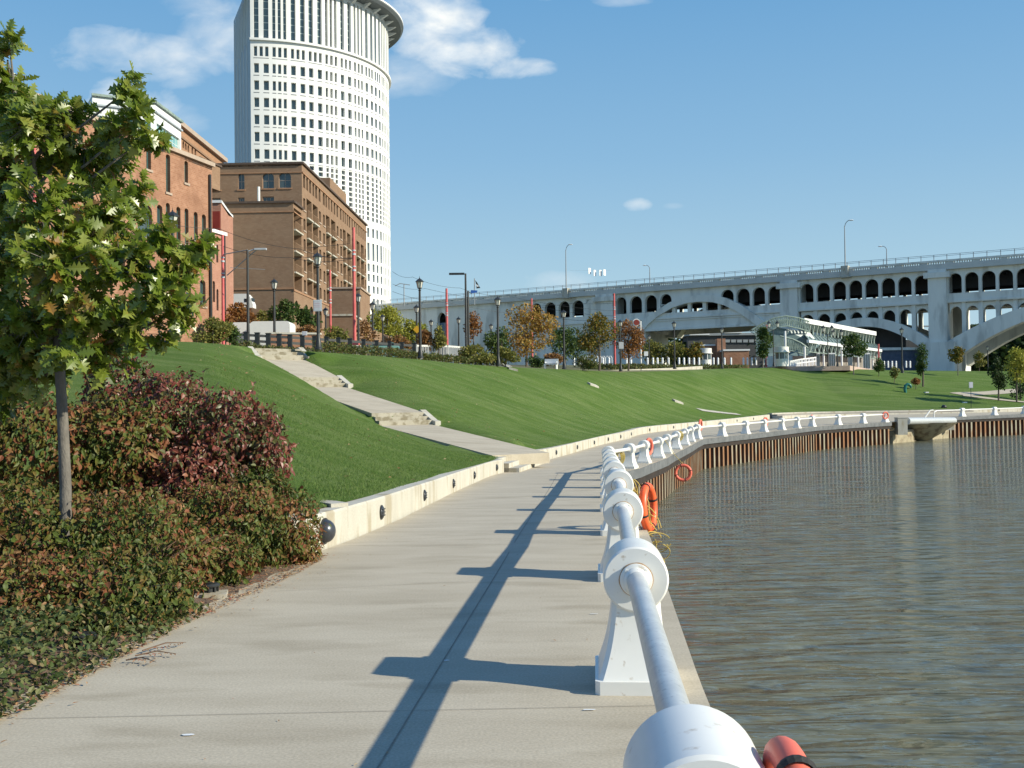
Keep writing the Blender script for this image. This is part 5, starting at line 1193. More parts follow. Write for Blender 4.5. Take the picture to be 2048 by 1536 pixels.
for _ in range(2600):
    y = rn.uniform(4.5, 13.4); xl = interp(y, XL); x = xl+.03-abs(rn.gauss(0, .16)) if rn.random() < .97 else xl+rn.uniform(0, .35)
    lv.leaf(Vector((x, y, max(zw(y), bed_z(x, y))+.008+rn.uniform(0, .02))), Vector((rn.uniform(-1, 1), rn.uniform(-1, 1), rn.uniform(-.1, .2))), (UPZ+rdir(rn)*.4).normalized(), rn.uniform(.02, .055), OVAL if rn.random() < .6 else LANCE, .1, .3, .7)
for _ in range(70):
    y = rn.uniform(3, 26); x = rn.uniform(interp(y, XL), interp(y, XR)); lv.leaf(Vector((x, y, zw(y)+.006)), Vector((rn.uniform(-1, 1), rn.uniform(-1, 1), .1)), UPZ, rn.uniform(.012, .03), OVAL, .1, .3, .8)
lv.build('leaf_litter', M['litter'], kind='stuff', label='dry leaves and straw scattered along the walkway edge', cat='litter')
LL = []; lv = Leaves(); cnt = 0
for _ in range(90000):
    r_ = LR[rn.randrange(14*2, 14*6)]; j = int(rn.random()**1.6*34); a = r_[j]; b = r_[j+1]; f_ = rn.random(); x = a[0]+(b[0]-a[0])*f_+rn.uniform(-.5, .5); y = a[1]+(b[1]-a[1])*f_+rn.uniform(-.6, .6)
    if y > 40: continue
    z = lawn_z(x, y, None)
    if z is None: continue
    t_, o_ = pathinfo(x, y)
    if o_ < PW/2+.05 and t_ > -.05: continue
    lv.leaf(Vector((x, y, z-.005)), (UPZ+rdir(rn)*.7).normalized(), rdir(rn), rn.uniform(.035, .065), [(0, .09), (1, 0)], .2, 0, 1)
M['blade'] = leafmat('grass_blades', [(0, (.085, .155, .03)), (.6, (.13, .21, .05)), (1, (.24, .29, .10))], .3, .7, .1)
for _ in range(420):
    r_ = LR[rn.randrange(14*2, 14*9)]; a = r_[int(rn.random()*44)]; x, y = a[0]+rn.uniform(-.5, .5), a[1]+rn.uniform(-.5, .5); z = lawn_z(x, y, None)
    if z is None or pathinfo(x, y)[1] < 1.4: continue
    LL.append((x, y, z))
lv.build('grass', M['blade'], kind='stuff', label='short mown grass blades on the near part of the lawn', cat='grass')
lv = Leaves()
for x, y, z in LL: lv.leaf(Vector((x, y, z+.03)), Vector((rn.uniform(-1, 1), rn.uniform(-1, 1), .2)), (UPZ+rdir(rn)*.5).normalized(), rn.uniform(.05, .12), OVAL, .2, .4)
lv.build('fallen_leaves', M['litter'], kind='stuff', label='sparse fallen leaves dotted over the mown lawn slope', cat='litter')
# fallen twigs on the paving
for i, (a, b) in enumerate([((285, 1308), (372, 1291)), ((270, 1318), (352, 1314)), ((252, 1327), (312, 1331))]):
    p0, p1 = UW(*a), UW(*b); p0.z = p1.z = .025; m = MB(); m.tube([p0, p0.lerp(p1, .5)+Vector((0, .03, .02)), p1], [.006, .005, .002], 5); t_ = m.build('twig', M['twig'], label=['upper dry leafy twig lying over the walkway edge', 'middle dry leafy twig lying over the walkway edge', 'lower dry leafy twig lying over the walkway edge'][i], cat='twig')
    lv = Leaves()
    for k in range(12): q = p0.lerp(p1, .1+.9*k/12); lv.leaf(q, Vector((rn.uniform(-.3, 1), rn.choice((-1, 1)), .3)), UPZ, .05, OVAL, .3, .3, .6)
    lv.build('twig_leaves', M['litter'], t_)
# small grey-leaved weed on the wall end
t_ = thing('weed', 'thin grey-green weed sprouting over the retaining wall end', 'plant', (0, 0, 0)); lv = Leaves(); m = MB(); c = U(628, 1040, 13.0)
for k in range(12):
    tip = c+Vector((rn.uniform(-.12, .12), rn.uniform(-.05, .05), rn.uniform(.02, .26))); m.tube([c+Vector((-.05, 0, -.2)), c, tip], [.004, .003, .001], 4)
    for q in range(14): lv.leaf(c.lerp(tip, rn.random()), rdir(rn), UPZ, rn.uniform(.02, .04), OVAL, .1, .2)
m.build('stems', M['twig'], t_); lv.build('foliage', M['leafgreen'], t_)
# path lights in the bed
for (px, py, lab) in ((418, 1192, 'black low path light on a small concrete pad by the walkway'), (165, 1300, 'black low path light half hidden in the green ground cover')):
    p = UW(px, py); p.x -= .0; z = max(0, bed_z(p.x, p.y)); t_ = thing('path_light', lab, 'path light', (p.x, p.y, z))
    m = MB(); m.lathe((0, 0, .0), [(.075, 0), (.075, .07)], 16); m.build('lamp_body', M['black'], t_, smooth=True)
    m = MB(); m.lathe((0, 0, .068), [(.105, 0), (.108, .012), (.09, .028), (.02, .036)], 20); m.build('cap', M['black'], t_, smooth=True)
    m = MB()
    for k in range(10): a = 2*PI*k/10; m.box((.088*math.cos(a), .088*math.sin(a), .035), (.014, .014, .07), a)
    m.build('guard', M['black'], t_)
    if px > 300: m = MB(); m.box((.04, -.06, -.01), (.30, .26, .05), .2); m.build('concrete_pad', M['wallconc'], t_)
# ---- trees and shrubs farther off, each its own thing
def far_tree(lab, cx, top, bot, w_, d, mt, n_=900, L0=None, seed=0, base=None, trunk='barkd', cat='tree', name='tree', group=None, blobs_=7, dense=1.0, tw=None):
    rn = random.Random(seed*7+int(cx)); c = U(cx, (top+bot)/2, d); rx = w_/2/FPX*d; rz = (bot-top)/2/FPX*d; g0 = gz(c.x, c.y) if base is None else U(cx, base, d).z
    t = thing(name, lab, cat, (0, 0, 0), 0, group); L0 = (L0 or d*.0030)*.8; n_ = int(n_*1.45); lv = Leaves(); br = MB()
    bl = []
    for k in range(blobs_):
        q = rdir(rn); bl.append((c+Vector((q.x*rx*.62, q.y*rx*.55, q.z*rz*.62)), rx*rn.uniform(.32, .52), rz*rn.uniform(.28, .48)))
    bl.append((c+Vector((0, 0, rz*.62)), rx*.3, rz*.36)); bl.append((c, rx*.6, rz*.6))
    for k in range(n_):
        b0, a, b = bl[rn.randrange(len(bl))]; q = rdir(rn); p = b0+Vector((q.x*a, q.y*a, q.z*b))*(rn.random()**.35*1.08)
        lv.leaf(p, (q+rdir(rn)+Vector((0, 0, -.3))).normalized(), (UPZ+rdir(rn)).normalized(), L0*rn.uniform(.7, 1.5), DIAM, .1, .2, 1.1)
    lv.build('crown' if name == 'tree' else 'foliage', mt, t)
    tw = tw or max(.07, rz*.05)
    br.tube([(c.x, c.y, g0-.1), (c.x+.05, c.y, (g0+c.z)/2), (c.x, c.y, c.z+rz*.4)], [tw, tw*.8, tw*.3], 7)
    for b0, a, b in bl[:6]: br.tube([(c.x, c.y, max(g0, c.z-rz*.6)), b0], [tw*.4, tw*.15], 4)
    br.build('trunk' if name == 'tree' else 'stems', M[trunk], t); return t
def far_shrub(lab, cx, top, bot, w_, d, mt, n_=600, seed=1, L0=None): return far_tree(lab, cx, top, bot, w_, d, M[mt], n_, L0, seed, cat='shrub', name='shrub', blobs_=5, tw=.05)
far_tree('spreading golden orange tree around a red pole left of the bridge openings', 1052, 608, 712, 125, 106, M['f_orange'], 2600, .26, 1, blobs_=12)
far_tree('round green tree left of the golden orange tree', 1003, 655, 716, 80, 112, M['f_green'], 1400, .28, 2)
far_tree('low wide green tree between the golden and the brown-green trees', 1130, 655, 722, 105, 118, M['f_green'], 1800, .28, 3, blobs_=10)
far_tree('tall brown-green tree with a red pole in front, centre of the view', 1198, 625, 722, 86, 110, M['f_brgreen'], 2200, .25, 4, blobs_=11)
far_tree('rust orange tree just right of the brown-green tree', 1256, 638, 724, 66, 118, M['f_rust'], 1700, .25, 5, blobs_=9)
for i, (cx, w_, s_, lab) in enumerate([(1300, 60, 'f_olive', 'leftmost of three olive trees behind the white bollards'), (1345, 62, 'f_olive', 'middle one of three olive trees behind the white bollards'), (1392, 52, 'f_brgreen', 'rightmost of three olive trees behind the white bollards')]): far_tree(lab, cx, 680+i*3, 728, w_, 172, M[s_], 900, .4, 6+i)
far_tree('small tree with rusty leaves beside the twin black poles', 946, 622, 692, 36, 112, M['f_rust'], 600, .26, 9)
far_tree('upper part of the yellow willow at the foot of the tower', 775, 612, 680, 90, 122, M['f_yellow'], 2000, .3, 10, blobs_=10)
far_tree('lower yellow willow spilling right under the bridge parapet', 822, 640, 694, 72, 118, M['f_yellow'], 1300, .3, 11)
far_tree('small green and pale tree between a street lamp and a red pole', 876, 650, 712, 34, 88, M['f_olive'], 650, .2, 12)
far_shrub('brownish shrub left of the big street lamp behind the black fence', 800, 672, 706, 50, 92, 'f_brown', 600)
far_shrub('brown and red shrub behind the big street lamp at the picket fence', 850, 662, 712, 48, 88, 'f_brown', 700)
far_shrub('rust and green shrub above the parked white trailers, left', 480, 606, 668, 70, 92, 'f_rust', 900, 3)
far_shrub('dark green shrub above the parked white trailers', 570, 600, 655, 60, 96, 'f_green', 900, 4)
far_shrub('green shrub at the brown block arches', 610, 615, 668, 55, 98, 'f_green', 700, 5)
far_shrub('greyish olive shrub between the rust shrub and the green shrub', 525, 622, 660, 50, 100, 'f_olive', 500, 6)
far_shrub('low dark red shrub right of the white trailer', 618, 652, 680, 70, 88, 'f_brown', 600, 7)
far_shrub('yellow-green shrub between the two tall red poles', 672, 655, 702, 60, 82, 'f_olive', 700, 8)
far_shrub('bare brownish shrub right of the tallest red pole', 730, 640, 704, 50, 90, 'f_brown', 350, 9)
far_shrub('yellow-green bush at the crest beside the oak leaves', 425, 636, 692, 95, 57, 'f_olive', 1500, 10, .16)
far_shrub('dark green bush at the left end of the black fence', 470, 655, 695, 40, 59, 'f_green', 500, 11, .15)
far_shrub('broad yellow-green bush on the crest between two street lamps', 950, 690, 730, 95, 83, 'f_olive', 1700, 12, .2)
far_shrub('yellow-green bush around the foot of the street lamp with the stone', 1010, 696, 732, 60, 85, 'f_olive', 1000, 13, .2)
far_shrub('dark red mounded bush behind the white bench', 1108, 706, 735, 48, 101, 'f_brown', 700, 14, .2)
far_shrub('green bush right of the white bench', 1165, 712, 741, 58, 102, 'f_hedge', 800, 15, .2)
far_shrub('green low bush left of the white bench', 1072, 712, 738, 50, 101, 'f_green', 700, 16, .2)
far_tree('green round tree with thin pale trunk left of the station canopy', 1525, 655, 715, 50, 158, M['f_green'], 1200, .36, 17, trunk='bark')
far_tree('green round tree with thin pale trunk before the middle of the station', 1706, 668, 716, 52, 158, M['f_green'], 1200, .36, 18, trunk='bark')
far_tree('small ochre tree with white trunk in front of the big bridge pier', 1915, 694, 726, 36, 166, M['f_brgreen'], 700, .34, 19, base=750, trunk='bark')
far_tree('slim dark conifer-like young tree on the lawn below the bridge pier', 1845, 684, 762, 24, 150, M['f_green'], 800, .3, 20, base=772)
far_tree('narrow dark green young tree near the right edge beside the footpath', 1996, 712, 782, 36, 142, M['f_dark'], 1000, .3, 21, base=800)
far_tree('yellow orange tree at the right edge of the lawn', 2032, 698, 770, 66, 138, M['f_yellow'], 1700, .3, 22, base=802, blobs_=9)
far_tree('dark green tree at the right edge behind the yellow one', 2040, 730, 800, 50, 146, M['f_dark'], 900, .3, 23, base=804)
far_tree('pale young tree at the foot of the bridge arch, far right', 1958, 704, 735, 26, 190, M['f_olive'], 450, .34, 24)
far_shrub('dark green round bush right of the station on the lawn', 1757, 716, 748, 24, 158, 'f_green', 500, 25, .3)
far_shrub('thin olive bush on the lawn right of the station', 1788, 734, 757, 24, 152, 'f_olive', 260, 26, .28)
far_shrub('small red bush on the lawn under the dark young tree', 1831, 756, 771, 16, 148, 'f_rust', 220, 27, .28)
# hedges along the crest (one mass each)
def hedge(lab, pts, hw, hh, mt, n_, L0, seed, dy=0):
    rn = random.Random(seed); lv = Leaves(); P = [U(*p) for p in pts]
    for _ in range(n_):
        s = rn.uniform(0, len(P)-1.001); i = int(s); p = P[i].lerp(P[i+1], s-i); g0 = gz(p.x, p.y)
        q = Vector((p.x+rn.gauss(0, hw*.3), p.y+dy+rn.uniform(-hw, hw), 0)); q.z = max(g0, gz(q.x, q.y))+rn.random()**.6*hh*(1+.35*mn.noise(Vector((q.x*.9, q.y*.9, seed))))
        lv.leaf(q, rdir(rn), (UPZ+rdir(rn)*.7).normalized(), L0*rn.uniform(.7, 1.4), DIAM, .1, .2, 1.1)
    lv.build('hedge', M[mt], kind='stuff', label=lab, cat='hedge')
hedge('low brownish green hedge below the black fence on the crest', [(640, 705, 61.5), (700, 709, 65), (780, 714, 69.5), (835, 718, 74)], .8, .60, 'f_hedge', 3200, .13, 1)
hedge('low red-green hedge at the foot of the picket fence', [(835, 718, 74.5), (900, 722, 79), (1000, 732, 87)], .8, .55, 'f_hedge', 2600, .15, 2)
hedge('long low green hedge in front of the white bollards', [(1180, 738, 112), (1260, 738, 122), (1340, 735, 130), (1420, 733, 140), (1500, 732, 152)], 1.2, .5, 'f_hedge', 5000, .22, 3, 3)
hedge('low dark hedge along the path left of the stair top', [(470, 690, 59), (520, 692, 63), (630, 700, 62.5)], .6, .35, 'f_hedge', 1600, .12, 4, 1.2)
# distant wooded bank behind the bridge (a mass)
rn = random.Random(5); lv = Leaves()
def bank(x0, x1, top_pts, yb, d0, d1, n_, L0):
    for _ in range(n_):
        px = rn.uniform(x0, x1); tp = interp(px, top_pts)+mn.noise(Vector((px*.03, 1, 0)))*10; py = tp+(yb-tp)*rn.random()**.8; d = rn.uniform(d0, d1)
        lv.leaf(U(px, py, d), rdir(rn), (UPZ+rdir(rn)*.8).normalized(), L0*rn.uniform(.6, 1.5), DIAM, .1, .2, 1.2)
bank(1885, 2330, [(1885, 690), (1940, 655), (2048, 640), (2330, 600)], 745, 270, 330, 26000, 1.3)
bank(1270, 1560, [(1270, 655), (1400, 690), (1560, 700)], 745, 345, 390, 7000, 1.5)
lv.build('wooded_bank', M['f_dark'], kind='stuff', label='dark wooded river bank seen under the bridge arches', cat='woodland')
# ---------------------------------------------------------------- street lamps
def make_lamp(H=5.5):
    t = thing('street_lamp', '', 'street lamp', group='black lantern street lamps')
    m = MB(); m.lathe((0, 0, 0), [(.21, 0), (.21, .10), (.17, .14), (.16, .42), (.12, .55), (.10, .80), (.085, .9)], 16); m.build('base', M['black'], t, smooth=True)
    m = MB(); m.lathe((0, 0, 0), [(.10, .9), (.070, H-1.0), (.09, H-.98), (.10, H-.95), (.07, H-.9), (.06, H-.86)], 14); m.build('pole', M['black'], t, smooth=True)
    l = MB(); l.lathe((0, 0, H-.86), [(.07, 0), (.16, .04), (.16, .07)], 6); fr = l.build('lantern', M['black'], t)
    m = MB(); m.lathe((0, 0, H-.79), [(.135, 0), (.225, .40)], 6); m.build('glass', M['lampglass'], fr)
    m = MB()
    for k in range(6):
        a = 2*PI*k/6; m.cyl((.14*math.cos(a), .14*math.sin(a), H-.79), (.232*math.cos(a), .232*math.sin(a), H-.38), .016, n=4)
    m.build('lantern_bars', M['black'], fr)
    m = MB(); m.lathe((0, 0, H-.40), [(.285, 0), (.285, .03), (.18, .14), (.07, .22), (.03, .24), (.035, .27), (.015, .30), (.006, .40)], 6); m.build('roof', M['black'], fr)
    return t
M['lampglass'] = mat('frosted_lamp_glass', (.50, .48, .42), (.62, .60, .54), 3, .25, spec=.6)
lamp0 = make_lamp(); L_used = [False]
def solve_d(px, top, H, z=None, lo=40, hi=260):
    best = None
    for i in range(int(lo*2), int(hi*2)):
        d = i/2; p = U(px, top, d); g0 = gz(p.x, p.y) if z is None else z; e = abs(p.z-(g0+H))
        if best is None or e < best[0]: best = (e, d, p.x, p.y, g0)
    return best
LAMPS = [(345, 415, 'nearest street lamp, its lantern just right of the oak crown before the warehouse', 46.4), (635, 500, 'large street lamp at the stair top carrying a grey square sign', 59.4), (839, 552, 'street lamp left of a red pole on the crest below the tower', 72), (995, 590, 'street lamp beside the pale stone on the crest', 83.6), (1127, 617, 'street lamp just right of the white bench', 98), (1240, 637, 'street lamp with a small grey sign before the rust tree', 112), (1348, 640, 'street lamp on the crest under the first bridge arch', 121)]
for px, top, lab, d in LAMPS:
    p = U(px, top, d); z = p.z-5.5
    if not L_used[0]: lamp0.location = (p.x, p.y, z); lamp0['label'] = lab; L_used[0] = True; o = lamp0
    else: o = dup(lamp0, (p.x, p.y, z), 0, lab)
for px, top, lab in [(548, 553, 'street lamp before the brown block left of centre, behind the white trailer'), (651, 612, 'small street lamp between the big lamp and the thinner red pole'), (716, 583, 'street lamp tucked behind the tallest red pole'), (745, 600, 'thin street lamp at the right corner of the brick terrace'), (765, 626, 'street lamp in front of the yellow willow'), (833, 607, 'street lamp just behind and left of the big crest lamp'), (862, 637, 'small street lamp before the arched abutment door'), (917, 632, 'small street lamp left of the twin black poles'), (982, 645, 'small street lamp behind the round green tree'), (1155, 655, 'small street lamp among the green trees under the bridge'), (1443, 645, 'street lamp under the right half of the first bridge arch'), (1298, 668, 'small street lamp under the left springing of the first arch')]:
    r_ = solve_d(px, top, 5.5, lo=62); dup(lamp0, (r_[2], r_[3], r_[4]), 0, lab)
for px, top, by, d, lab in [(1803, 653, 746, 148, 'street lamp on the lawn right of the station with papers on it'), (1975, 690, 756, 176, 'street lamp on the far lawn under the third arch')]:
    p = U(px, top, d); q = U(px, by, d); o = dup(lamp0, (p.x, p.y, q.z), 0, lab, sc_=(p.z-q.z)/5.5)
def twin_lamp(px, top, by, d, lab):
    p = U(px, top, d); q = U(px, by, d); H = p.z-q.z; t = thing('twin_lamp', lab, 'street lamp', (p.x, q.y, q.z), 0, 'twin-headed street lamps at the station')
    m = MB(); m.lathe((0, 0, 0), [(.2, 0), (.16, .4), (.09, .8), (.06, H-1.3)], 12); m.build('pole', M['black'], t, smooth=True)
    m = MB(); m.tube([(-.62, 0, H-1.0), (-.4, 0, H-1.35), (.4, 0, H-1.35), (.62, 0, H-1.0)], .045, 6); m.build('cross_arm', M['black'], t, smooth=True)
    for s in (-.62, .62):
        m = MB(); m.lathe((s, 0, H-1.0), [(.1, 0), (.16, .1), (.24, .55)], 6); l = m.build('lantern', M['lampglass'], t); m = MB(); m.lathe((s, 0, H-.45), [(.32, 0), (.2, .2), (.05, .4), (.02, .5)], 6); m.build('roof', M['black'], l)
        m = MB(); m.lathe((s, 0, H-1.05), [(.06, 0), (.18, .06)], 6); m.build('holder', M['black'], l)
for px, lab in ((1546, 'twin-headed lamp beside the left round booth'), (1655, 'left one of two twin-headed lamps before the station doors'), (1674, 'right one of two twin-headed lamps before the station doors')): twin_lamp(px, 641 if px < 1600 else 650 if px < 1660 else 658, 733, 157, lab)
# ---- red catenary poles
def red_pole(px, d, top, lab, by=None, r=.15, foot=False):
    p = U(px, top, d); z = gz(p.x, p.y) if by is None else U(px, by, d).z; t = thing('overhead_line_pole', lab, 'pole', (p.x, p.y, z), 0, 'red poles of the overhead tram line'); H = p.z-z
    m = MB(); m.cyl((0, 0, 0), (0, 0, H), r, r*.8, 14); m.build('pole', M['red'], t, smooth=True)
    for zz in (H-3.0, H-1.9):
        m = MB(); m.cyl((0, 0, zz), (0, 0, zz+.12), r*1.15, n=14); m.cyl((0, 0, zz+.28), (0, 0, zz+.36), r*1.12, n=14); m.build('clamp', M['signgrey'], t, smooth=True)
    if foot: m = MB(); m.box((0, 0, .15), (.62, .62, .3)); m.build('base_plate', M['red'], t); m = MB(); m.lathe((0, 0, -.55), [(.85, -.3), (.85, .5), (.78, .56)], 24); m.build('concrete_footing', M['wallconc'], t)
    return Vector((p.x, p.y, p.z))
R1 = red_pole(707, 73.7, 455, 'tallest red pole on a round concrete footing, right of the brown block balconies', 692, .12, True)
R0 = red_pole(445, 75, 470, 'red pole at the corner of the pink brick annex', None, .115)
Rm = red_pole(660, 96.6, 540, 'thinner red pole left of the tallest one', 702, .11)
R2 = red_pole(893, 118, 577, 'red pole standing before the pale abutment wall', 712, .15)
R3 = red_pole(1063, 130, 597, 'red pole inside the golden orange tree', None, .13)
R4 = red_pole(1228, 125, 587, 'red pole beside the bridge pier, between brown-green and rust trees', None, .13)
Rl = red_pole(68, 50, 292, 'thick red pole behind the oak leaves at the far left', None, .12)
for px, top, bt, d, lab in ((1757, 688, 735, 176, 'thin red post right of the station canopy'), (1533, 648, 735, 175, 'dark red post at the left end of the station')):
    q = U(px, bt, d); p = U(px, top, d); m = MB(); m.cyl((q.x, q.y, q.z), (p.x, p.y, p.z), .14, n=8); m.build('red_post', M['red'], label=lab, cat='pole')
# black poles
def black_pole(px, d, top, lab, head=0, by=None):
    p = U(px, top, d); z = gz(p.x, p.y) if by is None else U(px, by, d).z; t = thing('light_pole', lab, 'pole', (p.x, p.y, z)); H = p.z-z
    m = MB(); m.cyl((0, 0, 0), (0, 0, H), .12, .08, 10); m.build('pole', M['black'], t, smooth=True)
    if head: m = MB(); m.box((head*.75, 0, H-.02), (1.3, .28, .16)); m.build('lamp_head', M['black'], t); 
    return t, H, p
t, H, p = black_pole(495, 74, 500, 'dark steel pole with street light head and angled brace arm before the brown block', 0)
m = MB(); m.tube([(0, 0, H-.1), (.5, 0, H+.05), (1.0, 0, H+.05)], .04, 6); m.build('lamp_head', M['signgrey'], t); m = MB(); m.box((.9, 0, H+.05), (.8, .3, .12)); m.build('lantern', M['signgrey'], t)
q = R0-Vector(t.location); m = MB(); m.tube([(0, 0, H), (q.x, q.y, H-.15)], .04, 5); m.tube([(.6, 0, H), (q.x+.3, q.y, H-1.6)], .04, 5); m.tube([(-1.2, 0, H-1.2), (1.2, 0, H-1.35)], .02, 4); m.build('brace_arm', M['railmetal'], t)
black_pole(931, 92, 547, 'black pole with flat light head pointing left, left one of the twin poles', -1)
black_pole(936, 93, 582, 'shorter black pole right beside the one with the flat light head', 0)
black_pole(323, 90, 390, 'thin dark pole left of the nearest street lamp before the warehouse', -1)
# flags and small signs by the twin poles
t = thing('flag_pole', 'thin flagpole with a drooping dark and white flag above the bridge parapet', 'flag', U(949, 610, 260)); b0 = Vector(t.location)
m = MB(); m.cyl((0, 0, 0), U(949, 557, 260)-b0, .12, n=6); m.build('pole', M['railmetal'], t)
f = [U(950, 560, 260)-b0, U(955, 566, 260)-b0, U(958, 572, 260)-b0, U(961, 576, 260)-b0, U(953, 577, 260)-b0, U(952, 568, 260)-b0]
m = MB(); m.add(f+[v+Vector((0, .1, 0)) for v in f], [(0, 1, 2, 3, 4, 5), (11, 10, 9, 8, 7, 6)]); m.build('flag', M['black'], t)
m = MB(); f = [U(952, 568, 259.8)-b0, U(957, 571, 259.8)-b0, U(957, 574, 259.8)-b0, U(953, 573, 259.8)-b0]; m.add(f, [(0, 1, 2, 3)]); m.build('flag_stripe', M['whitep'], t)
t = thing('banner', 'small blue banner beside the twin black poles', 'banner', U(938, 584, 94)); b0 = Vector(t.location)
m = MB(); a = U(942, 580, 94)-b0; b = U(955, 581, 94)-b0; c = U(954, 585, 94)-b0; d_ = U(941, 587, 94)-b0; m.rings([[a, b, c, d_], [v+Vector((0, .04, 0)) for v in (a, b, c, d_)]]); m.build('cloth', M['blue'], t); m = MB(); m.cyl((0, 0, 0), U(943, 587, 94)-b0, .03, n=5); m.build('arm', M['black'], t)
def sign(px, d, y0, y1, w_, mt, lab, post_to=None, name='sign', diamond=False, off=-.12, rim=None):
    c = U(px, (y0+y1)/2, d); h = (y1-y0)/FPX*d; ww = w_/FPX*d; t = thing(name, lab, 'sign', (c.x, c.y+off, c.z)); m = MB()
    if diamond: m.rings([[(0, y, h/2), (ww/2, y, 0), (0, y, -h/2), (-ww/2, y, 0)] for y in (-.01, .01)])
    else: m.box((0, 0, 0), (ww, .03, h))
    m.build('panel', M[mt], t)
    if rim: m = MB(); m.box((0, -.02, 0), (ww*.84, .01, h*.88)); m.build('sign_face', M[rim], t)
    if post_to: q = U(px, post_to, d); m = MB(); m.cyl((0, .05, q.z-c.z), (0, .05, h*.4), .035, n=6); m.build('post', M['black'], t)
    return t
sign(636, 59.3, 600, 623, 17, 'signgrey', 'grey square notice sign fixed to the large street lamp', rim='whitegrey') if False else None
M['whitegrey'] = mat('faded_sign_face', (.50, .50, .54), (.56, .56, .60), 6, .5); M['faintred'] = mat('faded_red_print', (.50, .30, .33), rough=.6)
t = sign(636, 59.3, 600, 623, 17, 'signgrey', 'grey square notice sign fixed to the large street lamp', rim='whitegrey')
for k in range(5): m = MB(); m.box((-.02, -.03, .22-.10*k), (.30, .006, .022)); m.build('print_line', M['faintred' if k in (1, 2, 3) else 'signgrey'], t)
sign(1242, 111.8, 684, 698, 10, 'signgrey', 'small grey sign fixed to the street lamp before the rust tree', rim='whitegrey')
sign(1941, 133, 764, 776, 8, 'signgrey', 'small white-grey sign on a thin post on the lawn at far right', 818, rim='whitegrey')
sign(834, 93, 651, 667, 16, 'yellow', 'yellow diamond warning sign behind the big crest lamp', 700, diamond=True)
sign(565+45, 67, 663, 671, 10, 'whitep', 'small white notice on the low orange brick wall', rim='whitegrey')
sign(1292, 150, 703, 712, 8, 'whitep', 'small white sign with dark slot among the bollards', 725)
# level crossing signal
t = thing('crossing_signal', 'white post carrying a round red and white disc above the bollards', 'signal', U(1282, 727, 148)); b0 = Vector(t.location)
m = MB(); m.cyl((0, 0, -.5), U(1281, 642, 148)-b0, .11, n=8); m.build('post', M['white'], t, smooth=True)
c = U(1273, 645, 148)-b0; m = MB(); m.cyl(c-Vector((0, .05, 0)), c+Vector((0, .05, 0)), .52, n=24); m.build('disc', M['white'], t); m = MB(); m.cyl(c-Vector((0, .09, 0)), c-Vector((0, .05, 0)), .40, n=24); m.build('red_face', M['maroon'], t)
# ---- overhead wires
def wire(lab, *pts, sag=.25, r=.018):
    P = [Vector(p) for p in pts]; Q = []
    for a, b in zip(P, P[1:]):
        for i in range(12): t_ = i/12; v = a.lerp(b, t_); v.z -= sag*4*t_*(1-t_); Q.append(v)
    Q.append(P[-1]); m = MB(); m.tube(Q, r, 4); m.build('overhead_wire', M['black'], label=lab, cat='wire', group='overhead tram wires')
wire('overhead wire crossing the warehouse toward the tallest red pole, upper one', U(200, 420, 70), U(440, 458, 74), U(600, 498, 74), U(707, 515, 73.7))
wire('overhead wire below the upper one before the brown block', U(200, 450, 70), U(440, 490, 75), U(580, 515, 74), U(706, 517, 73.7))
wire('wire span from the street light pole to the tallest red pole', U(585, 516, 74), U(635, 512, 74), U(707, 517, 73.7), sag=.05)
wire('thick wire span over the large street lamp', U(612, 496, 74), U(640, 493, 74), U(700, 487, 73.7), sag=.02)
wire('upper wire running from the tower to the twin black poles', U(785, 543, 105), U(825, 554, 105), U(920, 576, 110), U(1015, 592, 118), U(1230, 622, 124))
wire('middle wire running from the tower over the abutment', U(785, 568, 105), U(850, 577, 106), U(1063, 610, 130), U(1230, 632, 125))
wire('lower wire running from the tower over the abutment', U(785, 583, 105), U(893, 605, 117), U(1100, 634, 128), U(1228, 640, 125))
wire('short wire across the pier left of the rust tree', U(1063, 612, 130), U(1150, 606, 128), U(1228, 606, 125), sag=.1)
m = MB(); m.tube([U(790, 572, 112), U(800, 567, 112), U(820, 570, 112)], .05, 4); m.cyl(U(808, 569, 112), U(808, 612, 112), .05, n=5); m.build('wire_bracket', M['railmetal'], label='thin grey bracket carrying wires just right of the tower foot', cat='wire bracket')
# ---- black rail fence on the crest
def rail_fence(lab, pts, n_, H, mt, rails=(.35, .7, 1.0), pw=.16, name='fence', base=None, pick=0):
    P = [U(*p) for p in pts]; t = thing(name, lab, 'fence'); Q = []
    for k in range(n_+1):
        s = min(k/n_*(len(P)-1), len(P)-1.0001); i = int(s); v = P[i].lerp(P[i+1], s-i); v.z = v.z-H; Q.append(v)
        m = MB(); m.box((v.x, v.y, v.z+H/2-.2), (pw, pw, H+.4)); m.box((v.x, v.y, v.z+H+.02), (pw*1.25, pw*1.25, .05)); m.build('post', M[mt], t)
    for r_ in rails:
        m = MB()
        for a, b in zip(Q, Q[1:]): m.rings([[(a.x, a.y-.04, a.z+r_*H-.08), (a.x, a.y+.04, a.z+r_*H-.08), (a.x, a.y+.04, a.z+r_*H+.08), (a.x, a.y-.04, a.z+r_*H+.08)], [(b.x, b.y-.04, b.z+r_*H-.08), (b.x, b.y+.04, b.z+r_*H-.08), (b.x, b.y+.04, b.z+r_*H+.08), (b.x, b.y-.04, b.z+r_*H+.08)]])
        m.build('rail', M[mt], t)
    if pick:
        for a, b in zip(Q, Q[1:]):
            for k in range(pick): v = a.lerp(b, (k+.5)/pick); m = MB(); m.box((v.x, v.y, v.z+H*.45), (.14, .04, H*.95)); m.build('picket', M[mt], t)
    return t
rail_fence('black wooden rail fence along the crest from the trailers to the big crest lamp', [(470, 664, 66), (580, 670, 67.5), (700, 678, 70), (828, 687, 74)], 15, 1.25, 'black', (.30, .60, .88), .26)
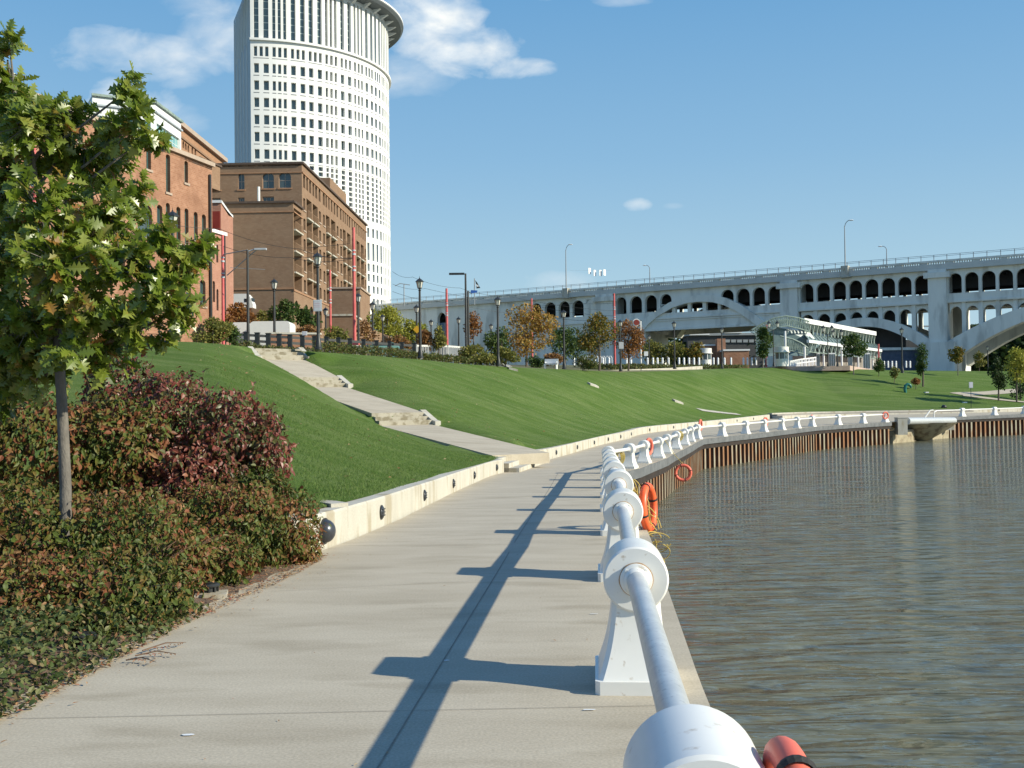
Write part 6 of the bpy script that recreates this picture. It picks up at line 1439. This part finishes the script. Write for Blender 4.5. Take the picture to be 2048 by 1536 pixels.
M['greywhite'] = mat('weathered_white_wood', (.50, .50, .48), (.62, .61, .58), 4, .8)
rail_fence('pale picket fence between the shrubs left of the broad yellow-green bush', [(832, 690, 86), (895, 691, 90), (945, 695, 94)], 4, 1.3, 'greywhite', (.2, .95), .16, pick=6)
# low orange brick wall behind the fence
t = thing('brick_wall', 'low orange brick wall with pale cap behind the black rail fence', 'low wall'); a = U(536, 668, 71); b = U(638, 669, 72)
m = MB(); m.rings([[(a.x, a.y, 4.5), (a.x, a.y+.4, 4.5), (a.x, a.y+.4, a.z), (a.x, a.y, a.z)], [(b.x, b.y, 4.5), (b.x, b.y+.4, 4.5), (b.x, b.y+.4, b.z), (b.x, b.y, b.z)]]); m.build('wall_body', M['brick'], t)
m = MB(); m.rings([[(a.x-.1, a.y-.06, a.z), (a.x-.1, a.y+.46, a.z), (a.x-.1, a.y+.46, a.z+.12), (a.x-.1, a.y-.06, a.z+.12)], [(b.x+.1, b.y-.06, b.z), (b.x+.1, b.y+.46, b.z), (b.x+.1, b.y+.46, b.z+.12), (b.x+.1, b.y-.06, b.z+.12)]]); m.build('cap', M['wallconc'], t)
# ---- vehicles: two box trailers, camper
def wheel(par, c, r=.36, w_=.24):
    m = MB(); m.cyl((c[0], c[1]-w_/2, c[2]), (c[0], c[1]+w_/2, c[2]), r, n=18); wo = m.build('wheel', M['black'], par, smooth=True)
    m = MB(); m.cyl((c[0], c[1]-w_/2-.01, c[2]), (c[0], c[1]+w_/2+.01, c[2]), r*.5, n=12); m.build('rim', M['signgrey'], wo)
def trailer(px0, px1, top, d, lab, Ln=None):
    a = U(px0, top, d); b = U(px1, top, d); z = gz(a.x, a.y); L_ = b.x-a.x; H = a.z-z; t = thing('box_trailer', lab, 'trailer', ((a.x+b.x)/2, d+1, z), 0, 'white box trailers behind the fence')
    m = MB(); R = []
    for y in (-1.1, 1.1):
        pts_ = [(-L_/2, .5), (L_/2, .5)]+[(L_/2, H-.25), (L_/2-.08, H-.1), (L_/2-.25, H), (-L_/2+.25, H), (-L_/2+.08, H-.1), (-L_/2, H-.25)]; R.append([(x, y, z_) for x, z_ in pts_])
    m.rings(R); m.build('body', M['white'], t, smooth=True, angle=30)
    m = MB(); m.box((0, -1.12, .62), (L_*.98, .03, .12)); m.build('side_trim', M['signgrey'], t); m = MB(); m.box((-L_*.28, -1.115, 1.35), (.03, .02, 1.5)); m.box((-L_*.02, -1.115, 1.35), (.03, .02, 1.5)); m.build('door_seam', M['signgrey'], t)
    for x in (-.4, .45): wheel(t, (x, -1.0, .36))
    m = MB(); m.box((L_/2+.02, -.8, .9), (.03, .12, .1)); m.build('tail_light', M['red'], t)
trailer(500, 580, 643, 84, 'white box trailer with rounded edges behind the black fence, the right one of two'); trailer(462, 498, 645, 86, 'white box trailer partly hidden by bushes, the left one of two')
a = U(455, 592, 116); t = thing('camper_van', 'white camper van parked above the rust shrub beside the brown block', 'van', (U(505, 600, 116).x-1.75, 117, U(455, 621, 116).z)); t.scale = (.66, .66, .66)
m = MB(); R = [[(x, y, z) for x, z in [(-3, .45), (2.6, .45), (2.6, 1.0), (2.15, 2.2), (1.7, 2.75), (-3, 2.75)]] for y in (-1.1, 1.1)]; m.rings(R); m.build('body', M['white'], t)
m = MB(); m.box((2.38, 0, 1.6), (.06, 1.9, 1.0), 0); m.build('windscreen', M['glassd'], t); m = MB(); m.box((1.6, -1.11, 1.65), (.8, .03, .6)); m.build('side_window', M['glassd'], t)
wheel(t, (1.7, -1.0, .36)); wheel(t, (-1.9, -1.0, .36))
p_ = Vector(t.location); m = MB(); m.box((p_.x-3, p_.y+3, (p_.z+4)/2), (16, 9, p_.z-4)); m.build('street_terrace', M['brickb'], label='raised brown street terrace carrying the camper van', cat='terrace')
# parked cars low behind the fence
def car(px, d, lab, mt, s=1.0, rz=0.0):
    p = U(px, 700, d); t = thing('parked_car', lab, 'car', (p.x, p.y, gz(p.x, p.y)), rz)
    prof = [(-2.1, .35), (-2.1, .75), (-1.75, .92), (-1.25, .98), (-.85, 1.38), (.55, 1.40), (1.15, .98), (1.9, .85), (2.1, .65), (2.1, .35)]
    m = MB(); m.rings([[(x, y*(1 if z < 1.0 else .82), z) for x, z in prof] for y in (-.85, .85)]); m.build('body', M[mt], t, smooth=True, angle=25)
    m = MB(); m.rings([[(x, y, z) for x, z in [(-1.15, 1.0), (-.82, 1.33), (.5, 1.34), (.98, 1.0)]] for y in (-.78, .78)]); m.build('windows', M['glassd'], t)
    for x in (-1.35, 1.3):
        for y in (-.8, .8): wheel(t, (x, y, .32), .32, .2)
M['bluepaint'] = mat('blue_car_paint', (.03, .06, .16), rough=.25); M['greenpaint'] = mat('pale_green_car_paint', (.22, .42, .36), rough=.3)
car(757, 82, 'dark blue parked car seen through the black fence right of the tallest red pole', 'bluepaint'); car(773, 79, 'pale green parked car seen through the black fence', 'greenpaint')
# ---- white bollards in front of the station (individual things)
def make_bollard():
    t = thing('bollard', 'slim white bollard in the long row before the station plaza', 'bollard', group='slim white bollards of the plaza row')
    m = MB(); m.lathe((0, 0, 0), [(.14, 0), (.14, 1.02), (.11, 1.08), (.04, 1.12)], 12); m.build('shaft', M['whitep'], t, smooth=True)
    m = MB(); m.lathe((0, 0, .84), [(.146, 0), (.146, .05)], 12); m.build('band', M['signgrey'], t); return t
b0_ = make_bollard(); us = False
pxs = [1148, 1159, 1190, 1206, 1218, 1253, 1262, 1295, 1306, 1315, 1325, 1337, 1358, 1368, 1378, 1388, 1398, 1427, 1436, 1449, 1462, 1487, 1495, 1504, 1512, 1527, 1535]
for px in pxs:
    d = 146+(px-1148)/390*14; p = U(px, 720, d); z = U(px, 715, d).z-1.12; z = max(z, gz(p.x, p.y)-.05)
    if not us: b0_.location = (p.x, p.y, z); us = True
    else: dup(b0_, (p.x, p.y, z))
t2 = None
for px in (1768, 1776, 1784, 1792, 1812, 1820, 1835):
    d = 178; p = U(px, 722, d); o = dup(b0_, (p.x, p.y, max(U(px, 722, d).z-1.1, 5.5)), 0, 'slim white bollard in the short row right of the station', 'slim white bollards right of the station')
t = thing('bike_rack', 'row of white hoops like a bike rack among the bollards behind the right bush', 'bike rack', U(1190, 727, 150))
for k in range(9):
    x = -1.9+k*.48; m = MB(); m.tube([(x, 0, -.4), (x, 0, .75), (x+.12, 0, 1.0), (x+.3, 0, 1.0), (x+.42, 0, .75), (x+.42, 0, -.4)], .05, 6); m.build('hoop', M['whitep'], t, smooth=True)
# ---- white bench
t = thing('bench', 'white curved bench on the crest left of a street lamp', 'bench', U(1102, 738, 97.5), -.25)
m = MB(); m.box((0, 0, .44), (1.25, .5, .07)); m.build('seat', M['whitep'], t); m = MB(); m.box((0, .25, .72), (1.25, .07, .40)); m.build('backrest', M['whitep'], t)
for s in (-.52, .52): m = MB(); m.box((s, 0, .20), (.08, .5, .42)); m.build('leg', M['whitep'], t); m = MB(); m.box((s, 0, .62), (.07, .5, .06)); m.build('armrest', M['whitep'], t)
# ---- pale stair cheeks and slabs lying in the lawn
def slabst(p0, p1, d0, d1, w_, h, lab):
    a, b = U(p0[0], p0[1], d0), U(p1[0], p1[1], d1); a.z = lawn_z(a.x, a.y, a.z)+h*.6; b.z = lawn_z(b.x, b.y, b.z)+h*.45; m = MB(); m.rings([[a+Vector((0, y, z)) for y, z in ((-w_/2, -h), (w_/2, -h), (w_/2, h*.4), (-w_/2, h*.2))], [b+Vector((0, y, z)) for y, z in ((-w_/2, -h), (w_/2, -h), (w_/2, h*.3), (-w_/2, 0))]]); m.build('concrete_slab', M['wallconc'], label=lab, cat='concrete slab')
CHK = [(998, 729, 1018, 739, 'pale sloping concrete cheek at the foot of the street lamp on the crest', .7), (1181, 771, 1198, 777, 'pale concrete cheek lying in the middle of the lawn', .42), (1350, 804, 1367, 810, 'pale concrete cheek low on the lawn above the wall', .45)]
m = MB(); 
def lawn_ribbon(pts, w_, name, mt, lift=.03):
    m = MB(); P = []; 
    for i in range(len(pts)-1):
        for k in range(12): P.append(pts[i].lerp(pts[i+1], k/12))
    P.append(pts[-1]); V = []
    for i, p in enumerate(P):
        a = P[max(i-1, 0)]; b = P[min(i+1, len(P)-1)]; d = Vector((b.x-a.x, b.y-a.y)).normalized(); n_ = Vector((d.y, -d.x))*w_/2
        for s in (-1, 1): x, y = p.x+n_.x*s, p.y+n_.y*s; V.append((x, y, lawn_z(x, y, 5.9)+lift))
    m.add(V, [(2*i, 2*i+1, 2*i+3, 2*i+2) for i in range(len(P)-1)]); return m.build(name, mt, kind='structure')
def onlawn(px, py):
    best = None; d = 40
    while d < 230:
        p = U(px, py, d); z = lawn_z(p.x, p.y, None)
        if z is not None and p.z <= z: return Vector((p.x, p.y, z))
        d += .25
    return U(px, py, 120)
for x0, y0, x1, y1, lab, wd in CHK:
    a, b = onlawn(x0, y0), onlawn(x1, y1); d_ = Vector((b.x-a.x, b.y-a.y, 0)).normalized(); n_ = Vector((-d_.y, d_.x, 0))*wd
    if n_.y < 0: n_ = -n_
    pts = []
    for p in (a, b, b+n_, a+n_): pts.append(Vector((p.x, p.y, lawn_z(p.x, p.y, p.z)+.16)))
    m = MB(); m.rings([[p-Vector((0, 0, .5)) for p in pts], pts]); m.build('concrete_slab', M['wallconc'], label=lab, cat='concrete slab')
lawn_ribbon([onlawn(1398, 820), onlawn(1440, 825.5), onlawn(1478, 829.5)], .7, 'path', M['wallconc'], .05)
lawn_ribbon([onlawn(1915, 789), onlawn(1960, 787), onlawn(2010, 784), onlawn(2060, 781)], 2.2, 'path', M['concrete'], .05)
lawn_ribbon([onlawn(1925, 791), onlawn(1965, 796), onlawn(2010, 801), onlawn(2060, 806)], 1.8, 'path', M['concrete'], .08)
# pale kerb along the crest and paved plaza front
a, b, c = U(1190, 742, 113.5), U(1340, 735, 128), U(1400, 732, 140)
def sheet(pts, h, name, mt, **k): m = MB(); m.rings([[p+Vector((0, 0, -h)) for p in pts], pts]); return m.build(name, mt, **k)
kp = [U(1186, 741.5, 114), U(1260, 739, 120), U(1340, 736, 128), U(1405, 732, 139)]
MB().sweep([(p.x, p.y, p.z) for p in kp], [(0, -.8), (0, 0), (-.5, 0), (-.5, -.8)]).build('kerb', M['wallconc'], label='pale concrete kerb curving along the crest before the hedge', cat='kerb')
M['paver'] = mat('pink_pavers', (.42, .30, .25), (.52, .40, .34), 1.5, .9)
pv_ = [U(1520, 733.5, 161), U(1700, 737.5, 160), U(1712, 734, 166), U(1780, 733, 205), U(1540, 731, 190)]
for p in pv_: p.z = max(p.z, 6.6)
pv_[1].z = U(1700, 737, 160).z
sheet([Vector((p.x, p.y, 6.86)) for p in pv_], .7, 'plaza', M['paver'], kind='structure')
# teal curled sculpture and lawn bits
o = onlawn(1811, 785); t = thing('sculpture', 'dark teal curled hoop standing on the lawn near the right side', 'sculpture', o); s = o.y/FPX
m = MB(); m.tube([(0, 0, -.1), (-1*s, 0, 6*s), (0, 0, 13*s), (4*s, 0, 16.5*s), (9*s, 0, 15*s), (11*s, 0, 11*s), (10*s, 0, 9*s)], [2.6*s, 3.2*s, 3.2*s, 3.0*s, 2.8*s, 2.4*s, 1.4*s], 12); m.build('hoop', M['teal'], t, smooth=True)
o = onlawn(1888, 816); m = MB(); m.ell((o.x, o.y, o.z+.12), (.32, .3, .26), 10); m.box((o.x, o.y, o.z-.05), (.5, .5, .3)); m.build('floodlight', M['black'], smooth=True, label='small black ground floodlight on the lawn edge at the right', cat='light')
for px, py, lab in ((1929, 806, 'white flat marker on the lawn left of the thin sign post'), (1853, 786, 'pale flat marker on the lawn below the dark young tree')):
    o = onlawn(px, py); m = MB(); m.box((o.x, o.y, o.z+.06), (.45, .6, .16)); m.build('lawn_marker', M['whitep'], label=lab, cat='marker')
# ---- station with truss canopy
t = thing('station', 'pale green truss station with long white-edged glass canopy before the bridge pier', 'station')
def P3(px, py, d): return U(px, py, d)
A_, Bq = P3(1606, 641, 168), P3(1750, 666, 204); C_, D_ = P3(1616, 682.5, 164), P3(1762, 700, 199)
Bq.z = A_.z; D_.z = C_.z
def beam(a, b, w_, h, name, mt, par=t):
    a, b = Vector(a), Vector(b); d = (b-a); n_ = Vector((d.y, -d.x, 0)).normalized()*w_/2; m = MB(); u = Vector((0, 0, h/2)); m.rings([[p-n_-u, p+n_-u, p+n_+u, p-n_+u] for p in (a, b)]); return m.build(name, M[mt], par)
def truss(a0, b0, a1, b1, n_, name, mt='canopy', r=.06):
    m = MB()
    for i in range(n_):
        for p, q in ((a0.lerp(b0, i/n_), a1.lerp(b1, (i+.5)/n_)), (a1.lerp(b1, (i+.5)/n_), a0.lerp(b0, (i+1)/n_)), (a0.lerp(b0, (i+.5)/n_), a1.lerp(b1, (i+.5)/n_)), (a0.lerp(b0, (i+.5)/n_)+Vector((0, 1.2, 0)), a1.lerp(b1, (i+1)/n_))): m.cyl(p, q, r, n=5, cap=False)
    m.cyl(a1, b1, r*1.3, n=6); m.cyl(a0, b0, r*1.3, n=6); return m.build(name, M[mt], t)
beam(A_, Bq, .5, .75, 'ridge_beam', 'whitep'); beam(C_, D_, .4, .45, 'eave_beam', 'whitep')
A2 = A_-Vector((0, 0, 2.1)); B2 = Bq-Vector((0, 0, 2.1)); A1_ = A_-Vector((0, 0, .3)); B1_ = Bq-Vector((0, 0, .3))
truss(A1_, B1_, A2, B2, 22, 'ridge_truss'); truss(C_-Vector((0, 0, .2)), D_-Vector((0, 0, .2)), C_-Vector((0, 0, 1.6)), D_-Vector((0, 0, 1.6)), 20, 'eave_truss')
m = MB(); m.add([A2, B2, D_+Vector((0, 0, .25)), C_+Vector((0, 0, .25)), A2+Vector((0, 0, .1)), B2+Vector((0, 0, .1)), D_+Vector((0, 0, .35)), C_+Vector((0, 0, .35))], [(0, 1, 2, 3), (4, 5, 6, 7), (0, 1, 5, 4), (2, 3, 7, 6), (0, 3, 7, 4)]); m.build('glass_roof', M['canglass'], t)
m = MB()
for i in range(24): m.cyl(A2.lerp(B2, i/23)+Vector((0, 0, .16)), C_.lerp(D_, i/23)+Vector((0, 0, .42)), .06, n=4, cap=False)
m.build('glazing_bars', M['canopy'], t, kind='stuff')
m = MB(); bk = [A_, Bq, Bq+Vector((3, 10, -1)), A_+Vector((3, 10, -1))]; m.add(bk, [(0, 1, 2, 3)]); m.build('rear_roof', M['canglass'], t)
# arched lattice front at the left
ar = [P3(1503, 660, 165), P3(1524, 647, 165), P3(1548, 636, 165), P3(1572, 632, 165), P3(1598, 636, 165.5), P3(1618, 643, 167)]; ar2 = [P3(1512, 676, 165), P3(1535, 664, 165), P3(1556, 654, 165), P3(1575, 652, 165), P3(1598, 657, 165.5), P3(1620, 664, 167)]
def poly_tube(P, r, name): m = MB(); m.tube(P, r, 6); m.build(name, M['canopy'], t, smooth=True)
poly_tube(ar, .12, 'arch_chord'); poly_tube(ar2, .09, 'arch_chord')
m = MB()
rt = random.Random(2)
def along(P, s): s = min(s*(len(P)-1), len(P)-1.001); i = int(s); return P[i].lerp(P[i+1], s-i)
for i in range(26): 
    m.cyl(along(ar, i/26), along(ar2, (i+.5)/26), .07, n=4, cap=False); m.cyl(along(ar2, (i+.5)/26), along(ar, (i+1)/26), .07, n=4, cap=False)
    m.cyl(along(ar, i/26)+Vector((0, 1.5, 0)), along(ar2, (i+1)/26), .05, n=4, cap=False)
m.build('arch_lattice', M['canopy'], t)
ar3 = [P3(1560, 672, 164), P3(1585, 678, 164), P3(1602, 686, 164), P3(1616, 696, 164)]; ar4 = [P3(1566, 700, 164), P3(1585, 702, 164), P3(1600, 706, 164), P3(1616, 710, 164)]
m = MB()
for i in range(14): m.cyl(along(ar3, i/14), along(ar4, (i+.5)/14), .07, n=4, cap=False); m.cyl(along(ar4, (i+.5)/14), along(ar3, (i+1)/14), .07, n=4, cap=False)
m.tube(ar3, .13, 5); m.tube(ar4, .1, 5); m.build('arch_lattice', M['canopy'], t)
m = MB(); gl = [P3(1512, 676, 165.6), P3(1556, 655, 165.6), P3(1620, 665, 167.5), P3(1640, 690, 167.5), P3(1614, 712, 165.6), P3(1512, 712, 165.6)]; m.add(gl, [tuple(range(6))]); m.build('rear_glazing', M['canglass'], t)
zg = 6.85
for px, top, d in ((1570, 662, 163), (1609, 693, 163.5), (1647, 698, 172), (1683, 694, 178), (1716, 702, 186), (1745, 706, 196)):
    p = P3(px, top, d); m = MB(); m.cyl((p.x, p.y, zg-.4), p, .17, n=8); m.build('column', M['whitep'], t, smooth=True)
# glazed doors and dark back wall under the canopy
m = MB(); q0, q1 = P3(1585, 712, 172), P3(1762, 712, 210); m.add([(q0.x, q0.y, zg-.4), (q1.x, q1.y, zg-.4), (q1.x, q1.y, q1.z), (q0.x, q0.y, q0.z)], [(0, 1, 2, 3)]); m.build('back_wall', M['road'], t)
for px, d, w_ in ((1664, 170, 13), (1733, 183, 14), (1700, 178, 9), (1636, 168, 7)):
    a = P3(px-w_/2, 706, d); b = P3(px+w_/2, 706, d); m = MB(); m.box(((a.x+b.x)/2, d, (zg+a.z)/2), (b.x-a.x, .12, a.z-zg)); do = m.build('door', M['whitep'], t)
    n_ = 3; ww = (b.x-a.x)/n_
    for k in range(n_): m = MB(); m.box((a.x+ww*(k+.5), d-.08, (zg+a.z)/2), (ww*.72, .03, (a.z-zg)*.85)); m.build('pane', M['glass'], do)
rail_fence('low white fence climbing to the station doors', [(1580, 722, 161), (1600, 718, 162), (1632, 714, 166)], 9, 1.2, 'whitep', (.5, .95), .1, pick=2)
def booth(px0, px1, top, bot, d, lab):
    a, b = U(px0, bot, d), U(px1, bot, d); r = (b.x-a.x)/2; z = a.z-.2; H = U(px0, top, d).z-z; t = thing('ticket_booth', lab, 'booth', ((a.x+b.x)/2, d, z))
    m = MB(); m.lathe((0, 0, 0), [(r*.93, 0), (r*.93, H*.38)], 20); m.build('base', M['white'], t, smooth=True); m = MB(); m.lathe((0, 0, 0), [(r*.88, H*.38), (r*.88, H*.72)], 20); m.build('windows', M['glass'], t, smooth=True)
    m = MB(); m.lathe((0, 0, 0), [(r*1.12, H*.70), (r*1.15, H*.74), (r*.98, H*.75), (r*.98, H), (r*.3, H+.05)], 20); m.build('roof', M['white'], t, smooth=True)
    for k in range(8): an = 2*PI*k/8+.2; m = MB(); m.box((r*.9*math.cos(an), r*.9*math.sin(an), H*.55), (.12, .12, H*.36), an); m.build('post', M['whitep'], t)
booth(1549, 1578, 694, 730, 160, 'round white ticket booth at the left end of the station'); booth(1397, 1424, 697, 731, 172, 'round white booth before the orange brick walls under the bridge')
# ---- things under the bridge
t = thing('brick_shed', 'low orange brick building with white cap under the first bridge arch', 'building')
for px0, px1, top, d in ((1402, 1448, 692, 205), (1448, 1498, 702, 200)):
    a, b = U(px0, top, d), U(px1, top, d); m = MB(); m.box(((a.x+b.x)/2, d+4, (a.z+5)/2), (b.x-a.x, 8, a.z-5)); m.build('wall', M['brick'], t); m = MB(); m.box(((a.x+b.x)/2, d+4, a.z+.15), (b.x-a.x+.3, 8.3, .3)); m.build('cap', M['whitep'], t)
a = U(1441, 683, 204); m = MB(); m.box((a.x, a.y, a.z-4), (1.6, 1.6, 9)); m.build('chimney', M['brick'], t)
t = thing('dark_warehouse', 'dark flat-roofed warehouse with ribbon windows seen under the first arch', 'building')
a, b = U(1375, 672, 345), U(1620, 668, 345); m = MB(); m.box(((a.x+b.x)/2, 352, (a.z+4)/2), (b.x-a.x, 14, a.z-4)); m.build('wall', M['bridged'], t); m = MB(); m.box(((a.x+b.x)/2, 351.8, a.z+.4), (b.x-a.x+1, 15, .8)); m.build('roof_edge', M['railmetal'], t)
for px in range(1455, 1560, 12): p = U(px, 682, 344.7); m = MB(); m.box(p, (1.5, .2, .9)); m.build('window', M['railmetal'], t)
for pxa, pxb, y in ((1380, 1420, 668), (1450, 1485, 664)): a, b = U(pxa, y, 343), U(pxb, y, 343); m = MB(); m.box(((a.x+b.x)/2, 346, a.z+.2), (b.x-a.x, 4, 1.0)); m.build('skylight', M['whitep'], t)
t = thing('rail_bridge', 'grey steel girder rail bridge seen through the second arch', 'bridge')
a, b = U(1620, 690, 300), U(1905, 684, 300); zt_ = a.z; m = MB(); m.box(((a.x+b.x)/2, 303, zt_-.6), (b.x-a.x, 6, 3.4)); m.build('girder', M['bridged'], t)
a0, b0 = Vector((a.x, 300, zt_+1.2)), Vector((b.x, 300, zt_+1.2)); m = MB()
for i in range(16): p = a0.lerp(b0, i/16); q = a0.lerp(b0, (i+1)/16); m.cyl(p, p.lerp(q, .5)+Vector((0, 0, 3.6)), .22, n=4); m.cyl(p.lerp(q, .5)+Vector((0, 0, 3.6)), q, .22, n=4)
m.cyl(a0+Vector((0, 0, 3.6)), b0+Vector((0, 0, 3.6)), .3, n=4); m.build('truss', M['railmetal'], t)
for px in (1700, 1775, 1850): p = U(px, 700, 302); m = MB(); m.box((p.x, p.y, 7), (2.2, 3, 12)); m.build('pier', M['bridged'], t)
t = thing('blue_shed', 'dark blue-grey shed behind the pier under the second arch', 'building'); a, b = U(1752, 701, 240), U(1858, 701, 240); m = MB(); m.box(((a.x+b.x)/2, 246, (a.z+5)/2), (b.x-a.x, 12, a.z-5))
M['shed'] = mat('dark_blue_siding', (.05, .07, .11), (.10, .12, .17), 1.2, .7); m.build('wall', M['shed'], t); m = MB(); m.box(((a.x+b.x)/2, 246, a.z+.3), (b.x-a.x+1, 13, .6)); m.build('roof_edge', M['bridge'], t)
